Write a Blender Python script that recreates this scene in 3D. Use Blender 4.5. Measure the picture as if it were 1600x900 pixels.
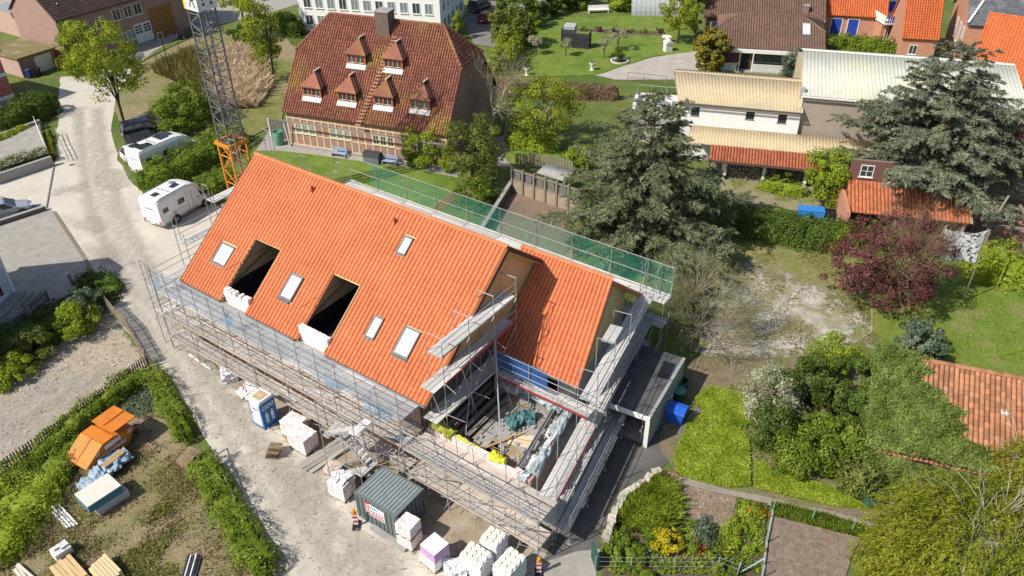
import bpy, bmesh, math, random
import numpy as np
from mathutils import Vector, Matrix
rad = math.radians
for o in list(bpy.data.objects): bpy.data.objects.remove(o)
S = bpy.context.scene
COL = S.collection
rng = np.random.default_rng(7)
random.seed(7)

# ---------------------------------------------------------------- camera
F, TILT, ROLL, H = 1250.0, rad(35.0), rad(0.64), 36.0      # focal length in px of a 1600 px wide frame
_f = np.array([0, math.cos(TILT), -math.sin(TILT)]); _u0 = np.array([0, math.sin(TILT), math.cos(TILT)]); _r0 = np.array([1., 0, 0])
_r = math.cos(ROLL)*_r0 - math.sin(ROLL)*_u0
_u = math.sin(ROLL)*_r0 + math.cos(ROLL)*_u0
cam = bpy.data.cameras.new('camera'); camo = bpy.data.objects.new('camera', cam); COL.objects.link(camo)
cam.sensor_width = 36; cam.lens = F/1600*36; cam.clip_end = 2000; cam.clip_start = .5
M = Matrix(((_r[0], _u[0], -_f[0], 0), (_r[1], _u[1], -_f[1], 0), (_r[2], _u[2], -_f[2], H), (0, 0, 0, 1)))
camo.matrix_world = M
S.camera = camo
# ---------------------------------------------------------------- light
SUN_AZ, SUN_EL = rad(28), rad(46)           # direction the light travels on the ground, sun elevation
w = bpy.data.worlds.new('World'); S.world = w; w.use_nodes = True
nt = w.node_tree; bg = nt.nodes['Background']
sky = nt.nodes.new('ShaderNodeTexSky'); sky.sky_type = 'NISHITA'; sky.sun_disc = False
sky.sun_elevation = SUN_EL; sky.sun_rotation = math.pi/2 - (SUN_AZ + math.pi); sky.air_density = 1.0; sky.dust_density = 1.5
nt.links.new(sky.outputs[0], bg.inputs[0]); bg.inputs[1].default_value = 0.108
sl = bpy.data.lights.new('sun', 'SUN'); sl.energy = 4.7; sl.angle = rad(.55); sl.color = (1, .95, .86)
so = bpy.data.objects.new('sun', sl); COL.objects.link(so)
tr = Vector((math.cos(SUN_AZ)*math.cos(SUN_EL), math.sin(SUN_AZ)*math.cos(SUN_EL), -math.sin(SUN_EL)))
so.rotation_euler = tr.to_track_quat('-Z', 'Y').to_euler()
vs = S.view_settings; vs.view_transform = 'Standard'; vs.look = 'None'; vs.exposure = 0.27; vs.gamma = 1; vs.use_curve_mapping = False

# ---------------------------------------------------------------- ground positions
def G(px, py, z=0.0):
    d = _f + _r*(px-800)/F + _u*(450-py)/F
    k = (z-H)/d[2]
    return np.array([d[0]*k, d[1]*k, z])
def FR(pa, pb, z=0.0):
    a, b = G(*pa, z), G(*pb, z); d = b-a
    return (float(a[0]), float(a[1]), 0.0), math.atan2(d[1], d[0]), float(np.hypot(d[0], d[1]))
def hgt(base, top):                          # height of a vertical whose foot and top are seen at these points
    b = G(*base); lo, hi = 0., H
    for _ in range(40):
        m = (lo+hi)/2; v = np.array([b[0], b[1], m-H]); y = 450-F*(v@_u)/(v@_f)
        if y > top[1]: lo = m
        else: hi = m
    return lo

# ---------------------------------------------------------------- materials
MATS = {}
def mat(name, c1, c2=None, scale=3.0, rough=.85, bump=0.0, bscale=None, isl=0.0, metal=0.0, c3=None, s3=.4, t3=.55, spec=.3, alpha=1.0, world=False, detail=5.0, contrast=.18, fine=0.0, fscale=14.0, feather=False):
    if name in MATS: return MATS[name]
    m = bpy.data.materials.new(name); m.use_nodes = True; MATS[name] = m
    t = m.node_tree; N = t.nodes; K = t.links; b = N['Principled BSDF']
    b.inputs['Roughness'].default_value = rough; b.inputs['Metallic'].default_value = metal
    b.inputs['Specular IOR Level'].default_value = spec
    if alpha < 1: b.inputs['Alpha'].default_value = alpha
    c2 = c2 or tuple(x*.75 for x in c1)
    if world: co = N.new('ShaderNodeNewGeometry').outputs['Position']
    else: co = N.new('ShaderNodeTexCoord').outputs['Object']
    n1 = N.new('ShaderNodeTexNoise'); n1.inputs['Scale'].default_value = scale; n1.inputs['Detail'].default_value = detail; n1.inputs['Roughness'].default_value = .6
    K.new(co, n1.inputs['Vector'])
    r = N.new('ShaderNodeValToRGB'); e = r.color_ramp.elements
    e[0].position = .5-contrast; e[0].color = (*c1, 1); e[1].position = .5+contrast; e[1].color = (*c2, 1)
    K.new(n1.outputs[0], r.inputs[0]); col = r.outputs[0]
    if c3:
        n3 = N.new('ShaderNodeTexNoise'); n3.inputs['Scale'].default_value = s3; n3.inputs['Detail'].default_value = 4; K.new(co, n3.inputs['Vector'])
        r3 = N.new('ShaderNodeMapRange'); r3.inputs[1].default_value = t3-.07; r3.inputs[2].default_value = t3+.09; K.new(n3.outputs[0], r3.inputs[0])
        mx = N.new('ShaderNodeMix'); mx.data_type = 'RGBA'; K.new(r3.outputs[0], mx.inputs[0]); K.new(col, mx.inputs[6]); mx.inputs[7].default_value = (*c3, 1); col = mx.outputs[2]
    if isl:
        g = N.new('ShaderNodeNewGeometry'); oi = N.new('ShaderNodeObjectInfo'); ad = N.new('ShaderNodeMath'); ad.operation = 'ADD'
        K.new(g.outputs['Random Per Island'], ad.inputs[0]); K.new(oi.outputs['Random'], ad.inputs[1])
        fr = N.new('ShaderNodeMath'); fr.operation = 'FRACT'; K.new(ad.outputs[0], fr.inputs[0])
        mr = N.new('ShaderNodeMapRange'); mr.inputs[3].default_value = 1-isl; mr.inputs[4].default_value = 1+isl; K.new(fr.outputs[0], mr.inputs[0])
        vm = N.new('ShaderNodeVectorMath'); vm.operation = 'SCALE'; K.new(col, vm.inputs[0]); K.new(mr.outputs[0], vm.inputs['Scale']); col = vm.outputs[0]
    if fine:
        for sc_, am in ((fscale, fine), (fscale*.23, fine*.6)):
            nf = N.new('ShaderNodeTexNoise'); nf.inputs['Scale'].default_value = sc_; nf.inputs['Detail'].default_value = 3; nf.inputs['Roughness'].default_value = .7; K.new(co, nf.inputs['Vector'])
            mf = N.new('ShaderNodeMapRange'); mf.inputs[1].default_value = .3; mf.inputs[2].default_value = .7; mf.inputs[3].default_value = 1-am; mf.inputs[4].default_value = 1+am*.8; K.new(nf.outputs[0], mf.inputs[0])
            vf = N.new('ShaderNodeVectorMath'); vf.operation = 'SCALE'; K.new(col, vf.inputs[0]); K.new(mf.outputs[0], vf.inputs['Scale']); col = vf.outputs[0]
    if feather:
        at = N.new('ShaderNodeAttribute'); at.attribute_name = 'edge'; ne = N.new('ShaderNodeTexNoise'); ne.inputs['Scale'].default_value = 1.3; ne.inputs['Detail'].default_value = 7; ne.inputs['Roughness'].default_value = .7; K.new(co, ne.inputs['Vector'])
        ma = N.new('ShaderNodeMath'); ma.operation = 'MULTIPLY_ADD'; ma.inputs[1].default_value = 1.15; K.new(at.outputs['Fac'], ma.inputs[0]); ms = N.new('ShaderNodeMath'); ms.operation = 'MULTIPLY_ADD'; ms.inputs[1].default_value = 1.6; ms.inputs[2].default_value = -1.35; K.new(ne.outputs[0], ms.inputs[0]); K.new(ms.outputs[0], ma.inputs[2])
        mg = N.new('ShaderNodeMapRange'); mg.inputs[1].default_value = -.18 if feather == 1 else -.5; mg.inputs[2].default_value = .14 if feather == 1 else .75; K.new(ma.outputs[0], mg.inputs[0]); K.new(mg.outputs[0], b.inputs['Alpha'])
    K.new(col, b.inputs['Base Color'])
    if bump:
        n2 = N.new('ShaderNodeTexNoise'); n2.inputs['Scale'].default_value = bscale or scale*6; n2.inputs['Detail'].default_value = 4; K.new(co, n2.inputs['Vector'])
        bp = N.new('ShaderNodeBump'); bp.inputs['Strength'].default_value = bump; bp.inputs['Distance'].default_value = .05
        K.new(n2.outputs[0], bp.inputs['Height']); K.new(bp.outputs[0], b.inputs['Normal'])
    return m
def leafmat(name, cols, trans=.3):
    if name in MATS: return MATS[name]
    m = bpy.data.materials.new(name); m.use_nodes = True; MATS[name] = m
    t = m.node_tree; N = t.nodes; K = t.links; N.remove(N['Principled BSDF']); out = N['Material Output']
    g = N.new('ShaderNodeNewGeometry'); r = N.new('ShaderNodeValToRGB'); e = r.color_ramp.elements
    while len(e) < len(cols): e.new(.5)
    for i, c in enumerate(cols): e[i].position = i/(len(cols)-1); e[i].color = (*c, 1)
    n1 = N.new('ShaderNodeTexNoise'); n1.inputs['Scale'].default_value = .9; n1.inputs['Detail'].default_value = 3; K.new(g.outputs['Position'], n1.inputs['Vector'])
    mm = N.new('ShaderNodeMath'); mm.operation = 'MULTIPLY_ADD'; mm.inputs[1].default_value = .5; K.new(g.outputs['Random Per Island'], mm.inputs[0])
    mr = N.new('ShaderNodeMapRange'); mr.inputs[1].default_value = .3; mr.inputs[2].default_value = .7; mr.inputs[3].default_value = 0; mr.inputs[4].default_value = .5; K.new(n1.outputs[0], mr.inputs[0])
    K.new(mr.outputs[0], mm.inputs[2]); K.new(mm.outputs[0], r.inputs[0])
    d = N.new('ShaderNodeBsdfDiffuse'); tr_ = N.new('ShaderNodeBsdfTranslucent'); mx = N.new('ShaderNodeMixShader'); mx.inputs[0].default_value = trans
    K.new(r.outputs[0], d.inputs[0]); K.new(r.outputs[0], tr_.inputs[0]); K.new(d.outputs[0], mx.inputs[1]); K.new(tr_.outputs[0], mx.inputs[2]); K.new(mx.outputs[0], out.inputs[0])
    return m
def brickmat(name, c1, c2, mortar, bw=.25, bh=.075):
    if name in MATS: return MATS[name]
    m = mat(name, c1, c2, scale=1.2, rough=.9); t = m.node_tree; N = t.nodes; K = t.links; b = N['Principled BSDF']
    old = b.inputs['Base Color'].links[0].from_socket
    geo = N.new('ShaderNodeTexCoord'); sp = N.new('ShaderNodeSeparateXYZ'); K.new(geo.outputs['Object'], sp.inputs[0])
    ad = N.new('ShaderNodeMath'); K.new(sp.outputs[0], ad.inputs[0]); K.new(sp.outputs[1], ad.inputs[1])
    cb = N.new('ShaderNodeCombineXYZ'); K.new(ad.outputs[0], cb.inputs[0]); K.new(sp.outputs[2], cb.inputs[1])
    br = N.new('ShaderNodeTexBrick'); br.inputs['Scale'].default_value = 1; br.inputs['Brick Width'].default_value = bw; br.inputs['Row Height'].default_value = bh; br.inputs['Mortar Size'].default_value = .012
    br.inputs['Mortar'].default_value = (*mortar, 1); br.inputs['Color2'].default_value = (*c2, 1)
    K.new(cb.outputs[0], br.inputs['Vector']); K.new(old, br.inputs['Color1']); K.new(br.outputs[0], b.inputs['Base Color'])
    return m
def glassmat(name, c, rough=.08):
    if name in MATS: return MATS[name]
    m = mat(name, c, tuple(x*.8 for x in c), rough=rough, spec=.8); return m

# ---------------------------------------------------------------- objects
def tag(o, label=None, cat=None, group=None, kind=None):
    if label: o['label'] = label
    if cat: o['category'] = cat
    if group: o['group'] = group
    if kind: o['kind'] = kind
    return o
def thing(name, label, cat, loc=(0, 0, 0), rot=0.0, group=None):
    o = bpy.data.objects.new(name, None); COL.objects.link(o); o.empty_display_size = .3
    o.location = loc; o.rotation_euler = (0, 0, rot)
    return tag(o, label, cat, group)
def link(name, me, parent=None, loc=None, rot=None, scale=None):
    o = bpy.data.objects.new(name, me); COL.objects.link(o)
    if parent is not None: o.parent = parent
    if loc is not None: o.location = loc
    if rot is not None: o.rotation_euler = rot
    if scale is not None: o.scale = scale
    return o
class MB:
    def __init__(s): s.v = []; s.f = []
    def add(s, vs, fs):
        k = len(s.v); s.v += [tuple(map(float, v)) for v in vs]; s.f += [tuple(i+k for i in f) for f in fs]; return s
    def hexa(s, p):  # 4 bottom (ccw), 4 top
        return s.add(p, [(3, 2, 1, 0), (4, 5, 6, 7), (0, 1, 5, 4), (1, 2, 6, 5), (2, 3, 7, 6), (3, 0, 4, 7)])
    def box(s, x0, x1, y0, y1, z0, z1):
        return s.hexa([(x0, y0, z0), (x1, y0, z0), (x1, y1, z0), (x0, y1, z0), (x0, y0, z1), (x1, y0, z1), (x1, y1, z1), (x0, y1, z1)])
    def prism(s, pts, ax, a, b):
        """polygon pts (2-D) extruded along axis ax ('x','y','z') from a to b"""
        n = len(pts)
        def P(p, q): return {'x': (q, p[0], p[1]), 'y': (p[0], q, p[1]), 'z': (p[0], p[1], q)}[ax]
        v = [P(p, a) for p in pts]+[P(p, b) for p in pts]
        return s.add(v, [tuple(range(n))[::-1], tuple(range(n, 2*n))]+[(i, (i+1) % n, n+(i+1) % n, n+i) for i in range(n)])
    def tube(s, p0, p1, r0, r1=None, n=6):
        r1 = r0 if r1 is None else r1; p0 = Vector(p0); p1 = Vector(p1); d = (p1-p0)
        if d.length < 1e-6: return s
        q = d.to_track_quat('Z', 'Y'); v = []
        for p, r in ((p0, r0), (p1, r1)):
            for i in range(n):
                a = 2*math.pi*i/n; v.append(p+q @ Vector((r*math.cos(a), r*math.sin(a), 0)))
        return s.add(v, [(i, (i+1) % n, n+(i+1) % n, n+i) for i in range(n)]+[tuple(range(n))[::-1], tuple(range(n, 2*n))])
    def lathe(s, prof, n=12, c=(0, 0)):
        v = []; f = []
        for r, z in prof:
            for i in range(n):
                a = 2*math.pi*i/n; v.append((c[0]+r*math.cos(a), c[1]+r*math.sin(a), z))
        for k in range(len(prof)-1):
            for i in range(n):
                j = (i+1) % n; f.append((k*n+i, k*n+j, (k+1)*n+j, (k+1)*n+i))
        f.append(tuple(range(n))[::-1]); f.append(tuple(range((len(prof)-1)*n, len(prof)*n)))
        return s.add(v, f)
    def mesh(s, name, m):
        me = bpy.data.meshes.new(name); me.from_pydata(s.v, [], s.f); me.update()
        if m: me.materials.append(m)
        return me
    def build(s, name, m, parent=None, loc=None, rot=None, smooth=False):
        me = s.mesh(name, m)
        if smooth: me.polygons.foreach_set('use_smooth', [True]*len(me.polygons))
        return link(name, me, parent, loc, rot)
UNIT = {}
def unit(kind, m):
    k = (kind, m.name)
    if k not in UNIT:
        b = MB()
        if kind == 'tube': b.tube((0, 0, 0), (0, 0, 1), 1, n=6)
        else: b.box(-.5, .5, -.5, .5, 0, 1)
        UNIT[k] = b.mesh(kind, m)
    return UNIT[k]
def tubeo(parent, name, p0, p1, r, m):
    p0 = Vector(p0); d = Vector(p1)-p0
    o = link(name, unit('tube', m), parent, p0, None, (r, r, d.length)); o.rotation_euler = d.to_track_quat('Z', 'Y').to_euler(); return o
def boxo(parent, name, x0, x1, y0, y1, z0, z1, m, rz=0.0):
    return link(name, unit('box', m), parent, ((x0+x1)/2, (y0+y1)/2, z0), (0, 0, rz), (abs(x1-x0), abs(y1-y0), abs(z1-z0)))
def baro(parent, name, p0, p1, wx, wy, m):
    """rectangular bar from p0 to p1, wx wide, wy deep"""
    p0 = Vector(p0); d = Vector(p1)-p0
    o = link(name, unit('box', m), parent, p0, None, (wx, wy, d.length)); o.rotation_euler = d.to_track_quat('Z', 'Y').to_euler(); return o
def npmesh(name, v, f, m, smooth=False):
    """v (N,3), f (K,4) or (K,3) numpy"""
    me = bpy.data.meshes.new(name); v = np.asarray(v, np.float32); f = np.asarray(f, np.int32); k, n = f.shape
    me.vertices.add(len(v)); me.vertices.foreach_set('co', v.ravel())
    me.loops.add(k*n); me.loops.foreach_set('vertex_index', f.ravel())
    me.polygons.add(k); me.polygons.foreach_set('loop_start', np.arange(0, k*n, n, dtype=np.int32))
    if smooth: me.polygons.foreach_set('use_smooth', np.ones(k, bool))
    me.update(calc_edges=True); me.materials.append(m); return me
def wall(mb, L, z0, z1, y0, y1, ops=(), x0=0.0):
    """straight wall along x from x0 to x0+L with rectangular openings (xa,xb,za,zb)"""
    xs = sorted({x0, x0+L, *[min(max(o[0], x0), x0+L) for o in ops], *[min(max(o[1], x0), x0+L) for o in ops]})
    for a, b in zip(xs, xs[1:]):
        if b-a < 1e-4: continue
        mid = (a+b)/2; cuts = sorted((o[2], o[3]) for o in ops if o[0] < mid < o[1]); z = z0
        for c, d in cuts:
            if c > z+1e-4: mb.box(a, b, y0, y1, z, c)
            z = max(z, d)
        if z1 > z+1e-4: mb.box(a, b, y0, y1, z, z1)
    return mb
def jitter(pts, step=1.2, amp=.12):
    out = []; n = len(pts)
    for i in range(n):
        a = np.array(pts[i][:2]); b = np.array(pts[(i+1) % n][:2]); d = np.linalg.norm(b-a); k = max(1, int(d/step))
        for j in range(k): out.append(a+(b-a)*j/k+(rng.normal(0, amp, 2) if j else 0))
    return out
_z = [0.0]
def sheet(name, px, m, z=None, step=1.5, amp=.15, label=None, cat=None, kind='structure', world=False):
    """ground sheet through the given outline"""
    if z is None: _z[0] += .003; z = _z[0]
    P = [tuple(p) if world else tuple(G(*p)[:2]) for p in px]
    P = jitter(P, step, amp)
    bm = bmesh.new(); vs_ = [bm.verts.new((p[0], p[1], z)) for p in P]; f = bm.faces.new(vs_)
    if f.normal.z < 0 or f.calc_area() < 0: f.normal_flip()
    bmesh.ops.triangulate(bm, faces=bm.faces[:]); bmesh.ops.recalc_face_normals(bm, faces=bm.faces[:])
    me = bpy.data.meshes.new(name); bm.to_mesh(me); bm.free()
    if len(me.polygons) and sum(p.normal.z for p in me.polygons) < 0: me.flip_normals()
    me.materials.append(m); o = link(name, me); return tag(o, label, cat, None, kind)

def polydist(q, P):
    """distance to the outline, negative outside"""
    n = len(P); ins = np.zeros(len(q), bool); dm = np.full(len(q), 1e9); j = n-1
    for i in range(n):
        a, b = P[i], P[j]
        c = ((a[1] > q[:, 1]) != (b[1] > q[:, 1])) & (q[:, 0] < (b[0]-a[0])*(q[:, 1]-a[1])/(b[1]-a[1]+1e-12)+a[0]); ins ^= c
        e = b-a; t = np.clip(((q-a)@e)/(e@e+1e-12), 0, 1); dm = np.minimum(dm, np.linalg.norm(q-a-t[:, None]*e, axis=1)); j = i
    return np.where(ins, dm, -dm)
def soft(name, px, m, width=1.0, cell=.4, z=None):
    """ground sheet whose border breaks up into the ground below over the given width"""
    if z is None: _z[0] += .003; z = _z[0]
    P = np.array([G(*p)[:2] for p in px]); lo = P.min(0)-width*.5; hi = P.max(0)+width*.5; nx, ny = (np.ceil((hi-lo)/cell)).astype(int)+1
    X, Y = np.meshgrid(lo[0]+np.arange(nx)*cell, lo[1]+np.arange(ny)*cell, indexing='ij'); q = np.column_stack([X.ravel(), Y.ravel()]); d = polydist(q, P)
    ed = np.clip((d+width*.5)/width, 0, 1); idx = np.arange(nx*ny).reshape(nx, ny); f = np.stack([idx[:-1, :-1], idx[1:, :-1], idx[1:, 1:], idx[:-1, 1:]], -1).reshape(-1, 4); f = f[(ed[f] > 0).any(1)]
    used = np.unique(f); mp = np.zeros(nx*ny, int); mp[used] = np.arange(len(used)); me = npmesh(name, np.column_stack([q[used], np.full(len(used), z)]), mp[f], m)
    at = me.attributes.new('edge', 'FLOAT', 'POINT'); at.data.foreach_set('value', ed[used].astype(np.float32)); return tag(link(name, me), kind='structure')
# ---------------------------------------------------------------- foliage tools
def rdir(n):
    v = rng.normal(size=(n, 3)); return v/np.linalg.norm(v, axis=1, keepdims=True)
def leafquads(pos, size, nrm=None, tan=None, aspect=.6, spread=.7):
    """leaf shaped quads (rhombs) at pos; returns v, f"""
    pos = np.asarray(pos); n = len(pos)
    size = np.broadcast_to(size, (n,))*np.clip(rng.lognormal(-.05, .38, n), .4, 2.0)
    if nrm is None: nn = rdir(n); nn[:, 2] = np.abs(nn[:, 2])+.25
    else: nn = nrm+spread*rdir(n)
    nn /= np.linalg.norm(nn, axis=1, keepdims=True)+1e-9
    t = rdir(n) if tan is None else tan+rdir(n)*.35
    t = t-(t*nn).sum(1, keepdims=True)*nn; t /= np.linalg.norm(t, axis=1, keepdims=True)+1e-9
    b = np.cross(nn, t); s = size[:, None]
    v = np.stack([pos-t*s*.5, pos+b*s*.5*aspect, pos+t*s*.5, pos-b*s*.5*aspect], 1).reshape(-1, 3)
    return v, np.arange(4*n).reshape(-1, 4)
def crownpts(c, R, n, k, cr, hollow=.45, flat=.75, low=0.0):
    """n points on k leaf clumps filling an ellipsoid; also outward normals"""
    c = np.asarray(c, float); R = np.asarray(R, float)
    d = rdir(k); rr = rng.uniform(hollow**3, 1, k)**(1/3)
    cc = d*rr[:, None]*(R-cr*.6)+rng.normal(0, .06, (k, 3))*R
    if low: cc[:, 2] = np.where(cc[:, 2] < -low*R[2], -low*R[2]*rng.uniform(.3, 1, k), cc[:, 2])
    w_ = rng.uniform(.6, 1.35, k); idx = rng.choice(k, n, p=w_/w_.sum())
    o = rdir(n); o[:, 2] *= flat
    q = rng.uniform(.35, 1, n)**.5
    p = cc[idx]+o*(cr*w_[idx]*q)[:, None]
    nn = o*.7+p/R*.5; nn[:, 2] += .35
    return c+p, nn
def crown(parent, name, c, R, n, k, cr, leaf, m, hollow=.45, low=0.0, flat=.75, aspect=.6):
    p, nn = crownpts(c, R, n, k, cr, hollow, flat, low)
    ok = p[:, 2] > .03; p, nn = p[ok], nn[ok]
    v, f = leafquads(p, leaf, nn, aspect=aspect)
    return link(name, npmesh(name, v, f, m), parent)
def tubesmesh(segs, m, name, n=5):
    segs = [s for s in segs if np.linalg.norm(np.subtract(s[1], s[0])) > 1e-4]
    P0 = np.array([s[0] for s in segs], float); P1 = np.array([s[1] for s in segs], float)
    r0 = np.array([s[2] for s in segs]); r1 = np.array([s[3] for s in segs])
    d = P1-P0; d /= np.linalg.norm(d, axis=1, keepdims=True)
    a = np.where(np.abs(d[:, 2:3]) < .9, [[0, 0, 1.]], [[1., 0, 0]]); x = np.cross(d, a); x /= np.linalg.norm(x, axis=1, keepdims=True); y = np.cross(d, x)
    an = 2*np.pi*np.arange(n)/n; ring = x[:, None, :]*np.cos(an)[None, :, None]+y[:, None, :]*np.sin(an)[None, :, None]
    v = np.concatenate([P0[:, None]+ring*r0[:, None, None], P1[:, None]+ring*r1[:, None, None]], 1).reshape(-1, 3)
    i = np.arange(n); j = (i+1) % n; base = np.stack([i, i+n, j+n, j], 1)
    f = (base[None]+(np.arange(len(segs))*2*n)[:, None, None]).reshape(-1, 4)
    return npmesh(name, v, f, m, True)
def branches(p, d, ln, r, depth, segs, tips, spread=.6, kids=3, up=.1, shrink=.68):
    p = np.asarray(p, float); d = np.asarray(d, float); d = d/np.linalg.norm(d)
    n = 3
    for i in range(n):
        d2 = d+rng.normal(0, .12, 3)+np.array([0, 0, up*.3]); d2 /= np.linalg.norm(d2)
        q = p+d2*ln/n; ra = r*(1-.4*i/n); rb = r*(1-.4*(i+1)/n); segs.append((p, q, ra, rb)); p = q; d = d2
        if depth > 0 and i > 0:
            for _ in range(kids if i == n-1 else max(1, kids-1)):
                e = d+rng.normal(0, spread, 3)+np.array([0, 0, up]); branches(p, e, ln*shrink*rng.uniform(.7, 1.15), rb*.62, depth-1, segs, tips, spread, kids, up, shrink)
    tips.append((p, d))
def tree(name, label, base, h, R, cz, m, bark, n=9000, k=60, cr=.7, leaf=.16, group=None, trunk=.16, cat='tree', limbs=6, hollow=.4, low=.0, aspect=.6):
    t = thing(name, label, cat, tuple(base), rng.uniform(0, 6), group)
    segs = [((0, 0, 0), (0.05*h*rng.normal(), .03*h*rng.normal(), cz*.75), trunk, trunk*.7)]
    top = segs[0][1]
    for i in range(limbs):
        a = 2*math.pi*i/limbs+rng.uniform(-.4, .4); e = rng.uniform(.35, .9)
        q = (R[0]*.75*math.cos(a)*e, R[1]*.75*math.sin(a)*e, cz+R[2]*rng.uniform(-.3, .6))
        z0 = rng.uniform(.35, 1); st = tuple(np.array(top)*z0); mid = tuple((np.array(st)+np.array(q))/2+np.array([0, 0, .1*h*rng.uniform(0, 1)]))
        segs += [(st, mid, trunk*.5, trunk*.33), (mid, q, trunk*.33, trunk*.1)]
    link('trunk', tubesmesh(segs, bark, 'trunk'), t)
    crown(t, 'crown', (0, 0, cz), R, n, k, cr, leaf, m, hollow, low, aspect=aspect)
    return t
def bush(label, base, R, m, n=4000, k=30, cr=.45, leaf=.13, group=None, name='bush', cat='bush', hollow=.5, stems=True, aspect=.6, zoff=.75, rot=None):
    t = thing(name, label, cat, (float(base[0]), float(base[1]), 0), rng.uniform(0, 6) if rot is None else rot, group)
    cz = R[2]*zoff
    crown(t, 'foliage', (0, 0, cz), R, n, k, cr, leaf, m, hollow, low=zoff*.95, aspect=aspect)
    if stems:
        s = []
        for i in range(7):
            a = rng.uniform(0, 6.28); q = (R[0]*.6*math.cos(a), R[1]*.6*math.sin(a), cz+R[2]*.3); s.append(((.1*math.cos(a), .1*math.sin(a), 0), q, .035, .012))
        link('stem', tubesmesh(s, BARK, 'stem', 4), t)
    return t
def hedge(label, pts, width, height, m, dens=420, leaf=.13, group=None, rough=.22, name='hedge', cat='hedge', core=True, taper=.85):
    """clipped or loose hedge along a ground polyline of world points"""
    P = [np.array(p[:2], float) for p in pts]; o = P[0]
    t = thing(name, label, cat, (o[0], o[1], 0), 0, group)
    allp = []; alln = []; mb = MB()
    for a, b in zip(P, P[1:]):
        L = np.linalg.norm(b-a); u = (b-a)/L; n2 = np.array([-u[1], u[0]]); L += .1
        cnt = int(dens*L*(width+2*height)*.5)
        s = rng.uniform(0, L, cnt); ph = rng.uniform(-.15, math.pi+.15, cnt); ph = np.clip(ph, 0, math.pi)
        bump = 1+rough*(np.sin(s*2.3+ph*2)+np.sin(s*5.1+1.3+ph*4)*.6+np.sin(s*.7)*.7+np.sin(s*1.3+ph*3+4)*.8)*.5+np.abs(rng.normal(0, .05+rough*.2, cnt))
        e = .55; ca, sa = np.cos(ph), np.sin(ph)
        x = np.sign(ca)*np.abs(ca)**e*width/2*bump; z = np.abs(sa)**e*height*bump*.97
        x *= 1-(1-taper)*z/height
        de = np.full(cnt, 9.); de = np.minimum(de, s) if a is P[0] else de; de = np.minimum(de, L-s) if b is P[-1] else de; ew = width*.6; kk = np.sqrt(np.clip(de/ew, .02, 1)*(2-np.clip(de/ew, .02, 1))); x *= kk; z *= .35+.65*kk
        q = rng.uniform(.8, 1, cnt); x *= q; z *= q**.5
        w2 = a-o+u*s[:, None]+n2*x[:, None]
        allp.append(np.column_stack([w2, z])); nn = np.column_stack([n2[0]*ca, n2[1]*ca, sa+.3]); alln.append(nn)
        if core:
            k = max(2, int(L/.8)); wv = []
            for i in range(k+1):
                ins_ = min(width*.45, L*.3); c = a-o+u*((ins_ if a is P[0] else 0)+(L-(ins_ if a is P[0] else 0)-(ins_ if b is P[-1] else 0))*i/k); hw = width*.36*rng.uniform(.85, 1.1); hh = height*.8*rng.uniform(.88, 1.05)
                wv.append([(c[0]-n2[0]*hw, c[1]-n2[1]*hw, 0), (c[0]-n2[0]*hw*.8, c[1]-n2[1]*hw*.8, hh), (c[0]+n2[0]*hw*.8, c[1]+n2[1]*hw*.8, hh), (c[0]+n2[0]*hw, c[1]+n2[1]*hw, 0)])
            for i in range(k):
                mb.add(wv[i]+wv[i+1], [(0, 1, 5, 4), (1, 2, 6, 5), (2, 3, 7, 6)])
    p = np.concatenate(allp); nn = np.concatenate(alln)
    v, f = leafquads(p, leaf, nn); link('foliage', npmesh('foliage', v, f, m), t)
    if core: mb.build('branch_core', m, t)
    return t
def scatter_poly(px, n, world=False):
    """random ground points in a polygon"""
    P = np.array([p if world else G(*p)[:2] for p in px]); lo, hi = P.min(0), P.max(0); out = np.zeros((0, 2))
    while len(out) < n:
        q = rng.uniform(lo, hi, (n*2, 2)); ins = np.zeros(len(q), bool); j = len(P)-1
        for i in range(len(P)):
            a, b = P[i], P[j]
            c = ((a[1] > q[:, 1]) != (b[1] > q[:, 1])) & (q[:, 0] < (b[0]-a[0])*(q[:, 1]-a[1])/(b[1]-a[1]+1e-12)+a[0]); ins ^= c; j = i
        out = np.concatenate([out, q[ins]])
    return out[:n]
def patchy(p, s=.5, t=.0):
    """keep points where a sum of sines is high, for uneven growth"""
    v = np.sin(p[:, 0]*s*2.1+1)+np.sin(p[:, 1]*s*1.7+p[:, 0]*s)+np.sin((p[:, 0]-p[:, 1])*s*3.3)*.7+rng.normal(0, .5, len(p)); return p[v > t]
def blades(p, h, wd, lean=.35, seg=1):
    """upright grass or leaf blades (triangles folded to quads) from ground points p (N,2|3)"""
    n = len(p); z0 = p[:, 2] if p.shape[1] > 2 else np.zeros(n)
    hh = h*rng.uniform(.5, 1.4, n); a = rng.uniform(0, 6.283, n); b = rng.uniform(0, 6.283, n); l = hh*lean*rng.uniform(.2, 1.6, n)
    base = np.column_stack([p[:, 0], p[:, 1], z0]); wv = np.column_stack([np.cos(a), np.sin(a), np.zeros(n)])*wd*.5
    mid = base+np.column_stack([np.cos(b)*l*.4, np.sin(b)*l*.4, hh*.6]); tip = base+np.column_stack([np.cos(b)*l, np.sin(b)*l, hh])
    v = np.stack([base-wv, base+wv*.0+wv, mid+wv, tip], 1).reshape(-1, 3)
    return v, np.arange(4*n).reshape(-1, 4)
def stuff(name, v, f, m, label, cat):
    return tag(link(name, npmesh(name, v, f, m)), label, cat, None, 'stuff')
BARK = mat('bark', (.10, .075, .055), (.06, .045, .03), scale=8, rough=.95)
BARKG = mat('bark_pale', (.46, .39, .29), (.27, .22, .165), scale=8, rough=.95)
BARKW = mat('bark_white', (.62, .58, .5), (.35, .31, .26), scale=6, rough=.9)
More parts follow.
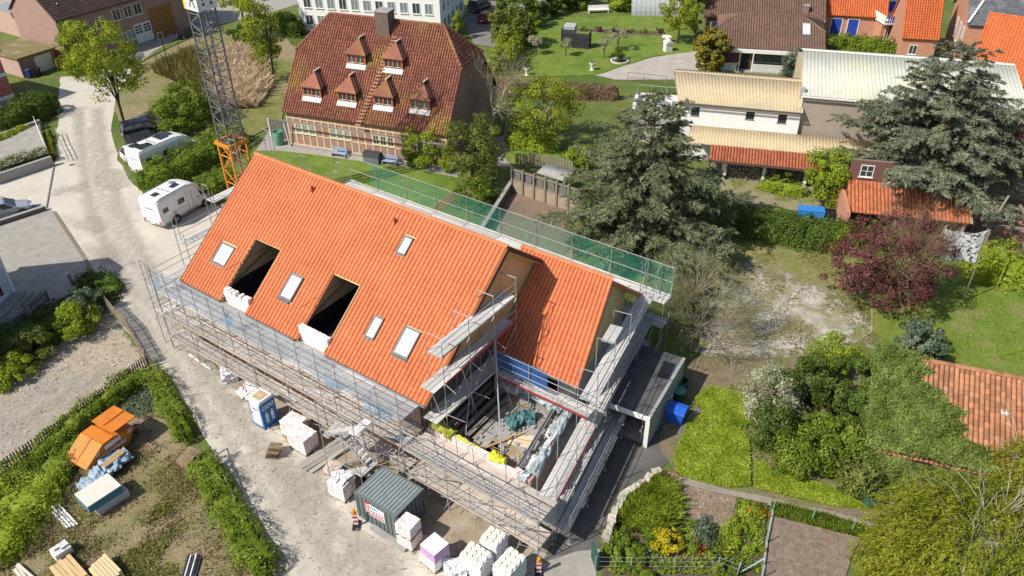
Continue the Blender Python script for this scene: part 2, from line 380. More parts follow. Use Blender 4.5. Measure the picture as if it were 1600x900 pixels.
L_YEL = leafmat('leaf_yellow_green', [(.116, .158, .015), (.252, .294, .029), (.420, .441, .074)], .35)
L_MID = leafmat('leaf_mid', [(.056, .090, .011), (.150, .213, .025), (.312, .388, .075)])
L_DRK = leafmat('leaf_dark', [(.031, .057, .012), (.085, .130, .026), (.195, .260, .065)])
L_LIM = leafmat('leaf_lime', [(.116, .168, .015), (.252, .326, .029), (.430, .493, .089)], .35)
L_OLV = leafmat('leaf_olive', [(.058, .078, .016), (.156, .182, .039), (.312, .338, .104)])
L_CED = leafmat('needle_cedar', [(.037, .053, .021), (.142, .168, .084), (.336, .362, .231)], .15)
L_CE2 = leafmat('needle_cedar_grey', [(.040, .055, .032), (.155, .175, .110), (.380, .400, .280)], .15)
L_PUR = leafmat('leaf_purple', [(.061, .018, .022), (.143, .050, .055), (.264, .143, .110)], .25)
L_WIL = leafmat('leaf_willow', [(.077, .105, .009), (.209, .226, .020), (.418, .407, .066)], .35)
L_BLO = leafmat('leaf_blossom', [(.120, .150, .050), (.350, .360, .220), (.650, .620, .500)], .3)
L_BRN = leafmat('leaf_brown', [(.110, .070, .045), (.220, .145, .095), (.340, .240, .170)], .2)
L_GLD = leafmat('leaf_golden', [(.250, .220, .010), (.450, .380, .020), (.600, .520, .060)], .3)
L_RED = leafmat('petal_red', [(.300, .020, .010), (.500, .050, .015), (.600, .120, .030)], .2)
L_DRY = leafmat('reed', [(.450, .340, .220), (.660, .520, .360), (.800, .670, .500)], .45)
L_GRY = leafmat('leaf_grey_green', [(.050, .075, .040), (.120, .160, .100), (.240, .280, .200)], .2)
L_BLU = leafmat('petal_blue', [(.100, .130, .300), (.250, .300, .450), (.400, .450, .550)], .2)
L_WEED = leafmat('weed', [(.100, .085, .030), (.200, .180, .055), (.320, .290, .120)], .25)
L_IVY = leafmat('leaf_ivy', [(.050, .075, .015), (.144, .194, .044), (.300, .375, .112)], .25)
# ---------------------------------------------------------------- ground
M_GRASS = mat('ground_grass', (.085, .125, .022), (.15, .165, .045), scale=.6, bump=.6, bscale=9, c3=(.07, .12, .015), s3=.12, world=True, detail=8, fine=0.3, fscale=9)
M_LAWN = mat('lawn', (.115, .175, .02), (.175, .225, .04), scale=.9, bump=.7, bscale=14, c3=(.10, .165, .016), s3=.35, world=True, detail=9, fine=0.28, fscale=10, feather=True)
M_ROAD = mat('gravel_road', (.56, .51, .435), (.47, .425, .36), scale=.5, bump=.3, bscale=12, c3=(.43, .385, .32), s3=.42, t3=.62, world=True, detail=10, contrast=.22, fine=0.12, fscale=16)
M_YARD = mat('gravel_yard', (.41, .35, .27), (.31, .255, .19), scale=.5, bump=.5, bscale=9, c3=(.30, .27, .23), s3=.2, world=True, detail=10, fine=0.2, fscale=12, feather=True)
M_DIRT = mat('trodden_dirt', (.37, .315, .225), (.25, .20, .135), scale=.7, bump=.5, bscale=8, world=True, detail=9, c3=(.36, .33, .28), s3=.3, fine=0.22, fscale=12, feather=True)
M_ASPH = mat('asphalt', (.115, .11, .105), (.085, .08, .075), scale=.8, bump=.2, bscale=30, c3=(.14, .13, .12), s3=.3, world=True, detail=8, fine=0.12, fscale=20)
M_PAVE = mat('paving', (.36, .33, .29), (.27, .25, .22), scale=1.2, bump=.3, bscale=18, world=True, detail=8, fine=0.12, fscale=14)
M_BWEED = mat('brown_weeds', (.25, .195, .11), (.165, .165, .05), scale=1.1, bump=.9, bscale=7, c3=(.28, .215, .14), s3=.18, world=True, detail=9, fine=0.35, fscale=9, feather=True)
M_MEAD = mat('dry_meadow', (.165, .185, .045), (.24, .205, .095), scale=.9, bump=.7, bscale=9, c3=(.135, .175, .028), s3=.16, world=True, detail=9, fine=0.35, fscale=9, feather=True)
M_GRAV = mat('white_gravel', (.54, .51, .45), (.37, .34, .27), scale=1.6, bump=.8, bscale=14, c3=(.24, .215, .12), s3=.45, t3=.5, world=True, detail=9, fine=0.3, fscale=14, feather=True)
M_SOIL = mat('soil', (.26, .20, .155), (.16, .12, .09), scale=2.5, bump=1.0, bscale=9, world=True, detail=9, fine=0.3, fscale=10)
M_SOILD = mat('soil_dark', (.13, .095, .065), (.08, .06, .04), scale=2, bump=.8, bscale=8, world=True, detail=8, fine=0.3, fscale=10)
M_BROWN = mat('brown_yard', (.235, .17, .125), (.16, .115, .085), scale=.6, bump=.3, bscale=10, world=True, detail=8, fine=0.15, fscale=12, feather=True)
gmb = MB(); gmb.add([(-500, -250, 0), (500, -250, 0), (500, 700, 0), (-500, 700, 0)], [(0, 1, 2, 3)])
tag(gmb.build('ground', M_GRASS), kind='structure')
sheet('road', [(95, 120), (150, 118), (182, 150), (176, 185), (180, 230), (196, 270), (226, 305), (310, 296), (352, 330), (420, 300), (640, 420), (905, 480), (980, 520), (1000, 700), (960, 760), (900, 900), (430, 905), (412, 850), (330, 700), (296, 640), (238, 575), (170, 478), (182, 470), (170, 440), (120, 430), (60, 470), (-20, 480), (-20, 290), (85, 258), (92, 180)], M_ROAD, step=1.5, amp=.12)
sheet('street', [(205, 110), (240, 80), (300, 48), (420, 20), (520, -10), (420, -60), (330, 10), (270, 45), (200, 75)], M_PAVE, amp=.03)
sheet('street', [(120, 148), (150, 118), (200, 75), (215, 100), (180, 150)], M_ROAD, amp=.05)
sheet('forecourt', [(-20, 480), (-20, 300), (85, 330), (150, 430), (95, 470), (60, 480), (30, 500)], M_PAVE, amp=.03)
soft('yard', [(-30, 770), (110, 668), (232, 572), (168, 486), (95, 535), (0, 615), (-30, 640)], M_YARD, 1.2)
soft('plot', [(-40, 790), (100, 690), (232, 578), (300, 690), (420, 870), (445, 905), (-60, 910)], M_BWEED, 1.6)
sheet('verge', [(-30, 640), (0, 615), (95, 535), (168, 486), (188, 470), (172, 428), (120, 450), (60, 490), (-40, 540)], mat('verge_earth', (.09, .11, .03), (.13, .11, .05), scale=1, world=True, bump=.6))
soft('building_site', [(250, 440), (290, 520), (350, 590), (395, 640), (470, 690), (540, 745), (600, 800), (690, 850), (800, 905), (850, 905), (900, 800), (800, 780), (640, 680), (400, 520), (290, 440)], M_DIRT, 2.5)
sheet('driveway', [(836, 905), (880, 800), (930, 700), (985, 560), (1062, 556), (1078, 640), (1050, 720), (1000, 752), (950, 810), (922, 905)], M_ASPH, amp=.04)
sheet('path', [(836, 908), (842, 882), (900, 862), (938, 858), (930, 908)], M_PAVE, amp=.03)
soft('lawn', [(330, 285), (400, 232), (440, 225), (480, 236), (620, 258), (700, 270), (722, 300), (690, 335), (560, 300), (450, 262), (390, 290)], M_LAWN, .8)
sheet('garden_path', [(425, 212), (452, 224), (640, 248), (720, 268), (716, 278), (640, 262), (440, 236), (420, 225)], M_PAVE, amp=.04)
sheet('terrace', [(400, 236), (420, 205), (455, 224), (445, 236)], M_PAVE, amp=.03)
soft('brown_yard', [(735, 372), (770, 325), (800, 300), (880, 320), (900, 420), (820, 400)], M_BROWN, 1.5)
sheet('garden_path', [(775, 215), (800, 210), (820, 226), (790, 240), (800, 262), (780, 262), (768, 235)], M_PAVE, amp=.1)
soft('lawn', [(788, 240), (850, 222), (880, 235), (880, 262), (820, 262), (796, 256)], M_LAWN, .8)
soft('lawn', [(795, 120), (800, 60), (830, 30), (1030, 22), (1090, 60), (1090, 82), (1020, 88), (930, 118), (850, 120)], M_LAWN, .8)
sheet('garden_bed', [(890, 47), (900, 44), (1035, 50), (1035, 56), (960, 54)], M_SOILD, amp=.1)
sheet('lane', [(930, 118), (1020, 90), (1092, 80), (1140, 100), (1130, 125), (1040, 125), (960, 125)], mat('lane_gravel', (.42, .38, .33), (.33, .30, .26), scale=.7, world=True, bump=.2), amp=.08)
sheet('car_park', [(725, 30), (735, 20), (760, 0), (860, -10), (850, 20), (800, 45), (780, 75), (740, 70)], mat('car_park_paving', (.22, .2, .185), (.16, .15, .135), scale=.6, world=True), amp=.03)
soft('meadow', [(1120, 360), (1250, 375), (1360, 385), (1362, 520), (1345, 545), (1190, 560), (1080, 545), (1090, 450)], M_MEAD, 2.5)
soft('gravel_patch', [(1180, 420), (1240, 440), (1310, 470), (1348, 500), (1330, 520), (1310, 545), (1250, 545), (1170, 560), (1100, 545), (1110, 470)], M_GRAV, 5.5)
sheet('lawn', [(1364, 395), (1520, 400), (1640, 430), (1640, 605), (1500, 580), (1400, 545), (1364, 520)], mat('rough_lawn', fine=.3, fscale=9, c1=(.10, .165, .018), c2=(.165, .2, .04), scale=.7, bump=.7, bscale=12, c3=(.19, .19, .06), s3=.35, t3=.6, world=True, detail=9))
sheet('dry_ground', [(1120, 250), (1250, 275), (1330, 330), (1240, 330), (1130, 310)], mat('dry_ground', (.27, .23, .16), (.2, .19, .08), scale=.8, world=True, bump=.5), amp=.4)
sheet('garden_soil', [(1040, 640), (1080, 560), (1340, 560), (1400, 800), (1400, 830), (1200, 790), (1060, 745), (1030, 700)], mat('litter_soil', (.22, .17, .115), (.15, .125, .07), scale=1.5, bump=.8, bscale=9, fine=.3, fscale=9, c3=(.14, .15, .05), s3=.4, world=True))
sheet('garden_path', [(985, 765), (1030, 735), (1062, 742), (1130, 765), (1200, 778), (1300, 800), (1400, 828), (1396, 838), (1290, 812), (1190, 788), (1120, 776), (1060, 756), (1035, 752), (1000, 775)], mat('garden_path_slab', (.30, .26, .21), (.22, .19, .15), scale=1.5, world=True, bump=.3), amp=.06)
sheet('garden_bed', [(940, 905), (952, 850), (975, 800), (1035, 752), (1060, 756), (1200, 788), (1192, 905)], M_SOILD, amp=.08)
sheet('vegetable_bed', [(1068, 760), (1150, 778), (1140, 830), (1068, 812)], M_SOIL, amp=.06)
sheet('vegetable_bed', [(1206, 808), (1345, 842), (1320, 905), (1188, 905)], M_SOIL, amp=.06)
sheet('grass_strip', [(1205, 786), (1290, 806), (1390, 836), (1350, 842), (1206, 808)], mat('strip_green', (.06, .12, .015), (.1, .17, .03), scale=2, world=True, bump=.7))
sheet('bank', [(205, 108), (300, 60), (420, 40), (470, 80), (440, 190), (380, 220), (300, 210), (240, 200), (185, 190), (180, 160)], mat('bank_grass', (.13, .15, .03), (.2, .19, .07), fine=.3, fscale=7, scale=.5, world=True, bump=.6, c3=(.25, .2, .11), s3=.12))
sheet('yard', [(1500, 400), (1480, 330), (1520, 280), (1640, 280), (1640, 420)], mat('red_paving', (.33, .17, .12), (.25, .14, .1), scale=1, world=True), amp=.05)

# tyre tracks and damp stains on the road
M_TRK = mat('tyre_track', (.48, .435, .365), (.42, .375, .315), scale=1.5, fine=.15, fscale=14, world=True, feather=2)
M_LGT = mat('dust_track', (.59, .54, .465), (.53, .485, .415), scale=1.5, fine=.12, fscale=14, world=True, feather=2)
def track(name, pts, wd, m, w=1.3):
    P = [G(*p)[:2] for p in pts]; Lf, Rt = [], []
    for i, p in enumerate(P):
        d = P[min(i+1, len(P)-1)]-P[max(i-1, 0)]; d = d/np.linalg.norm(d); n_ = np.array([-d[1], d[0]])*wd/2; Lf.append(p+n_); Rt.append(p-n_)
    poly = Lf+Rt[::-1]; global G_soft; px = poly; _z[0] += .0015
    Q = np.array(poly); lo = Q.min(0)-w; hi = Q.max(0)+w; c = .25; nx, ny = (np.ceil((hi-lo)/c)).astype(int)+1
    X, Y = np.meshgrid(lo[0]+np.arange(nx)*c, lo[1]+np.arange(ny)*c, indexing='ij'); q = np.column_stack([X.ravel(), Y.ravel()]); ed = np.clip((polydist(q, Q)+w*.5)/w, 0, 1)
    idx = np.arange(nx*ny).reshape(nx, ny); f = np.stack([idx[:-1, :-1], idx[1:, :-1], idx[1:, 1:], idx[:-1, 1:]], -1).reshape(-1, 4); f = f[(ed[f] > 0).any(1)]; used = np.unique(f); mp = np.zeros(nx*ny, int); mp[used] = np.arange(len(used))
    me = npmesh(name, np.column_stack([q[used], np.full(len(used), _z[0])]), mp[f], m); at = me.attributes.new('edge', 'FLOAT', 'POINT'); at.data.foreach_set('value', ed[used].astype(np.float32)); return tag(link(name, me), kind='structure')
for pts, wd, m in (([(120, 170), (128, 250), (140, 330), (185, 420), (245, 520), (310, 610), (390, 720), (470, 820), (540, 905)], .55, M_TRK), ([(150, 170), (160, 250), (185, 330), (225, 410), (285, 520), (350, 620), (430, 720), (520, 820), (610, 905)], .55, M_TRK), ([(135, 200), (145, 290), (180, 380), (260, 520), (330, 620), (410, 730), (500, 840)], .7, M_LGT), ([(215, 470), (280, 560), (350, 660), (440, 790), (500, 905)], .9, M_LGT)): track('track', pts, wd, m)
for pts, wd in (([(172, 270), (182, 292)], 1.6), ([(150, 388), (160, 410)], .8), ([(170, 395), (178, 402)], .6), ([(500, 760), (470, 790)], 1.2), ([(450, 730), (500, 750)], .9), ([(560, 860), (600, 890)], 1.3), ([(130, 345), (150, 360)], .8), ([(90, 300), (130, 292)], .6), ([(20, 655), (120, 600)], 1.2), ([(40, 700), (150, 580)], .5)): track('stain', pts, wd, M_TRK, 2.0)
for poly, n, s_, lb in (([(250, 440), (350, 600), (470, 710), (560, 800), (800, 905), (500, 905), (330, 690)], 1500, .08, 'pebbles and grit scattered on the building site road'), ([(0, 740), (230, 572), (166, 488), (0, 612)], 1800, .08, 'loose stones on the gravel yard')):
    p = scatter_poly(poly, n); q = np.column_stack([p, np.full(n, .24*s_+_z[0])]); v, f = leafquads(q, s_, np.repeat([[0, 0, 1.]], n, 0), aspect=.8, spread=.5); stuff('pebbles', v, f, leafmat('pebble', [(.22, .19, .16), (.36, .32, .27), (.58, .54, .47)], .0), lb, 'pebbles')
# ---------------------------------------------------------------- roof tiles
def plane_map(O, ux, sl):
    O = np.array(O, float); ux = np.array(ux, float); sl = np.array(sl, float); ux /= np.linalg.norm(ux); sl /= np.linalg.norm(sl)
    nn = np.cross(ux, sl); nn /= np.linalg.norm(nn); return O, ux, sl, nn
PROF = [(0, -.05), (.09, .055), (.34, .09), (.62, .09), (.80, .05), (.88, -.06), (1.0, -.06)]
def tile_local(cw, rl, prof=PROF, lift=.018):
    """one roof tile: x across, y up the slope, z off the roof"""
    v = []
    for y, l in ((-.04, lift), (rl, 0.0)):
        for x, h in prof: v.append((x*cw, y, .02+h+l))
    for x, h in prof: v.append((x*cw, -.04, .0))
    n = len(prof); f = []
    for i in range(n-1): f += [(i, i+1, n+i+1, n+i), (2*n+i, 2*n+i+1, i+1, i)]
    return np.array(v), np.array(f)
def tile_roof(parent, O, ux, sl, cw, rl, cols, rows, m, keep=None, near=None, warp=None, prof=PROF, part='roof_tiles', tname='roof_tile', lift=.018, jit=.005):
    O, ux, sl, nn = plane_map(O, ux, sl); tv, tf = tile_local(cw, rl, prof, lift)
    cells = [(i, j) for j in range(rows) for i in range(cols) if keep is None or keep((i+.5)*cw, (j+.5)*rl)]
    single = []
    if near:
        cnt, (nx, nq) = near; cells.sort(key=lambda c: (c[0]*cw-nx)**2+(c[1]*rl-nq)**2); single, cells = cells[:cnt], cells[cnt:]
    if single:
        me = npmesh(tname, tv, tf, m)
        R = Matrix((ux, sl, nn)).transposed().to_euler()
        for i, j in single:
            p = O+ux*i*cw+sl*j*rl+nn*rng.uniform(-jit, jit); link(tname, me, parent, tuple(p), R)
    if cells:
        C = np.array(cells, float); off = np.column_stack([C[:, 0]*cw, C[:, 1]*rl, rng.uniform(-jit, jit, len(C))])
        V = (tv[None]+off[:, None]).reshape(-1, 3)
        if warp: V = warp(V)
        V = O+V[:, :1]*ux+V[:, 1:2]*sl+V[:, 2:]*nn
        Fc = (tf[None]+(np.arange(len(C))*len(tv))[:, None, None]).reshape(-1, 4)
        tag(link(part, npmesh(part, V, Fc, m), parent), kind='stuff')
def slab(parent, name, O, ux, sl, L, Q, th, m, holes=(), top=0.0, warp=None):
    O, ux, sl, nn = plane_map(O, ux, sl); mb = MB(); wall(mb, L, 0, Q, top-th, top, [(a, b, c, d) for a, b, c, d in holes])
    V = np.array(mb.v)[:, [0, 2, 1]]
    if warp: V = warp(V)
    V = O+V[:, :1]*ux+V[:, 1:2]*sl+V[:, 2:]*nn
    mb.v = [tuple(x) for x in V]; mb.f = [f[::-1] for f in mb.f]; return mb.build(name, m, parent)
def ridge_tiles(parent, p0, p1, m, step=.36, r=.15, name='ridge_tile'):
    p0 = Vector(p0); p1 = Vector(p1); d = p1-p0; n = max(1, int(d.length/step)); key = ('ridge', m.name, r, step)
    if key not in UNIT:
        v = []; k = 6
        for y, s in ((0, 1.12), (step+.04, .95)):
            for i in range(k+1):
                a = math.pi*i/k; v.append((r*s*math.cos(a), y, r*s*math.sin(a)*.8-.03))
        f = [(i, i+1, k+2+i, k+1+i) for i in range(k)]+[tuple(range(k+1))[::-1]]
        mb = MB(); mb.add(v, f); UNIT[key] = mb.mesh(name, m)
    q = d.to_track_quat('Y', 'Z').to_euler()
    for i in range(n): link(name, UNIT[key], parent, p0+d*(i/n), q)
M_TILE = mat('clay_tile_new', (.635, .20, .088), (.55, .163, .07), scale=.45, rough=.75, isl=.065, fine=.05, fscale=6, spec=.25, world=True)
M_OSB = mat('osb_board', (.66, .47, .25), (.56, .37, .18), scale=6, rough=.85)
M_DARKIN = mat('near_black', (.03, .027, .025), (.02, .018, .016), scale=3)  # near-black colour for upper floor, lower cross walls and board seams
M_TIMB = mat('raw_timber', (.42, .29, .16), (.32, .21, .11), scale=4)
M_BRICKP = brickmat('clay_block', (.48, .27, .21), (.42, .24, .19), (.55, .5, .46), .37, .25)
M_WHITEW = mat('white_block', (.80, .78, .76), (.74, .66, .63), scale=2.5, bump=.5, bscale=6, rough=.9)
M_RUBBLE = mat('rubble_stone', (.20, .17, .15), (.10, .085, .08), scale=3.5, bump=1.0, bscale=5, rough=.95)
M_CONC = mat('concrete', (.34, .33, .31), (.25, .245, .23), scale=1.5, bump=.2, rough=.9)
M_SLATEG = mat('zinc', (.42, .43, .44), (.34, .35, .36), scale=2, rough=.45, metal=.6)
M_BLIND = mat('skylight_pane', (.80, .82, .86), (.72, .75, .80), scale=.5, rough=.15, spec=.6)
M_SKF = mat('skylight_frame', (.16, .165, .17), (.11, .115, .12), rough=.5)
M_FOIL = mat('pale_blue_foil', (.42, .47, .47), (.24, .31, .33), scale=2.5, rough=.35, bump=.8, bscale=4, spec=.6)
M_YFOIL = mat('yellow_foil', (.62, .58, .03), (.42, .42, .02), scale=2, rough=.4, bump=.8, bscale=5)
M_INSUL = mat('pink_insulation', (.66, .5, .5), (.55, .42, .42), scale=2)
M_GPLAS = mat('grey_plaster', (.36, .345, .32), (.28, .27, .25), scale=1.2, bump=.2)
M_BOARD = mat('weathered_board', (.33, .28, .23), (.22, .185, .155), scale=3, isl=.18)
BA, BR = (-22.659, 45.400, 0.0), -0.62117
bld = thing('new_house', 'long unfinished house with new orange tiled roof wrapped in scaffolding', 'house', BA, BR)
ZE, ZR, TR = 5.2, 11.45, 7.95
mfr = (ZR-ZE)/TR; SL = math.hypot(TR, ZR-ZE); LB = 21.9
holes = [(4.2, 6.7, -.1, 4.68), (11.42, 13.85, -.1, 4.65)]
# walls
ops = [(x, x+1.3, .9, 2.2) for x in (1.5, 4.6, 7.7, 10.8, 13.9, 17.0)]+[(x, x+1.1, 3.3, 4.6) for x in (1.7, 8.6, 15.6, 18.5)]
wall(MB(), 20.9, 0, 5.05, .35, .71, ops, .4).build('front_wall', M_BRICKP, bld)
wall(MB(), 20.9, 0, 5.05, 15.1, 15.46, ops, .4).build('rear_wall', M_BRICKP, bld)
gp = [(.35, 0), (15.46, 0), (15.46, 5.3), (TR, ZR-.32), (.35, 5.3)]
MB().prism(gp, 'x', .35, .71).build('gable_wall', M_GPLAS, bld)
MB().prism([(.35, 0), (15.46, 0), (15.46, 5.3), (.35, 5.3)], 'x', 21.05, 21.4).build('gable_base', M_RUBBLE, bld)
MB().prism([(.45, 5.3), (15.36, 5.3), (TR, ZR-.35)], 'x', 21.08, 21.43).build('gable_wall', M_OSB, bld)
MB().box(.8, 21, .8, 15, 4.3, 4.55).build('upper_floor', M_DARKIN, bld)
for x in (4.1, 11.32):      # boarded cross walls beside the roof openings
    MB().prism([(.75, 5.9), (11, 5.9), (11, 8.7), (TR, ZR-.4), (.75, 5.55)], 'x', x-.12, x+.02).build('cross_wall', M_OSB, bld)
    MB().prism([(.75, 4.56), (11, 4.56), (11, 5.89), (.75, 5.89)], 'x', x-.10, x).build('cross_wall', M_DARKIN, bld)
    MB().box(x+.021, x+.03, .9, 9, 7.05, 7.08).build('board_seam', M_DARKIN, bld)
    mb = MB()
    for i in range(18):
        for j in range(5):
            if rng.uniform() < .85 or j < 4: mb.box(x+.13+i*.14, x+.13+i*.14+.139, .30+rng.uniform(0, .02), .66, 4.7+j*.26, 4.7+j*.26+.258+(.07*rng.uniform() if j == 4 else 0))
    mb.build('dormer_parapet', M_WHITEW, bld)
# roof
ux = (1, 0, 0); slF = (0, TR, ZR-ZE); slB = (0, TR, -(ZR-ZE))
slab(bld, 'roof_deck', (-.1, 0, ZE-.06), ux, slF, LB+.15, SL, .2, M_OSB, holes)
slab(bld, 'roof_deck', (LB+.05, 2*TR, ZE-.06), (-1, 0, 0), (0, -TR, ZR-ZE), LB+.15, SL, .2, M_OSB)
def kp(x, q): return not any(a < x < b and q < d for a, b, c, d in holes) and not any(a-.08 < x < b+.08 and c-.1 < q < d+.1 for a, b, c, d in SKY)
SKY = [(1.70, 3.05, 2.05, 3.55), (8.55, 9.62, 1.92, 3.63), (15.95, 16.68, 2.0, 3.42), (18.28, 19.42, 1.85, 3.6), (15.08, 15.78, 7.38, 8.6)]
CW = LB/72; RL = SL/30
tile_roof(bld, (0, 0, ZE), ux, slF, CW, RL, 72, 30, M_TILE, kp, (300, (21, 2.5)))
tile_roof(bld, (LB, 2*TR, ZE), (-1, 0, 0), (0, -TR, ZR-ZE), CW, RL, 72, 30, M_TILE)
ridge_tiles(bld, (0, TR, ZR+.1), (LB, TR, ZR+.1), M_TILE)
O, uX, sF, nF = plane_map((0, 0, ZE), ux, slF)
RF = Matrix((uX, sF, nF)).transposed().to_euler()
for a, b, c, d in SKY:
    w_, h_ = b-a, d-c
    mb = MB(); t = .09
    mb.box(0, w_, 0, t, 0, .15).box(0, w_, h_-t*1.6, h_, 0, .17).box(0, t, t, h_-t*1.6, 0, .15).box(w_-t, w_, t, h_-t*1.6, 0, .15)
    sk = mb.build('skylight', M_SKF, bld, tuple(O+uX*a+sF*c), RF)
    MB().box(t, w_-t, t, h_-t*1.6, .05, .11).build('pane', M_BLIND, sk)
    fl = MB()
    for i in range(int(w_/.16)): fl.box(.02+i*.16, .02+i*.16+.13, -.24, -.01, .05, .085)
    fl.box(-.06, w_+.06, -.06, -.001, .05, .12).build('flashing', mat('lead_grey', (.17, .17, .18), (.13, .13, .14)), sk)
for x, q in ((6.55, 9.05), (13.95, 9.0)):
    p = O+uX*x+sF*q; MB().lathe([(.13, 0), (.11, .12), (.075, .14), (.075, .38), (.1, .39), (.1, .45)], 8).build('vent_pipe', mat('vent_red', (.25, .04, .03), (.2, .03, .02)), bld, tuple(p))
# verges, eaves and battens round the openings
for x in (-.12, LB+.02):
    for sgn in (0, 1):
        a = (x+.05, -.05 if not sgn else 2*TR+.05, ZE-.12); b = (x+.05, TR, ZR-.08); baro(bld, 'verge_board', a, b, .05, .24, mat('verge_brown', (.12, .06, .04), (.08, .04, .03)))
baro(bld, 'gutter', (-.1, -.1, ZE-.05), (4.1, -.1, ZE-.05), .1, .1, M_SLATEG); baro(bld, 'gutter', (6.8, -.1, ZE-.05), (11.3, -.1, ZE-.05), .1, .1, M_SLATEG); baro(bld, 'gutter', (14, -.1, ZE-.05), (LB, -.1, ZE-.05), .1, .1, M_SLATEG)
for a, b, c, d in holes:
    for x in (a-.03, b+.03): baro(bld, 'rafter', tuple(O+uX*x-nF*.05), tuple(O+uX*x+sF*(d+.05)-nF*.05), .1, .24, M_TIMB)
    for q in np.arange(.3, d, .36):
        for x in (a-.05,): baro(bld, 'batten', tuple(O+uX*(x-.02)+sF*q+nF*.03), tuple(O+uX*(x+.14)+sF*q+nF*.03), .05, .04, mat('batten_pale', (.6, .5, .42), (.5, .4, .33)))
    baro(bld, 'trimmer', tuple(O+uX*a+sF*(d+.06)-nF*.1), tuple(O+uX*b+sF*(d+.06)-nF*.1), .1, .2, M_TIMB)
# ---------------------------------------------------------------- lower wing (east wall runs askew)
def sR(t): return 28.85-.18*t
WT, WZ, WE, WZE = 12.0, 8.75, 6.75, 4.5
wsl = (0, WT-WE, WZ-WZE); WQ = math.hypot(WT-WE, WZ-WZE)
def wwarp(V):
    V = V.copy(); k = np.clip((V[:, 0]-1.5)/(sR(WE)-21.5), 0, 1.2); V[:, 0] -= .18*k*V[:, 1]*(WT-WE)/WQ; return V
def mainback(t): return ZR-(t-TR)*mfr
def wkeep(x, q):
    t = WE+q*(WT-WE)/WQ; z = WZE+q*(WZ-WZE)/WQ; s = 20+x
    return s > 21.45 or z > mainback(t)+.02 and t > 11.3
wing = thing('new_house_wing', 'lower side wing with darker new orange tiles behind the unfinished walls', 'house', BA, BR)
wl = sR(WE)+.12-20; wc = int(round(wl/.305)); wcw = wl/wc
tile_roof(wing, (20, WE, WZE), ux, wsl, wcw, WQ/18, wc, 18, M_TILE, wkeep, None, wwarp)
slab(wing, 'roof_deck', (21.45, WE, WZE-.06), ux, wsl, sR(WE)-21.45, WQ, .2, M_OSB, (), 0, lambda V: np.column_stack([V[:, 0]-.18*np.clip(V[:, 0]/(sR(WE)-21.45), 0, 1)*V[:, 1]*(WT-WE)/WQ, V[:, 1], V[:, 2]]))
slab(wing, 'roof_deck', (sR(WT), 2*WT-WE-.6, WZE+.5), (-1, 0, 0), (0, -(WT-WE-.6), WZ-WZE-.5), sR(WT)-20.6, math.hypot(WT-WE-.6, WZ-WZE-.5), .2, M_TILE)
ridge_tiles(wing, (20.1, WT, WZ+.12), (sR(WT)+.1, WT, WZ+.12), M_TILE)
wing_g = [(WE+.3, 0), (15.5, 0), (15.5, 5.6), (WT, WZ-.3), (WE+.3, WZE-.05)]
MB().hexa([(sR(6.9)-.5, 6.9, 0), (sR(6.9)-.14, 6.9, 0), (sR(15.5)-.14, 15.5, 0), (sR(15.5)-.5, 15.5, 0), (sR(6.9)-.5, 6.9, 4.5), (sR(6.9)-.14, 6.9, 4.5), (sR(15.5)-.14, 15.5, 4.5), (sR(15.5)-.5, 15.5, 4.5)]).build('gable_base', M_GPLAS, wing)
v = []
for off in (-.5, -.12):
    for t, z in ((6.95, 4.5), (15.5, 4.5), (15.5, 5.7), (WT, WZ-.25)): v.append((sR(t)+off, t, z))
MB().add(v, [(3, 2, 1, 0), (4, 5, 6, 7), (0, 1, 5, 4), (1, 2, 6, 5), (2, 3, 7, 6), (3, 0, 4, 7)]).build('gable_wall', M_OSB, wing)
wall(MB(), sR(6.9)-.5-21.45, 0, 4.4, 6.9, 7.2, [(22.6, 24.0, 3.0, 4.2), (25, 26.2, 3.0, 4.2)], 21.45).build('front_wall', M_GPLAS, wing)
wall(MB(), sR(15.4)-.5-21.45, 0, 5.6, 15.2, 15.5, [], 21.45).build('rear_wall', M_GPLAS, wing)
baro(wing, 'verge_board', (sR(WE)+.08, WE-.05, WZE-.1), (sR(WT)+.08, WT, WZ-.05), .05, .22, mat('verge_brown', (.12, .06, .04)))
baro(wing, 'gutter', (21.5, WE-.08, WZE-.06), (sR(WE), WE-.08, WZE-.06), .1, .1, M_SLATEG)
# ---------------------------------------------------------------- unfinished corner of the house
shell = thing('unfinished_extension', 'roofless brick extension with foil-wrapped walls and planks on its slab', 'building', BA, BR)
mb = MB(); mb.box(24.1, 28.4, .55, 6.75, 2.45, 2.68); mb.box(21.45, 24.1, .55, 1.2, 2.45, 2.68); mb.build('floor_slab', M_CONC, shell)
wall(MB(), 6.9, 0, 2.45, .2, .54, [(22.4, 23.8, .1, 2.1), (25.2, 26.8, .1, 2.1)], 21.45).build('front_wall', M_BRICKP, shell)
BLK = mat('clay_block_light', (.74, .65, .62), (.66, .50, .46), scale=3, isl=.08, bump=.3)
bm_ = MB(); bm_.box(0, .48, 0, .34, 0, .235); blk = bm_.mesh('brick', BLK)
for j in range(4):
    for i in range(14):
        x = 21.6+i*.49+(j % 2)*.2
        if j == 3 and (i < 2 or rng.uniform() < .25): continue
        if x < 28.3: link('brick', blk, shell, (x, .2+rng.normal(0, .008), 2.46+j*.245))
v0 = MB(); pts = [(.2, 28.45), (6.6, 27.3)]
v0.hexa([(28.45, .2, 0), (28.8, .2, 0), (sR(6.6), 6.6, 0), (sR(6.6)-.35, 6.6, 0), (28.45, .2, 3.3), (28.8, .2, 3.3), (sR(6.6), 6.6, 3.3), (sR(6.6)-.35, 6.6, 3.3)]).build('side_wall', M_BRICKP, shell)
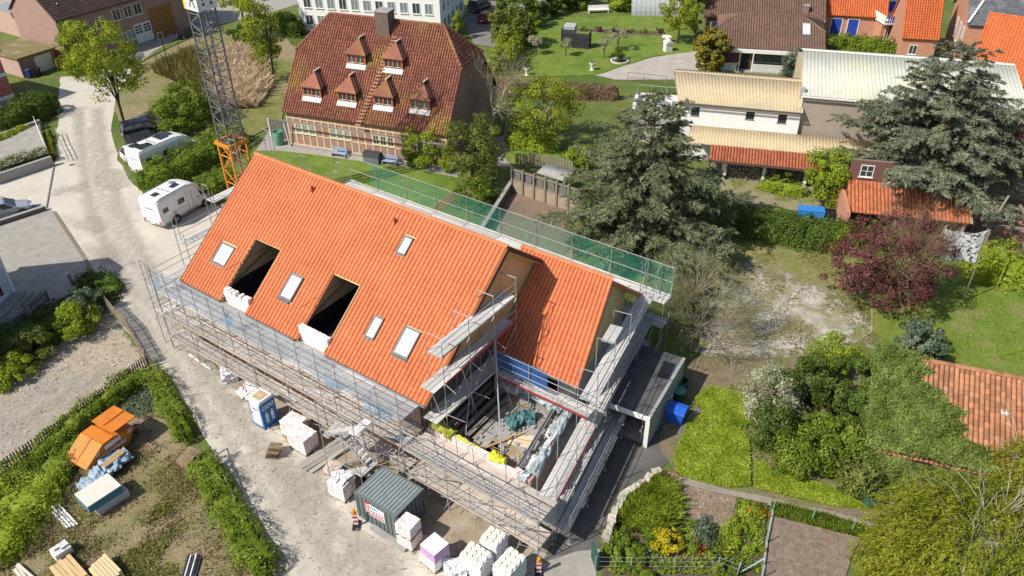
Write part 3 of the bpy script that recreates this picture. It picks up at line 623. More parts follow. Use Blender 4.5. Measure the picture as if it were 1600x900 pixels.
def crumple(parent, name, path, r, m, n=14, seg=.17, flat=.6):
    """crumpled sheeting along a path"""
    P = [np.array(p, float) for p in path]; rings = []
    for a, b in zip(P, P[1:]):
        k = max(2, int(np.linalg.norm(b-a)/seg))
        for i in range(k): rings.append(a+(b-a)*i/k)
    rings.append(P[-1]); v = []; 
    for i, c in enumerate(rings):
        d = rings[min(i+1, len(rings)-1)]-rings[max(i-1, 0)]; d = d/np.linalg.norm(d); x = np.cross(d, (0, 0, 1)); x /= np.linalg.norm(x)
        for j in range(n):
            a = 2*math.pi*j/n; rr = r*(.95+.3*math.sin(i*.9+j)*math.sin(i*.37+2*j)+rng.uniform(-.28, .28)); v.append(c+x*rr*math.cos(a)+np.array([0, 0, rr*math.sin(a)*flat]))
    f = [(i*n+j, i*n+(j+1) % n, (i+1)*n+(j+1) % n, (i+1)*n+j) for i in range(len(rings)-1) for j in range(n)]
    mb = MB(); mb.add(v, f+[tuple(range(n)), tuple(range(len(v)-n, len(v)))[::-1]]); return mb.build(name, m, parent)
crumple(shell, 'wall_sheeting', [(28.62, .7, 3.3), (28.45, 1.5, 3.36), (sR(2.4)-.2, 2.4, 3.3)], .27, M_FOIL, seg=.3, flat=.9); crumple(shell, 'wall_sheeting', [(sR(2.2)-.05, 2.2, 3.28), (sR(3)-.3, 3.1, 3.2), (sR(4)-.1, 4, 3.3)], .2, mat('white_foil', (.62, .64, .64), (.48, .51, .52), scale=2, rough=.4, bump=.7), seg=.35, flat=1.2); crumple(shell, 'wall_sheeting', [(sR(3.8)-.25, 3.9, 3.3), (sR(5)-.2, 5, 3.4), (sR(6.2)-.15, 6.2, 3.35)], .3, M_FOIL, seg=.3, flat=.8)
crumple(shell, 'wall_sheeting', [(28.1, .4, 3.2), (28.55, .4, 3.3)], .32, M_FOIL)
crumple(shell, 'olive_sheeting', [(21.8, .6, 3.5), (22.5, .5, 3.45), (23.4, .42, 3.42)], .36, mat('olive_foil', (.30, .31, .03), (.18, .2, .02), scale=2, rough=.45, bump=.8, bscale=5)); crumple(shell, 'yellow_sheeting', [(23.6, .5, 3.42), (24.4, .45, 3.36), (25.2, .5, 3.34)], .15, M_YFOIL); crumple(shell, 'yellow_sheeting', [(25.9, .55, 3.4), (26.4, .45, 3.42), (26.9, .55, 3.4)], .27, M_YFOIL); crumple(shell, 'wall_sheeting', [(22.6, 6.3, 3.0), (23.4, 6.0, 2.9)], .3, M_FOIL); crumple(shell, 'wall_sheeting', [(27.0, 5.2, 2.8), (27.4, 3.8, 2.8)], .22, M_WHITEW); crumple(shell, 'wall_sheeting', [(24.4, 6.0, 2.75), (25.0, 5.4, 2.72)], .35, mat('grey_foil', (.4, .42, .42), (.28, .3, .31), scale=2, rough=.5, bump=.6)); crumple(shell, 'wall_sheeting', [(28.0, 1.2, 2.8), (27.6, 2.2, 2.78)], .25, M_WHITEW)
crumple(shell, 'wall_sheeting', [(23.6, 6.2, 3.0), (25.4, 6.1, 3.2), (27.2, 6.0, 3.1)], .42, M_FOIL, flat=.8)
tarp = crumple(None, 'tarpaulin', [(25.1, 3.3, 2.95), (25.6, 4.2, 3.1), (26.1, 4.6, 2.9)], .5, mat('teal_tarp', (.10, .22, .22), (.05, .13, .14), scale=3, rough=.5, bump=.8), flat=.7)
tarp.location = BA; tarp.rotation_euler = (0, 0, BR); tag(tarp, 'crumpled teal tarpaulin heaped on the slab of the roofless extension', 'tarpaulin')
for i, (y, ln, x) in enumerate([(0, 4.8, 22.2), (.0, 5.2, 22.6), (.1, 5.0, 23.1), (.2, 4.6, 23.6), (.3, 4.9, 24.1)]):
    p = thing('plank', '%s grey plank from the brown gable lying across the open extension floor' % ('first', 'second', 'third', 'fourth', 'fifth')[i], 'plank', (0, 0, 0), 0, 'planks across the extension floor')
    p.location = (BA[0]+math.cos(BR)*x-math.sin(BR)*(1.1+y), BA[1]+math.sin(BR)*x+math.cos(BR)*(1.1+y), 2.7); p.rotation_euler = (0, 0, BR+rng.normal(0, .03))
    MB().box(-.13, .13, 0, ln, 0, .06).build('board', M_BOARD, p); MB().box(-.135, .135, ln-.05, ln+.004, -.003, .063).build('end_band', M_SLATEG, p)
def at_b(s, t, z=0.0): return (BA[0]+math.cos(BR)*s-math.sin(BR)*t, BA[1]+math.sin(BR)*s+math.cos(BR)*t, z)
for (s, t, w_, d_, r, c, nm, lb) in [(25.4, 1.5, 1.3, .8, .1, (.55, .47, .38), 'insulation_board', 'pale square board lying flat beside the yellow sheeting'), (26.4, 2.9, 1.5, 1.0, .3, (.68, .56, .38), 'plywood_sheet', 'cream plywood sheet lying on the slab near the teal tarpaulin'), (26.2, 1.4, 2.4, 1.6, .05, (.36, .25, .13), 'plywood_sheet', 'large brown plywood sheet covering the corner of the slab')]:
    o = thing(nm, lb, 'board', at_b(s, t, 2.69), BR+r); m = mat('board_%d' % int(c[1]*100), c, tuple(x*.8 for x in c), scale=2)
    MB().box(-w_/2, w_/2, -d_/2, d_/2, 0, .05).build('panel', m, o); MB().box(-w_/2, w_/2, -.02, .02, .051, .075).build('batten', M_TIMB, o)
for i, (s_, t_, w_, d_, r, lb) in enumerate([(24.6, 5.2, 1.8, .22, .2, 'thin pale board leaning near the foil heap of the wing wall'), (25.6, 2.2, 2.6, .16, 1.1, 'long pale batten lying across the brown plywood sheet'), (27.0, 4.6, 1.2, .5, .5, 'broken grey board by the metal channel'), (26.6, 5.4, 1.5, .3, -.3, 'dusty offcut beside the blue foil at the wing')]):
    o = thing('board', lb, 'board', at_b(s_, t_, 2.76+.05*i), BR+r); MB().box(-w_/2, w_/2, -d_/2, d_/2, 0, .045).build('plank', M_TIMB if i < 2 else M_BOARD, o); MB().box(-w_/2-.003, -w_/2+.06, -d_/2-.003, d_/2+.003, -.003, .05).build('end_grain', M_BOARD, o)
mbk = MB()
for i in range(150): x, y = rng.uniform(24.3, 28), rng.uniform(1.0, 6.4); r = rng.uniform(.04, .2)*rng.uniform(.5, 1); mbk.box(x-r, x+r, y-r*.7, y+r*.7, 2.69, 2.69+r)
tag(mbk.build('rubble', M_GPLAS, shell), kind='stuff')
o = thing('insulation_roll', 'pink insulation pack lying against the wall of the side wing', 'insulation', at_b(23.4, 6.0, 2.7), BR); MB().box(-.7, .7, -.3, .3, 0, .4).build('pack', M_INSUL, o); MB().box(-.1, .1, -.304, .304, -.003, .404).build('strap', M_WHITEW, o)
o = thing('metal_profile', 'long grey roof channel standing inside the foil-wrapped side wall', 'beam', at_b(27.6, .8, 2.7), BR+math.atan2(-.18, 1)*-1+math.pi/2*0); 
mb = MB(); mb.box(-.1, .1, 0, 5.4, .35, .4).box(-.1, -.06, 0, 5.4, .4, .5).box(.06, .1, 0, 5.4, .4, .5); mb.build('channel', M_SLATEG, o)
for y in (.2, 2.6, 5): MB().box(-.06, .06, y, y+.1, 0, .35).build('support', M_TIMB, o)
# ---------------------------------------------------------------- scaffolding (local frame of the house)
M_STEEL = mat('galvanised_tube', (.42, .42, .42), (.30, .30, .30), scale=4, rough=.5, metal=.3)
M_DECKS = mat('steel_deck', (.56, .545, .52), (.42, .41, .39), scale=2.5, rough=.6, isl=.2, fine=.18, fscale=9)
M_DECKW = mat('timber_deck', (.54, .475, .42), (.39, .335, .295), scale=2.5, rough=.85, isl=.22, fine=.15, fscale=8)
M_TOE = mat('toe_board_red', (.34, .035, .04), (.25, .03, .03))
def netmat(name, c, op, sc=60):
    if name in MATS: return MATS[name]
    m = mat(name, c, tuple(x*.8 for x in c), scale=2, rough=.7); t = m.node_tree; N = t.nodes; K = t.links; b = N['Principled BSDF']
    co = N.new('ShaderNodeTexCoord'); n = N.new('ShaderNodeTexNoise'); n.inputs['Scale'].default_value = 1.2; K.new(co.outputs['Object'], n.inputs['Vector'])
    r = N.new('ShaderNodeMapRange'); r.inputs[3].default_value = op-.18; r.inputs[4].default_value = op+.18; K.new(n.outputs[0], r.inputs[0]); K.new(r.outputs[0], b.inputs['Alpha']); return m
N_GREEN = netmat('green_net', (.05, .26, .18), .36); N_GREY = netmat('grey_net', (.30, .36, .43), .3); N_BLUE = netmat('blue_net', (.03, .10, .30), .8); N_LBLUE = netmat('light_blue_net', (.12, .27, .42), .5)
class Scaf:
    def __init__(s, label, o=(0, 0), ang=0.0, name='scaffold'):
        s.t = thing(name, label, 'scaffold', at_b(o[0], o[1]), BR+ang)
    def post(s, x, y, z0, z1): tubeo(s.t, 'post', (x, y, z0+.02), (x, y, z1), .026, M_STEEL); 
    def foot(s, x, y): boxo(s.t, 'base_plate', x-.1, x+.1, y-.1, y+.1, .035, .045, M_STEEL)
    def rail(s, a, b, r=.022, nm='rail'): tubeo(s.t, nm, a, b, r, M_STEEL)
    def deck(s, x0, x1, y0, y1, z, m=None, n=3, along='x'):
        m = m or M_DECKS
        for i in range(n):
            if along == 'x':
                a = y0+(y1-y0)*i/n; b = y0+(y1-y0)*(i+1)/n-.035; boxo(s.t, 'deck_board', x0+.02, x1-.02, a, b, z-.05+rng.uniform(-.008, .008), z, m)
            else:
                a = x0+(x1-x0)*i/n; b = x0+(x1-x0)*(i+1)/n-.035; boxo(s.t, 'deck_board', a, b, y0+.02, y1-.02, z-.05+rng.uniform(-.008, .008), z, m)
    def run(s, xs, yi, yo, levels, top, m=None, n=3, guard=True, inner_top=None, braces=True, toe=True, skip=()):
        """bays along x between inner line yi and outer line yo"""
        for k, x in enumerate(xs):
            s.post(x, yo, 0, top[k] if hasattr(top, '__len__') else top); s.post(x, yi, 0, inner_top or max(levels)); s.foot(x, yo); s.foot(x, yi)
            for z in levels: s.rail((x, yi, z-.08), (x, yo, z-.08), nm='transom')
            tt = top[k] if hasattr(top, '__len__') else top
            z = max(levels); s.rail((x, yo, z+1.0), (x, (yi+yo)/2, z+.02), .016, 'bracket')
        for k, (a, b) in enumerate(zip(xs, xs[1:])):
            for z in levels:
                if (k, z) in skip: continue
                s.deck(a, b, min(yi, yo)+.06, max(yi, yo)-.06, z, m, n)
                if guard:
                    for h in (.5, 1.0): s.rail((a, yo, z+h), (b, yo, z+h))
                if toe: boxo(s.t, 'toe_board', a+.03, b-.03, yo-.045, yo-.02, z+.01, z+.16, m or M_DECKS)
            if braces and k % 2 == 0:
                zz = [0.1]+list(levels)
                for z0, z1 in zip(zz, zz[1:]): s.rail((a, yo-.03, z0), (b, yo-.03, z1), .02, 'brace')
    def net(s, x0, x1, y, z0, z1, m, sag=.12, nm='net'):
        k = max(2, int((x1-x0)/.5)); v = []; f = []
        for i in range(k+1):
            for j in range(5): v.append((x0+(x1-x0)*i/k, y+sag*math.sin(j/4*math.pi)*rng.uniform(.2, 1), z0+(z1-z0)*j/4-.05*math.sin(i*1.3)*(j in (0,))))
        for i in range(k):
            for j in range(4): f.append((i*5+j, (i+1)*5+j, (i+1)*5+j+1, i*5+j+1))
        mb = MB(); mb.add(v, f); return mb.build(nm, m, s.t)
    def ladder(s, p0, p1, w=.4):
        p0 = Vector(p0); p1 = Vector(p1); side = Vector((w/2, 0, 0)); mb = MB()
        mb.tube(p0-side, p1-side, .025).tube(p0+side, p1+side, .025); n = int((p1-p0).length/.28)
        for i in range(1, n): c = p0+(p1-p0)*i/n; mb.tube(c-side, c+side, .018)
        mb.build('ladder', M_STEEL, s.t)
# front of the tiled house
f1 = Scaf('scaffold with plank decks and grey netting along the eaves of the tiled house')
xs = [-.6, 2.4, 5.5, 8.7, 11.9, 15.1, 18.3, 21.4]
f1.run(xs, -.55, -1.7, (1.1, 3.1), 7.2, M_DECKW, 4, inner_top=5.1)
for a, b in zip(xs, xs[1:]):
    f1.deck(a, b, -1.64, .22, 5.0, M_DECKS, 5)
    f1.deck(a, b, -.5, .28, 3.05, M_DECKW, 2)
    for h in (.5, 1.0, 1.5, 2.0): f1.rail((a, -1.7, 5.05+h), (b, -1.7, 5.05+h))
    for z in (1.1, 3.1, 5.05):
        for k in range(2): x = a+(b-a)*(.05+.5*k)+rng.normal(0, .1); f1.rail((x, -.6, z-.12), (x+rng.normal(0, .1), -2.35+rng.normal(0, .15), z-.1+rng.normal(0, .05)), .022, 'outrigger'); f1.rail((x, -1.75, z+1.0), (x+.05, -2.2, z+.1), .018, 'coupler_tube')
    f1.rail((a, -1.72, 3.2), (b, -1.72, 5.0), .02, 'brace'); f1.rail((b, -1.72, 1.2), (a, -1.72, 3.0), .02, 'brace'); f1.rail((a, -.58, 3.2), (b, -.58, 5.0), .02, 'brace')
    f1.post((a+b)/2, -1.7, 3.1, 7.0)
f1.net(-.6, 15.1, -1.66, 5.1, 7.0, N_GREY); f1.net(15.1, 21.4, -1.66, 5.1, 6.5, N_GREY)
for a, b, z0, z1 in ((-.5, .3, 5.6, 6.8), (6.9, 7.7, 5.6, 6.6), (15.6, 16.9, 5.0, 5.7), (18.6, 20.6, 4.6, 5.5), (21.1, 21.5, 3.6, 4.5)): f1.net(a, b, -1.74, z0, z1, N_LBLUE, .3, nm='blue_sheet')
# front of the roofless extension
f2 = Scaf('pale plank scaffold along the front of the roofless extension')
xs2 = [21.55, 24.6, 27.7, 30.6]
f2.run(xs2, -.35, -1.75, (1.1, 3.1), [5.6, 5.3, 5.0, 4.9], M_DECKW, 5)
for a, b in zip(xs2, xs2[1:]):
    f2.deck(a, b, -.32, .16, 3.0, M_DECKW, 1)
    for z in (1.1, 3.1):
        for k in range(3): x = a+(b-a)*(.05+.33*k)+rng.normal(0, .1); f2.rail((x, -.5, z-.12), (x+rng.normal(0, .1), -2.3+rng.normal(0, .15), z-.1), .022, 'outrigger'); f2.rail((x, -1.8, z+1), (x+.1, -2.3, z+.1), .018, 'coupler_tube')
    f2.rail((a, -1.8, 1.2), (b, -1.8, 3.0), .02, 'brace'); f2.rail((b, -1.8, 3.2), (a, -1.8, 4.9), .02, 'brace'); f2.post((a+b)/2, -1.75, 1.1, 4.4)
    for h in (.25, .75, 1.5): f2.rail((a, -1.75, 3.1+h), (b, -1.75, 3.1+h))
# right hand side, follows the askew wall
angR = math.atan2(.18, 1)+math.pi/2
f3 = Scaf('steel deck scaffold down the drive side of the wing with ladder', (29.15, 0), angR)
ys = [-.2, 2.6, 5.5, 8.4, 11.3, 14.2, 17.0]
f3.run(ys, -.25, -1.35, (1.1, 3.1), [5, 5, 7.4, 7.4, 7.4, 7.4, 7.4], M_DECKS, 3, inner_top=5.2)
for a, b in zip(ys[2:], ys[3:]):
    f3.deck(a, b, -1.3, -.3, 5.1, M_DECKS, 3)
    for h in (.5, 1.0): f3.rail((a, -1.35, 5.1+h), (b, -1.35, 5.1+h))
    f3.rail((a, -1.35, 7.3), (a, -.3, 7.3)); f3.post(a, -.25, 5.1, 7.3)
f3.deck(ys[0], ys[4], -2.15, -1.42, 1.1, M_DECKS, 2)
for a, b in zip(ys, ys[1:]):
    boxo(f3.t, 'toe_board', a+.05, b-.05, -1.44, -1.41, 3.12, 3.28, M_TOE if a < 3 else M_DECKW)
    for h in (.5, 1.): f3.rail((a, -2.15, 1.1+h), (b, -2.15, 1.1+h))
    f3.post(a, -2.15, 0, 2.3); f3.foot(a, -2.15)
f3.ladder((9.2, -.9, 3.1), (9.7, -.9, 5.1)); f3.deck(8.5, 10.2, -1.2, -.4, 7.1, M_DECKS, 2)
# rear with green net
f4 = Scaf('rear scaffold with green safety netting between the tiled roof and the lawn')
xs4 = [-1.0, 2.1, 5.2, 8.3, 11.4, 14.5, 17.6, 20.7, 23.8, 26.4, 28.4]
f4.run(xs4, 16.25, 17.3, (3.1, 5.1), 7.4, M_DECKS, 3, guard=False)
for a, b in zip(xs4, xs4[1:]): f4.rail((a, 17.3, 7.35), (b, 17.3, 7.35), nm='top_rail'); f4.rail((a, 17.3, 6.2), (b, 17.3, 6.2))
f4.net(1.3, 28.4, 17.33, 5.15, 7.3, N_GREEN)
for x in (26.6, 27.6):
    for y in (16.3, 17.2): f4.post(x, y, 5.1, 7.3)
    f4.rail((x, 16.3, 7.3), (x, 17.2, 7.3)); f4.rail((x, 16.3, 6.3), (x, 17.2, 6.3))
# left gable
f5 = Scaf('tall narrow scaffold beside the camper van at the gable of the tiled house')
for y, tp in ((-1.7, 7.2), (1.3, 9.4), (4.2, 10.3), (7.1, 12.6), (10.0, 12.3), (13, 9), (16, 7.4)):
    f5.post(-.5, y, 0, min(tp, 8) if y < 4 else tp-.3); f5.post(-1.5, y, 0, tp); f5.foot(-1.5, y); f5.foot(-.5, y); f5.rail((-.5, y, min(tp, 8)), (-1.5, y, min(tp, 8)), nm='transom'); f5.rail((-1.5, y, tp), (-.9, y, tp), nm='transom'); f5.rail((-.9, y, tp), (-.9, y, tp-2), nm='post')
    f5.rail((-1.5, y, tp-1), (-.9, y, tp-1), nm='transom')
ygl = [-1.7, 1.3, 4.2, 7.1, 10, 13, 16]
for a, b in zip(ygl, ygl[1:]):
    for z in (3.1, 5.1, 7.1):
        if z == 7.1 and (a < 1 or a > 10): continue
        f5.deck(-1.45, -.55, a, b, z, M_DECKS, 3, 'y')
        for h in (.5, 1): f5.rail((-1.5, a, z+h), (-1.5, b, z+h))
for y in (7.1, 10): f5.rail((-1.5, y, 9), (-1.5, y+2.9, 9))
f5.deck(-1.45, -.55, 4.2, 10, 9.1, M_DECKS, 3, 'y')
# against the gable above the roofless extension
f6 = Scaf('steep stacked scaffold with three decks against the brown gable above the extension')
yg = [.6, 2.9, 5.2, 7.4]
for y in yg:
    for x in (21.75, 22.85):
        f6.post(x, y, 0 if x > 22 else 2.7, 10.1 if y > 1 else 9.6)
    for z in (4.45, 6.75, 8.7): f6.rail((21.75, y, z-.08), (22.85, y, z-.08), nm='transom')
    f6.rail((21.75, y, 10.0), (22.85, y, 10.0), .03, 'frame_head')
for a, b in zip(yg, yg[1:]):
    for z in (4.45, 6.75, 8.7):
        f6.deck(21.8, 22.8, a-(.8 if a == yg[0] and z < 8 else 0), b, z, M_DECKS, 3, 'y')
        for h in (.5, 1.0): f6.rail((22.85, a, z+h), (22.85, b, z+h))
        boxo(f6.t, 'toe_board', 22.86, 22.89, a, b, z+.01, z+.15, M_TOE if z == 6.75 else M_DECKS)
    f6.rail((22.88, a, 4.5), (22.88, b, 6.7), .02, 'brace'); f6.rail((22.88, a, 6.8), (22.88, b, 8.6), .02, 'brace')
f6.rail((22.9, 5.2, 6.9), (26.3, 1.0, 2.7), .045, 'raking_shore'); f6.rail((22.9, .6, 3.2), (21.8, .4, 6.6), .03, 'brace')
# along the eaves of the wing
f7 = Scaf('short scaffold with blue netting below the eaves of the lower wing')
xs7 = [22.95, 25.4, 27.4, 29.3]
for x in xs7:
    for y in (5.0, 6.1): f7.post(x, y, 2.7 if x < 28.3 else 0, 6.4 if y < 6 else 4.4)
    f7.rail((x, 5.0, 4.22), (x, 6.1, 4.22), nm='transom')
for a, b in zip(xs7, xs7[1:]):
    f7.deck(a, b, 5.05, 6.05, 4.3, M_DECKS, 3)
    for h in (.5, 1, 1.5, 2.0): f7.rail((a, 5.0, 4.3+h), (b, 5.0, 4.3+h))
    boxo(f7.t, 'toe_board', a, b, 4.96, 4.985, 4.32, 4.47, M_TOE)
    for k in range(8): f7.rail((a+(b-a)*k/8, 4.98, 4.4+.4*(k % 2)), (a+(b-a)*(k+1)/8, 4.98, 4.8-.4*(k % 2)), .012, 'lattice')
f7.net(22.95, 26.6, 5.05, 5.0, 6.35, N_BLUE)
# stair tower
f8 = Scaf('zigzag stair tower of scaffold tubes standing in front of the decks', name='stair_tower')
X0, X1, Y0, Y1 = 17.4, 20.2, -3.9, -2.55
for x in (X0, X1):
    for y in (Y0, Y1): f8.post(x, y, 0, 6.3); f8.foot(x, y)
for z in (2.1, 4.1, 6.2):
    f8.rail((X0, Y0, z), (X1, Y0, z)); f8.rail((X0, Y1, z), (X1, Y1, z)); f8.rail((X0, Y0, z), (X0, Y1, z)); f8.rail((X1, Y0, z), (X1, Y1, z))
for k, (za, zb) in enumerate([(0.1, 1.9), (1.9, 3.6), (3.6, 5.1)]):
    ya = Y0+.06 if k % 2 == 0 else Y0+.7; xa, xb = (X0+.2, X1-.5) if k % 2 == 0 else (X1-.2, X0+.5)
    for yy in (ya, ya+.56): baro(f8.t, 'stringer', (xa, yy, za), (xb, yy, zb), .03, .14, M_STEEL)
    n = 8
    for i in range(1, n): x = xa+(xb-xa)*i/n; z = za+(zb-za)*i/n; boxo(f8.t, 'tread', x-.11, x+.11, ya+.02, ya+.54, z-.03, z, M_DECKS)
    f8.rail((xa, ya, za+1), (xb, ya, zb+1), nm='hand_rail'); boxo(f8.t, 'landing', min(xb, xb+(.5 if xb > xa else -.5)), max(xb, xb+(.5 if xb > xa else -.5)), Y0+.03, Y1, zb-.04, zb, M_DECKS)

# loose tubes and boards propped in the bay of the extension
for (a, b) in (((23.1, 3.0, 2.7), (23.0, 2.0, 7.0)), ((23.2, 5.6, 2.7), (22.9, 4.6, 6.6)), ((24.2, 5.0, 2.7), (22.95, 5.2, 5.0)), ((23.6, 1.2, 2.7), (22.9, 2.6, 4.5)), ((25.6, 6.0, 2.7), (25.4, 5.1, 4.3)), ((27.2, 5.8, 2.7), (27.4, 5.0, 4.3))): f6.rail(a, b, .026, 'prop')
for y in (.6, 2.9, 5.2):
    f6.rail((22.85, y, 4.6), (24.0, y+.2, 4.5), .022, 'outrigger'); f6.rail((22.85, y, 6.9), (23.8, y-.2, 6.8), .022, 'outrigger')
for k in range(10): x = 22.2+rng.uniform(0, 8); y = -1.7 if k % 2 else -.4; f2.rail((x, y, 3.1), (x+rng.normal(0, .05), y, 4.2+rng.uniform(0, .5)), .022, 'prop')
for i, (x, z) in enumerate(((2.0, 3.12), (7.2, 3.12), (11, 1.12), (14.6, 3.12), (17.2, 1.12), (24, 3.12), (27, 1.12))): boxo(f1.t if x < 21 else f2.t, 'loose_board', x-.9, x+.9, -1.2, -1.0, z, z+.04, M_DECKS, rng.normal(0, .12))
# ---------------------------------------------------------------- building site things
def textmesh(parent, body, loc, rot, size, m, name='lettering', bold=.0):
    c = bpy.data.curves.new(name, 'FONT'); c.body = body; c.size = size; c.align_x = 'CENTER'; c.align_y = 'CENTER'; c.offset = bold; c.extrude = .003
    o = bpy.data.objects.new('tmp', c); COL.objects.link(o); dg = bpy.context.evaluated_depsgraph_get(); me = bpy.data.meshes.new_from_object(o.evaluated_get(dg)); bpy.data.objects.remove(o)
    me.materials.clear(); me.materials.append(m); return link(name, me, parent, loc, rot)
FRONT = (math.pi/2, 0, 0)                     # lettering upright on a face that looks along -y
M_WPL = mat('white_plastic', (.76, .76, .75), (.68, .68, .67), scale=2, rough=.5)
M_BLUE = mat('toilet_blue', (.03, .17, .46), (.025, .13, .38), scale=2, rough=.45)
M_PALLET = mat('pallet_wood', (.34, .25, .16), (.25, .18, .11), scale=5, isl=.15)
M_PINKW = mat('brick_wrap', (.78, .70, .68), (.70, .50, .46), scale=3.5, rough=.4, isl=.05, contrast=.06, c3=(.80, .77, .75), s3=1.5, t3=.5, bump=.4, bscale=5)
M_WRAP = mat('white_wrap', (.78, .77, .78), (.66, .63, .66), scale=2.5, rough=.35, bump=.5, bscale=5)
M_CONT = mat('container_green', (.145, .17, .17), (.12, .14, .14), scale=1.5, rough=.55)
M_RED = mat('sign_red', (.55, .03, .06), (.48, .025, .05)); M_ORAN = mat('skip_orange', (.62, .20, .025), (.52, .155, .02), scale=1.2, rough=.5, c3=(.45, .17, .06), s3=1.4, t3=.64)
M_BLACK = mat('black', (.015, .015, .017), (.02, .02, .02), rough=.5)
def pallet(parent, w=1.2, d=.8, z=0.0, name='pallet'):
    mb = MB()
    for i in range(5): x = -d/2+i*(d-.1)/4; mb.box(-w/2, w/2, x, x+.1, z+.12, z+.144)
    for x in (-w/2, -.05, w/2-.1): mb.box(x, x+.1, -d/2, d/2, z+.1, z+.119); mb.box(x, x+.1, -d/2, -d/2+.1, z+.02, z+.099); mb.box(x, x+.1, d/2-.1, d/2, z+.02, z+.099); mb.box(x, x+.1, -.05, .05, z+.02, z+.099); mb.box(x, x+.1, -d/2, d/2, z, z+.019)
    return mb.build(name, M_PALLET, parent)
def softbox(w, d, h, z0, seg=5, amp=.03, bulge=.04):
    """slightly lumpy wrapped block"""
    bm = bmesh.new(); bmesh.ops.create_cube(bm, size=1); bmesh.ops.subdivide_edges(bm, edges=bm.edges[:], cuts=seg, use_grid_fill=True)
    for v in bm.verts:
        x, y, z = v.co; b = 1+bulge*(1-abs(2*z)**2); v.co = Vector((x*w*b, y*d*b, (z+.5)*h+z0))+Vector(rng.normal(0, amp, 3))*(.3 if z < -.49 else 1)
        if z < -.49: v.co.z = z0
    me = bpy.data.meshes.new('block'); bm.to_mesh(me); bm.free(); return me
def brick_pack(parent, w, d, h, z, m, step=.25, name='brick_pack', jit=.012):
    nx, ny, nz = max(1, int(w/step)), max(1, int(d/.37)), max(1, int(h/.24)); mb = MB()
    for i in range(nx):
        for j in range(ny):
            for k in range(nz):
                a, b = rng.normal(0, jit, 2); x, y, zz = -w/2+i*w/nx+a, -d/2+j*d/ny+b, z+k*h/nz; mb.box(x+.004, x+w/nx-.006, y+.004, y+d/ny-.006, zz+.002, zz+h/nz-.006)
    return mb.build(name, m, parent)
# portable toilet
t = thing('portable_toilet', 'blue and white portable toilet standing on the road before the scaffold', 'toilet', at_b(10.0, -3.4), BR)
Wt = 1.12
mb = MB(); mb.box(0, Wt, 0, Wt, .12, 2.05); mb.build('cabin', M_BLUE, t)
MB().box(-.03, Wt+.03, -.03, Wt+.03, 0, .12).build('base', M_BLUE, t)
MB().hexa([(-.03, -.03, 2.05), (Wt+.03, -.03, 2.05), (Wt+.03, Wt+.03, 2.05), (-.03, Wt+.03, 2.05), (.04, .04, 2.22), (Wt-.04, .04, 2.22), (Wt-.04, Wt-.04, 2.22), (.04, Wt-.04, 2.22)]).build('roof', M_WPL, t)
MB().box(.2, Wt-.2, .2, Wt-.2, 2.221, 2.24).build('roof_panel', mat('brown_stain', (.34, .22, .10), (.5, .4, .26), scale=3), t)
dr = MB().box(.12, Wt-.12, -.02, 0, .2, 1.95).build('door', M_WPL, t); MB().box(.2, .26, -.05, -.021, 1.0, 1.15).build('handle', M_BLACK, dr)
sp = MB().box(Wt+.0, Wt+.02, .1, Wt-.1, .25, 1.95).build('side_panel', mat('panel_blue', (.04, .2, .5), (.035, .17, .45)), t)
textmesh(sp, 'DIXI', (Wt+.022, Wt/2, 1.62), (math.pi/2, 0, math.pi/2), .46, M_WPL, bold=.01)
for y, hh in ((.33, .75), (.76, .75)):   # two white figures of the print
    mb = MB(); mb.box(Wt+.021, Wt+.025, y-.11, y+.11, .75, 1.1).box(Wt+.021, Wt+.025, y-.09, y-.02, .4, .75).box(Wt+.021, Wt+.025, y+.02, y+.09, .4, .75); mb.tube((Wt+.021, y, 1.2), (Wt+.025, y, 1.2), .075, n=10); mb.build('figure', M_WPL, sp)
textmesh(dr, 'DIXI', (Wt/2, -.023, 1.5), FRONT, .3, M_BLUE, bold=.008)
# grey container
fl, fr_, fL = FR((561, 806), (621, 843)); fl = (fl[0], fl[1], 0)
c = thing('storage_container', 'dark green corrugated storage container with red and white signs by the brick pallets', 'container', fl, fr_)
CL, CD, CH = 2.95, 2.25, 2.0
mb = MB(); n = 20
for i in range(n):
    x = i*CL/n; dd = .0 if i % 2 else .04; mb.box(x, x+CL/n, -.0+.03-dd, .08, .12, CH-.1); mb.box(x, x+CL/n, CD-.08, CD-.03+dd, .12, CH-.1)
for i in range(14):
    y = .08+i*(CD-.16)/14; dd = 0 if i % 2 else .04; mb.box(.0+.03-dd, .08, y, y+(CD-.16)/14, .12, CH-.1); mb.box(CL-.08, CL-.03+dd, y, y+(CD-.16)/14, .12, CH-.1)
mb.build('wall', M_CONT, c)
mb = MB(); mb.box(-.03, CL+.03, -.03, .1, 0, .12).box(-.03, CL+.03, CD-.1, CD+.03, 0, .12).box(-.03, .1, .1, CD-.1, 0, .12).box(CL-.1, CL+.03, .1, CD-.1, 0, .12)
mb.box(-.03, CL+.03, -.03, .1, CH-.1, CH).box(-.03, CL+.03, CD-.1, CD+.03, CH-.1, CH).box(-.03, .1, .1, CD-.1, CH-.1, CH).box(CL-.1, CL+.03, .1, CD-.1, CH-.1, CH)
for x in (-.035, CL-.065):
    for y in (-.035, CD-.065): mb.box(x, x+.1, y, y+.1, .121, CH-.101)
mb.build('frame', M_CONT, c)
RIB = mat('container_roof', (.24, .275, .275), (.20, .235, .24), scale=1.5, rough=.5)
rf = MB().box(.1, CL-.1, .1, CD-.1, CH-.05, CH-.015).build('roof', RIB, c)
for i in range(12): x = .12+i*(CL-.24)/12; MB().box(x+.03, x+(CL-.24)/12-.06, .1, CD-.1, CH-.014, CH+.03).build('roof_rib', RIB, rf)
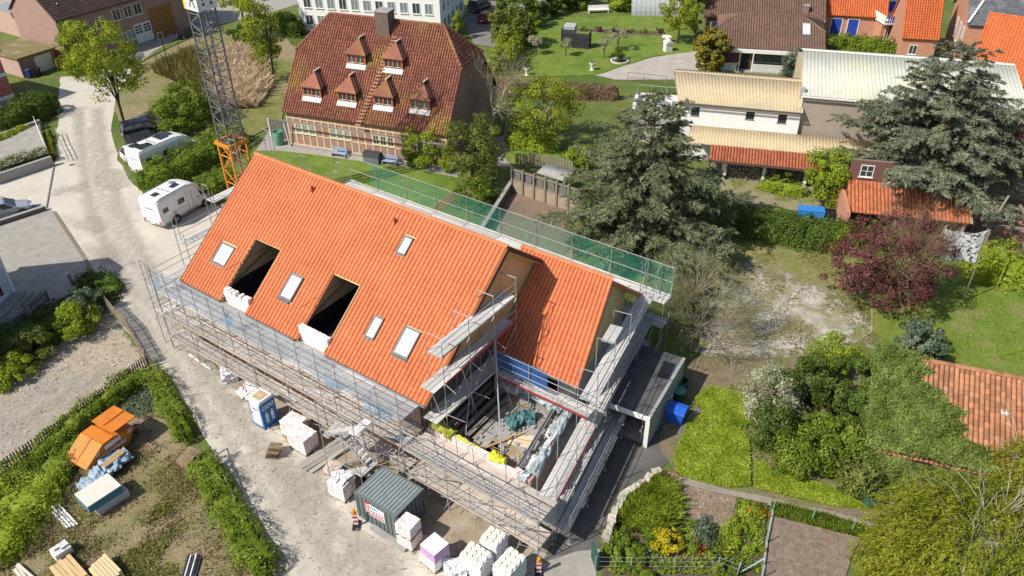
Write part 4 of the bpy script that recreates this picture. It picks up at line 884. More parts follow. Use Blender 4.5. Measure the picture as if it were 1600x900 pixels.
sg = MB().box(.72, .98, -.045, -.02, .95, 1.75).build('sign', M_RED, c)
for k in range(4): MB().box(.76, .94, -.05, -.0455, 1.02+k*.17, 1.10+k*.17).build('print', M_WPL, sg)
sg = MB().box(1.0, 2.1, -.045, -.02, .85, 1.7).build('sign', M_WPL, c)
MB().box(1.05, 1.6, -.05, -.0455, 1.42, 1.62).build('print', mat('sign_teal', (.2, .42, .45), (.2, .4, .42)), sg)
for k in range(5): MB().box(1.08+k*.2, 1.2+k*.2, -.05, -.0455, 1.14, 1.3).build('print', M_RED, sg)
MB().box(1.05, 2.05, -.05, -.0455, .93, 1.05).build('print', M_RED, sg)
# concrete kerb block in front of it
l_, r_, L_ = FR((582, 824), (636, 860)); o = thing('concrete_beam', 'long concrete beam lying along the foot of the storage container', 'beam', l_, r_)
MB().prism([(-.22, 0), (.16, 0), (.12, .2), (-.18, .2)], 'x', 0, L_).build('block', M_CONC, o); MB().box(-.004, .04, -.15, .1, .05, .16).build('end_mark', M_GPLAS, o)
# warning beacons
def beacon(px, label):
    p = G(*px); b = thing('warning_beacon', label, 'beacon', tuple(p), rng.uniform(-.4, .2))
    MB().box(-.2, .2, -.35, .35, 0, .1).build('foot', M_BLACK, b)
    for k in range(5): MB().hexa([(-.13, -.02, .15+k*.17), (.13, -.02, .15+k*.17), (.13, .02, .15+k*.17), (-.13, .02, .15+k*.17), (-.13, -.02, .32+k*.17), (.13, -.02, .32+k*.17), (.13, .02, .32+k*.17), (-.13, .02, .32+k*.17)]).build('stripe', M_RED if k % 2 else M_WPL, b)
    MB().box(-.12, .12, -.06, .06, 1.0, 1.12).build('battery', mat('beacon_orange', (.75, .25, .02), (.7, .22, .02)), b); MB().lathe([(.02, 1.12), (.1, 1.16), (.1, 1.32), (.03, 1.36)], 10).build('lamp', mat('beacon_orange', (.75, .25, .02)), b)
beacon((557, 822), 'red and white warning beacon standing beside the storage container'); beacon((842, 897), 'red and white warning beacon with orange lamp at the foot of the scaffold corner')
# brick pallets
def brickpallet(px, label, w=1.2, d=1.0, h=1.15, m=None, rot=.0, n=1, group=None, wrap=True, name='brick_pallet'):
    p = G(*px); b = thing(name, label, 'pallet', tuple(p), BR+rot, group)
    for k in range(n):
        z = k*(h+.19); pallet(b, w, d, z, 'pallet'); brick_pack(b, w*.97, d*.97, h, z+.146, m or M_PINKW, jit=.006 if wrap else .015)
        if wrap: me = softbox(w*.985, d*.985, h+.01, z+.147, 6, .014, .015); me.materials.append(M_PINKW); link('wrap', me, b)
        if wrap:
            for x in (-w*.2, w*.25): MB().box(x-.04, x+.04, -d*.495, d*.495, z+.147, z+.155+h).build('strap', mat('strap_red', (.6, .38, .36), (.72, .6, .58)), b)
    return b
brickpallet((476, 698), 'wrapped pallet of pink bricks beside the brown pallet stack', 1.5, 1.1, 1.15, rot=.0)
brickpallet((463, 678), 'second wrapped pallet of pink bricks next to the portable toilet', 1.3, 1.1, 1.1, rot=.05)
b = brickpallet((536, 772), 'pallet of white blocks with cement sacks lying on top', 1.15, 1.0, 1.1, M_PINKW, .1)
for i, (x, y, r) in enumerate([(-.3, .2, .3), (.1, -.2, -.4), (.35, .25, .9), (-.15, -.15, 1.2)]):
    me = softbox(.62, .4, .16, 0, 4, .015, .15); me.materials.append(M_WRAP); s_ = link('cement_sack', me); pw = b.matrix_basis @ Vector((x, y, 1.27+.12*(i > 1))); s_.location = pw; s_.rotation_euler = (.2*(i % 2), .1, r)
    tag(s_, 'white cement sack lying on the block pallet by the container', 'sack', 'sacks on the block pallet')
brickpallet((641, 848), 'double stack of pink wrapped brick pallets beside the container wall', 1.0, .95, .72, rot=.08, n=2)
b = brickpallet((680, 878), 'pallet of bricks with lilac insulation boards piled on it', 1.15, 1.1, .75, rot=-.1)
for k in range(4):
    o = thing('insulation_board', 'lilac edged insulation board, %s of the pile on the brick pallet' % ('lowest', 'second from the bottom', 'second from the top', 'topmost')[k], 'board', tuple(np.array(b.location)+np.array([0, 0, .9+k*.17])), BR-.1+rng.normal(0, .01), 'lilac insulation boards')
    MB().box(-.45, .62, -.52, .52, 0, .155).build('board', mat('lilac_board', (.50, .30, .52), (.45, .27, .48), scale=2), o); MB().box(-.45, .62, -.52, .52, .156, .165).build('top_sheet', M_WRAP, o)
me = softbox(1.0, .95, .75, 0, 6, .05, .1); me.materials.append(M_WRAP); o = link('big_bag', me); o.location = tuple(G(712, 897)); o.rotation_euler = (0, 0, .2); tag(o, 'lumpy white builder bag in front of the bucket pallets', 'bag')
# buckets on pallets
def buckets(px, label, nx, ny, nz, rot, wrap=True):
    p = G(*px); b = thing('bucket_pallet', label, 'pallet', tuple(p), BR+rot); pallet(b, nx*.33+.1, ny*.33+.1)
    key = 'bucket'
    if key not in UNIT:
        UNIT[key] = MB().lathe([(.13, 0), (.145, .02), (.155, .3), (.165, .3), (.165, .34)], 10).mesh('bucket', M_WRAP); UNIT['lid'] = MB().lathe([(.16, .341), (.16, .36), (.11, .362), (.1, .355)], 10).mesh('lid', mat('bucket_lid', (.70, .66, .5), (.78, .76, .68), scale=4))
    for i in range(nx):
        for j in range(ny):
            for k in range(nz):
                q = link('bucket', UNIT[key], b, ((i-(nx-1)/2)*.335+rng.normal(0, .008), (j-(ny-1)/2)*.335+rng.normal(0, .008), .15+k*.37))
                if k == nz-1: link('lid', UNIT['lid'], q)
    me = softbox(nx*.335+.04, ny*.335+.04, nz*.37-.08, .15, 7, .022, .03); me.materials.append(M_WRAP); link('shrink_wrap', me, b)
    return b
b1 = buckets((745, 895), 'pallet of white buckets with blue printed wrap at its end', 4, 3, 4, .0); buckets((772, 868), 'high pallet of white buckets standing behind two others', 3, 3, 4, .05); buckets((797, 905), 'pallet of white buckets nearest the scaffold corner post', 3, 4, 4, -.05)
MB().box(-.74, -.715, -.5, .5, .3, 1.1).build('printed_wrap', mat('wrap_blue', (.05, .07, .25), (.6, .6, .65), scale=3, contrast=.05), b1)
# pallet stacks, timber, debris
l_ = G(437, 712); o = thing('pallet_stack', 'leaning stack of weathered brown pallets beside the pink brick pallet', 'pallet', tuple(l_), BR+.5)
for k in range(6):
    q = pallet(o, 1.15, .85, 0); q.location = (-.12*k, 0, .1); q.rotation_euler = (0, -1.25, 0)
def timber(label, pxs, n, ln, w=.2, th=.06, m=None, rot=0.0, z0=.02, cat='timber', name='timber_stack', spread=.04, layers=2, bearer=True):
    p = G(*pxs); o = thing(name, label, cat, tuple(p), rot)
    for k in range(layers):
        for i in range(n):
            q = boxo(o, 'board', -ln/2+rng.normal(0, .08), ln/2+rng.normal(0, .08), (i-n/2)*(w+.02), (i-n/2)*(w+.02)+w, z0+.07+k*(th+.01), z0+.07+k*(th+.01)+th, m or M_BOARD, rng.normal(0, spread))
    if bearer:
        for x in (-ln*.32, ln*.32): boxo(o, 'bearer', x-.05, x+.05, -n*w/2, n*w/2, 0, .06, m or M_BOARD)
    return o
UA = BR+math.pi/2
timber('grey scaffold boards lying between the brick pallet and the decks', (512, 712), 4, 3.2, .28, .06, mat('grey_board', (.38, .35, .31), (.27, .25, .22), scale=3, isl=.15), UA-.15)
timber('short pale boards heaped under the lower scaffold deck', (505, 690), 4, 2.0, .25, .05, M_TIMB, UA+.3, spread=.1)
brickpallet((523, 738), 'low pallet carrying a pack of roofing slats', 1.0, .8, .4, mat('slat_pack', (.42, .33, .25), (.6, .5, .45), scale=2, isl=.2), .2, wrap=False, name='slat_pallet')
timber('tangled pile of old laths and boards beside the stair tower', (583, 728), 8, 2.4, .07, .05, mat('old_lath', (.26, .2, .13), (.18, .14, .09), scale=3, isl=.2), UA-.5, spread=.16, layers=4)
o = thing('wheel_tub', 'dark mortar tub with rubble behind the container roof', 'tub', tuple(G(578, 752)), .3); MB().lathe([(.3, 0), (.45, .4), (.48, .42), (.43, .41), (.3, .06)], 12).build('tub', M_BLACK, o); crumple(o, 'rubble', [(-.2, 0, .35), (.2, .05, .38)], .24, M_CONC)
me = softbox(.9, .9, .85, 0, 6, .05, .1); me.materials.append(M_WRAP); o = link('big_bag', me); o.location = tuple(G(360, 592)); o.rotation_euler = (0, 0, .4); tag(o, 'white builder bag on bare earth beside the sawing trestle', 'bag')
me = softbox(1.3, .9, .55, 0, 7, .07, .1); me.materials.append(M_PINKW); o = link('big_bag', me); o.location = tuple(G(393, 618)); o.rotation_euler = (0, 0, -.4); tag(o, 'pinkish rubble bag slumped behind the portable toilet', 'bag')
o = thing('sawing_trestle', 'pale wooden trestle table with offcuts by the scaffold', 'trestle', tuple(G(332, 568)), BR+.2)
MB().box(-.9, .9, -.45, .45, .75, .8).build('table_top', mat('grey_board', (.38, .35, .31)), o)
for x in (-.75, .75):
    for y in (-.38, .38): baro(o, 'leg', (x, y, 0), (x*.85, y*.9, .75), .07, .05, M_TIMB)
    baro(o, 'brace', (x, -.38, .3), (x, .38, .3), .06, .04, M_TIMB)
for i in range(4): boxo(o, 'offcut', -.6+i*.3, -.4+i*.3, -.3+.1*i, .1, .805, .84, M_TIMB, i*.5)
timber('white painted board lying at the edge of the road', (313, 567), 1, 2.6, .14, .04, M_WPL, BR-.05, layers=1)
# cable across the road
pts = [(330, 585), (322, 588), (318, 598), (330, 610), (345, 622), (356, 645), (372, 656), (400, 668), (420, 676)]
mb = MB()
for a, b in zip(pts, pts[1:]): mb.tube(tuple(G(*a)+np.array([0, 0, .05])), tuple(G(*b)+np.array([0, 0, .05])), .025, n=5)
tag(mb.build('hose', mat('hose_cream', (.55, .48, .36), (.5, .43, .32))), 'cream hose snaking over the road to the portable toilet', 'hose')
# ---------------------------------------------------------------- material store on the plot
l_, r_, L_ = FR((150, 738), (207, 694)); sk = thing('skip', 'orange lidded skip with white lettering band standing by the picket fence', 'skip', l_, r_)
SW, SLn = 1.85, L_+.5
prof = [(.55, .12), (SLn-.75, .12), (SLn, 1.05), (SLn-1.0, 1.3), (1.15, 1.62), (.75, 1.62), (-.35, .75), (-.35, .62)]
mb = MB(); mb.prism([(.55, .12), (SLn-.75, .12), (SLn, 1.05), (SLn-1.35, 1.45), (.95, 1.45), (-.35, .6)], 'y', 0, SW); mb.build('body', M_ORAN, sk)
ld = MB(); ld.hexa([(-.45, -.06, .62), (.95, -.06, 1.47), (.95, SW+.06, 1.47), (-.45, SW+.06, .62), (-.48, -.06, .68), (.93, -.06, 1.53), (.93, SW+.06, 1.53), (-.48, SW+.06, .68)]); lid = ld.build('lid', M_ORAN, sk)
MB().hexa([(-.46, SW*.5-.03, .69), (.94, SW*.5-.03, 1.54), (.94, SW*.5+.03, 1.54), (-.46, SW*.5+.03, .69), (-.46, SW*.5-.02, .72), (.94, SW*.5-.02, 1.57), (.94, SW*.5+.02, 1.57), (-.46, SW*.5+.02, .72)]).build('lid_bar', mat('skip_dark', (.35, .11, .015), (.3, .09, .01)), lid)
MB().box(.97, SLn-1.4, -.05, SW+.05, 1.455, 1.52).build('top_plate', M_ORAN, sk)
ld = MB(); ld.hexa([(SLn-1.36, -.06, 1.75), (SLn+.25, -.06, 1.72), (SLn+.25, SW+.06, 1.72), (SLn-1.36, SW+.06, 1.75), (SLn-1.36, -.06, 1.8), (SLn+.25, -.06, 1.77), (SLn+.25, SW+.06, 1.77), (SLn-1.36, SW+.06, 1.8)]); lid = ld.build('lid', M_ORAN, sk)
MB().box(SLn-1.3, SLn+.2, SW*.5-.03, SW*.5+.03, 1.8, 1.83).build('lid_bar', mat('skip_dark', (.35, .11, .015)), lid)
MB().hexa([(.4, -.015, .55), (SLn-.75, -.015, .55), (SLn-.75, -.002, .55), (.4, -.002, .55), (.4, -.015, .75), (SLn-.75, -.015, .75), (SLn-.75, -.002, .75), (.4, -.002, .75)]).build('lettering_band', mat('band_white', (.72, .7, .68), (.55, .5, .5), scale=6), sk)
MB().box(1.0, 2.1, -.015, -.002, .95, 1.25).build('sticker', M_WPL, sk)
for x in (.3, .45, SLn-.55, SLn-.4): MB().hexa([(x, -.016, .95), (x+.08, -.016, .95), (x+.08, -.003, .95), (x, -.003, .95), (x+.14, -.016, 1.2), (x+.22, -.016, 1.2), (x+.22, -.003, 1.2), (x+.14, -.003, 1.2)]).build('hazard_stripe', M_WPL, sk)
for x in (1.2, SLn-1.3): tubeo(sk, 'trunnion', (x, -.12, .9), (x, 0, .9), .06, mat('skip_dark', (.35, .11, .015)))
o = thing('tarp_pile', 'crumpled pale blue tarp over a wood pile between the skip and the insulation packs', 'tarp', tuple(G(170, 742)), r_)
crumple(o, 'tarp', [(-1.6, -.1, .25), (-.6, 0, .45), (.6, .1, .55), (1.5, .05, .4)], .62, mat('tarp_blue', (.32, .42, .50), (.22, .31, .39), scale=2, rough=.45, bump=.8), flat=.55); MB().box(-.1, 1.3, -.2, .25, .75, .86).build('board', M_TIMB, o)
l_, r_, L_ = FR((157, 808), (205, 776)); o = thing('insulation_stack', 'stack of cream and teal insulation packs beside the blue tarp', 'insulation', l_, r_)
MB().box(0, L_, 0, 1.2, 0, .12).build('bearer', M_TIMB, o); MB().box(.0, L_, 0, 1.35, .121, .62).build('lower_pack', mat('grey_pack', (.5, .47, .46), (.44, .41, .40)), o); MB().box(-.35, L_-.25, .05, 1.5, .63, 1.1).build('upper_pack', mat('teal_pack', (.07, .22, .27), (.06, .19, .235)), o); MB().box(-.36, L_-.24, .04, 1.51, 1.101, 1.16).build('top_sheet', mat('cream_sheet', (.68, .60, .52), (.62, .54, .47)), o)
o = thing('profile_bundle', 'bundle of white plastic profiles lying in the weeds', 'profiles', tuple(G(99, 807)), math.atan2(*(G(117, 826)-G(82, 788))[[1, 0]]))
for i in range(4): MB().box(-1.1+.05*i, 1.1+.07*i, -.3+.15*i, -.2+.15*i, .02+.05*(i % 2), .14+.05*(i % 2)).build('profile', M_WPL, o)
p = G(100, 868); o = thing('block_pallet', 'small pallet of white concrete blocks with two loose blocks on top', 'pallet', tuple(p), r_); pallet(o, .95, .75); brick_pack(o, .9, .72, .5, .146, mat('white_conc', (.62, .61, .6), (.52, .51, .5), scale=3, isl=.08)); 
for x, y in ((-.1, .1), (.2, -.1)): MB().box(x-.2, x+.2, y-.1, y+.1, .655, .78).build('loose_block', mat('white_conc', (.62, .61, .6)), o)
LUM = mat('fresh_lumber', (.62, .44, .24), (.52, .35, .18), scale=3, isl=.12)
a_ = math.atan2(*(G(118, 900)-G(100, 880))[[1, 0]])
timber('stack of fresh yellow planks on the brown plot', (112, 900), 5, 2.0, .2, .1, LUM, a_, layers=3, spread=.02); timber('tight square stack of pale timber beside the fresh yellow planks', (170, 902), 6, 1.6, .15, .1, mat('pale_lumber', (.68, .55, .33), (.6, .46, .26), scale=3, isl=.08), r_+math.pi/2, layers=5, spread=.0)
timber('short white boards at the edge of the nettle bank', (38, 900), 3, 1.4, .14, .07, mat('white_lumber', (.66, .6, .5), (.56, .5, .42), scale=3, isl=.1), a_, layers=2)
o = thing('pipe_bundle', 'bundle of dark and white plastic pipes near the roadside hedge', 'pipes', tuple(G(298, 893)), math.pi/2+.08)
for i in range(6): tubeo(o, 'pipe', (-1.2+.05*i, -.36+.14*i, .08), (.9+.08*(i % 3), -.36+.14*i, .08), .05, M_WPL if i in (2, 4) else mat('pipe_dark', (.05, .055, .07), (.04, .045, .06), rough=.4))
o = thing('pallet_stack', 'flat stack of weathered pallets in the gap of the roadside hedge', 'pallet', tuple(G(297, 722)), r_+.2)
for k in range(3): q = pallet(o, 1.2, .8, 0); q.location = (.05*k, .04*k, .01+k*.15); q.rotation_euler = (0, 0, .05*k)
o = thing('road_barrier', 'grey tubular barrier standing on the road beside the hedge', 'barrier', tuple(G(341, 726)), 0)
d1 = G(372, 797)-G(341, 726); d2 = G(359, 714)-G(341, 726)
for d_ in (d1, d2):
    tubeo(o, 'top_rail', (0, 0, .75), (d_[0], d_[1], .75), .05, M_STEEL); tubeo(o, 'post', (d_[0], d_[1], 0), (d_[0], d_[1], .8), .05, M_STEEL)
tubeo(o, 'post', (0, 0, 0), (0, 0, .8), .05, M_STEEL)
for px, lb, s_ in (((256, 627), 'piece of plywood leaning in the nettles by the skip', .7),):
    o = thing('plywood_offcut', lb, 'board', tuple(G(*px)), .7); MB().hexa([(-.3, 0, 0), (.3, 0, 0), (.3, .03, 0), (-.3, .03, 0), (-.2, .4, .8), (.35, .4, .7), (.35, .43, .7), (-.2, .43, .8)]).build('sheet', LUM, o); baro(o, 'lath', (-.5, .1, 0), (-.9, .3, 1.0), .05, .03, M_BOARD)
# ---------------------------------------------------------------- fences
def picket(label, pts, h=1.1, gap=.17, w=.09, m=None, rails=2, lean=0.0, posts=2.2):
    P = [G(*p) for p in pts]; o = thing('picket_fence', label, 'fence', tuple(P[0]), 0); m = m or M_BOARD; me = MB().box(-.5, .5, -.5, .5, 0, 1).mesh('picket', m); O_ = P[0]
    for a, b in zip(P, P[1:]):
        d = b-a; L = np.linalg.norm(d); u_ = d/L; ang = math.atan2(d[1], d[0]); n = int(L/gap)
        for i in range(n): c_ = a-O_+u_*(i+.5)*L/n; link('picket', me, o, (c_[0], c_[1], .06), (lean+rng.normal(0, .01), rng.normal(0, .015), ang), (w, .022, h*rng.uniform(.97, 1.03)))
        nn = np.array([-u_[1], u_[0], 0])
        for r in range(rails): z = h*(.25+.5*r/(max(1, rails-1))); q = nn*.035; tubeo(o, 'rail', tuple(a-O_+q+[0, 0, z]), tuple(b-O_+q+[0, 0, z]), .035, m)
        for i in range(int(L/posts)+1): c_ = a-O_+u_*min(L, i*posts)+nn*.07; boxo(o, 'post', c_[0]-.045, c_[0]+.045, c_[1]-.045, c_[1]+.045, 0, h*1.02, m)
    return o
M_PICK = mat('fence_wood', (.20, .155, .11), (.13, .10, .075), scale=4, isl=.15); M_PICKP = mat('fence_wood_pale', (.34, .27, .2), (.25, .2, .15), scale=4, isl=.15)
picket('dark picket fence between the gravel yard and the skip plot', [(234, 573), (112, 668), (-20, 762)], 1.05, .19, .09, M_PICK)
picket('leaning wooden gate fence casting a striped shadow on the road', [(168, 482), (202, 520), (232, 572)], 1.25, .14, .1, M_PICKP)
picket('short dark picket fence beside the pale blue house steps', [(45, 497), (80, 470)], 1.0, .2, .1, M_PICK)
# ---------------------------------------------------------------- neighbouring buildings
M_GLASS = glassmat('window_glass', (.05, .06, .07)); M_GLASSL = glassmat('window_glass_light', (.22, .26, .28))
M_WFR = mat('window_white', (.74, .73, .70), (.68, .67, .64), rough=.6)
M_WWALL = mat('white_render', (.80, .79, .77), (.74, .73, .71), scale=1, bump=.1)
def window(parent, x0, x1, z0, z1, y, m=None, fm=None, mull=1, bars=0, dep=.06, name='window'):
    """window in a wall that looks along -y; frame proud of the wall plane y"""
    fm = fm or M_WFR; t = .07; mb = MB()
    mb.box(x0, x1, y-dep, y+.02, z0, z0+t).box(x0, x1, y-dep, y+.02, z1-t, z1).box(x0, x0+t, y-dep, y+.02, z0+t, z1-t).box(x1-t, x1, y-dep, y+.02, z0+t, z1-t)
    for i in range(mull): x = x0+(x1-x0)*(i+1)/(mull+1); mb.box(x-.03, x+.03, y-dep+.01, y+.02, z0+t, z1-t)
    for i in range(bars): z = z0+(z1-z0)*(i+1)/(bars+1); mb.box(x0+t, x1-t, y-dep+.02, y+.02, z-.02, z+.02)
    w_ = mb.build(name, fm, parent); MB().box(x0+t*.5, x1-t*.5, y-dep+.03, y-.005, z0+t*.5, z1-t*.5).build('pane', m or M_GLASS, w_)
    MB().box(x0-.06, x1+.06, y-dep-.08, y-.001, z0-.06, z0-.004).build('sill', fm, w_); return w_
def door(parent, x0, x1, z0, z1, y, m, glass=True):
    d = MB().box(x0, x1, y-.05, y+.02, z0, z1).build('door', m, parent)
    if glass:
        for i in range(2):
            for j in range(3): a = x0+.12+i*(x1-x0-.2)/2; b = a+(x1-x0-.2)/2-.08; zz = z0+(z1-z0)*.5+j*(z1-z0)*.15; MB().box(a, b, y-.058, y-.051, zz, zz+(z1-z0)*.12).build('pane', M_GLASS, d)
    MB().box(x1-.14, x1-.08, y-.09, y-.051, z0+.95, z0+1.1).build('handle', M_STEEL, d); return d
def gable_house(t, L, W, ze, zr, wm, rm, ov=.3, cw=.3, rl=.35, hip=0.0, tiles=True, prof=PROF, yr=None, wallz=0.0, ridge=True, vm=None, side=(True, True)):
    """walls + pitched roof, ridge along x; y=0 is the front eave wall"""
    yr = yr if yr is not None else W/2
    MB().box(0, L, 0, .3, wallz, ze).build('front_wall', wm, t); MB().box(0, L, W-.3, W, wallz, ze).build('rear_wall', wm, t)
    for k, x in enumerate((0, L-.3)):
        zt = ze+(zr-ze)*(1-hip)-.1 if hip else zr-.2; f_ = (zt-ze)/(zr-ze)
        MB().prism([(.3, wallz), (W-.3, wallz), (W-.3, ze), (yr+(W-yr)*(1-f_), zt), (yr*f_, zt), (.3, ze)] if hip else [(.3, wallz), (W-.3, wallz), (W-.3, ze), (yr, zt), (.3, ze)], 'x', x, x+.3).build('gable_wall', wm, t)
    m1 = (zr-ze)/yr; m2 = (zr-ze)/(W-yr)
    for O, u_, s_, wdt in (((-ov, -ov, ze-m1*ov+.1), (1, 0, 0), (0, yr+ov, m1*(yr+ov)), yr+ov), ((L+ov, W+ov, ze-m2*ov+.1), (-1, 0, 0), (0, -(W-yr+ov), m2*(W-yr+ov)), W-yr+ov)):
        Q = math.hypot(s_[1], s_[2]); LL = L+2*ov; hs = hip*yr if hip else 0
        qh = Q*(1-hip)
        def kp_(x, q, Q=Q, LL=LL, hs=hs, qh=qh): return not hip or q < qh or (hs*1.1*(q-qh)/(Q-qh) < x < LL-hs*1.1*(q-qh)/(Q-qh))
        mbv = MB()
        P = [(0, 0), (LL, 0), (LL, qh), (LL-hs*1.1, Q), (hs*1.1, Q), (0, qh)] if hip else [(0, 0), (LL, 0), (LL, Q), (0, Q)]
        Oa, ua, sa, na = plane_map(O, u_, s_); n = len(P)
        vv = [tuple(Oa+ua*x+sa*q) for x, q in P]+[tuple(Oa+ua*x+sa*q-na*.16) for x, q in P]
        mbv.add(vv, [tuple(range(n)), tuple(range(n, 2*n))[::-1]]+[(i, n+i, n+(i+1) % n, (i+1) % n) for i in range(n)])
        sd = mbv.build('roof', rm, t)
        if tiles and u_[0] > 0: c_ = max(1, int(LL/cw)); r_n = max(1, int(Q/rl)); tile_roof(sd, O, u_, s_, LL/c_, Q/r_n, c_, r_n, rm, kp_ if hip else None, prof=prof)
    if hip:
        zt = ze+(zr-ze)*(1-hip)+.1; hs = hip*yr*1.1
        for x0, x1 in ((-ov, hs-ov), (L+ov, L+ov-hs)):
            f_ = 1-hip; ya = yr*f_-ov*.0; yb = yr+(W-yr)*(1-f_)
            p = [(x0, ya-ov*(1-f_), zt), (x0, yb+ov*(1-f_), zt), (x1, yr, zr+.12)]
            a, b, c_ = [np.array(q) for q in p]; nn = np.cross(b-a, c_-a); nn = nn/np.linalg.norm(nn); nn = nn if nn[2] > 0 else -nn
            mbv = MB(); mbv.add([tuple(q) for q in (a, b, c_)]+[tuple(q-nn*.15) for q in (a, b, c_)], [(0, 1, 2), (5, 4, 3), (0, 3, 4, 1), (1, 4, 5, 2), (2, 5, 3, 0)]); hp = mbv.build('hip_roof', rm, t)
            u_ = (b-a)/np.linalg.norm(b-a); s_ = (c_-(a+b)/2); Q = np.linalg.norm(s_); LL = np.linalg.norm(b-a)
            if np.cross(u_, s_)[2] < 0: u_ = -u_; a = b
            n1, n2 = max(1, int(LL/cw)), max(1, int(Q/rl))
            if tiles: tile_roof(hp, a, u_, s_, LL/n1, Q/n2, n1, n2, rm, lambda x, q, LL=LL, Q=Q: LL/2*q/Q < x < LL-LL/2*q/Q, prof=prof)
            for e in (a, a+u_*LL): ridge_tiles(t, tuple(e+nn*.03), tuple(c_+nn*.03), rm, .4, .14)
        ridge_tiles(t, (hs-ov, yr, zr+.18), (L+ov-hs, yr, zr+.18), rm, .4, .15)
    elif ridge: ridge_tiles(t, (-ov, yr, zr+.16), (L+ov, yr, zr+.16), rm, .4, .15)
def chimney(t, x, y, z0, z1, w_=.9, m=None):
    m = m or brickmat('chimney_brick', (.28, .13, .09), (.2, .1, .07), (.3, .27, .24)); c_ = MB().box(x-w_/2, x+w_/2, y-w_/2, y+w_/2, z0, z1).build('chimney', m, t)
    MB().box(x-w_/2-.06, x+w_/2+.06, y-w_/2-.06, y+w_/2+.06, z1, z1+.1).build('cap', M_CONC, c_); MB().box(x-w_/2-.08, x+w_/2+.08, y-w_/2-.1, y+w_/2+.08, z0, z0+.25).build('flashing', M_SLATEG, c_); return c_
# half-timbered house with the big red roof
M_OLDT = mat('clay_tile_old', (.265, .103, .068), (.205, .078, .054), scale=.6, rough=.9, isl=.2, c3=(.30, .165, .06), s3=.3, t3=.56, world=True)
M_OLDTD = mat('clay_tile_dark', (.14, .065, .05), (.10, .045, .035), scale=.6, rough=.9, isl=.2, world=True)
M_FRAMEW = mat('cream_timber', (.70, .52, .34), (.62, .45, .29), scale=3); M_PANELB = brickmat('panel_brick', (.30, .125, .085), (.26, .11, .075), (.4, .33, .28)); M_DORM = mat('dormer_orange', (.46, .13, .05), (.38, .10, .04))
h = thing('half_timbered_house', 'large half-timbered house with broad red hipped roof, dormers and chimney', 'house', (-23.65, 77.41, 0), rad(-20.1))
HL, HW, HE, HR = 18.6, 14.8, 3.2, 12.1
def shift(o, v): o.location = Vector(o.location)+Vector(v)
k0 = set(bpy.data.objects)
gable_house(h, HL-.6, HW-1.6, HE+.96, HR, M_PANELB, M_OLDT, ov=.3, hip=.4, cw=.27, rl=.36)
for o in set(bpy.data.objects)-k0:
    if o.parent == h: shift(o, (.3, .8, 0))
# timber frame on the front wall (panels and posts one by one)
mp = MB().box(-.5, .5, -.5, .5, 0, 1).mesh('brick_panel', M_PANELB)
yf = .8; nb = 22; bw = (HL-.6)/nb
for i in range(nb+1): boxo(h, 'timber_post', .3+i*bw-.07, .3+i*bw+.07, yf-.06, yf-.004, .3, HE+.2, M_FRAMEW)
for z in (.3, 1.55, 2.75, HE): 
    for i in range(nb): boxo(h, 'timber_rail', .3+i*bw+.071, .3+(i+1)*bw-.071, yf-.055, yf-.004, z, z+.12, M_FRAMEW)
MB().box(.2, HL-.4, yf-.12, yf-.002, 0, .295).build('plinth', M_CONC, h)
for i in range(nb):
    for j, z in enumerate((.43, 1.68)):
        x = .3+(i+.5)*bw
        if j == 1 and i in (1, 2, 3, 6, 7, 8, 12, 13, 14, 18, 19): window(h, x-bw/2+.08, x+bw/2-.08, z, z+1.05, yf-.004, M_GLASSL if i < 10 else M_GLASS, mat('window_cream', (.62, .58, .42), (.55, .5, .36)), 1, 1, .05)
        else: link('brick_panel', mp, h, (x, yf-.021, z), None, (bw-.15, .03, 1.1))
mD = (HR-HE)/7.4
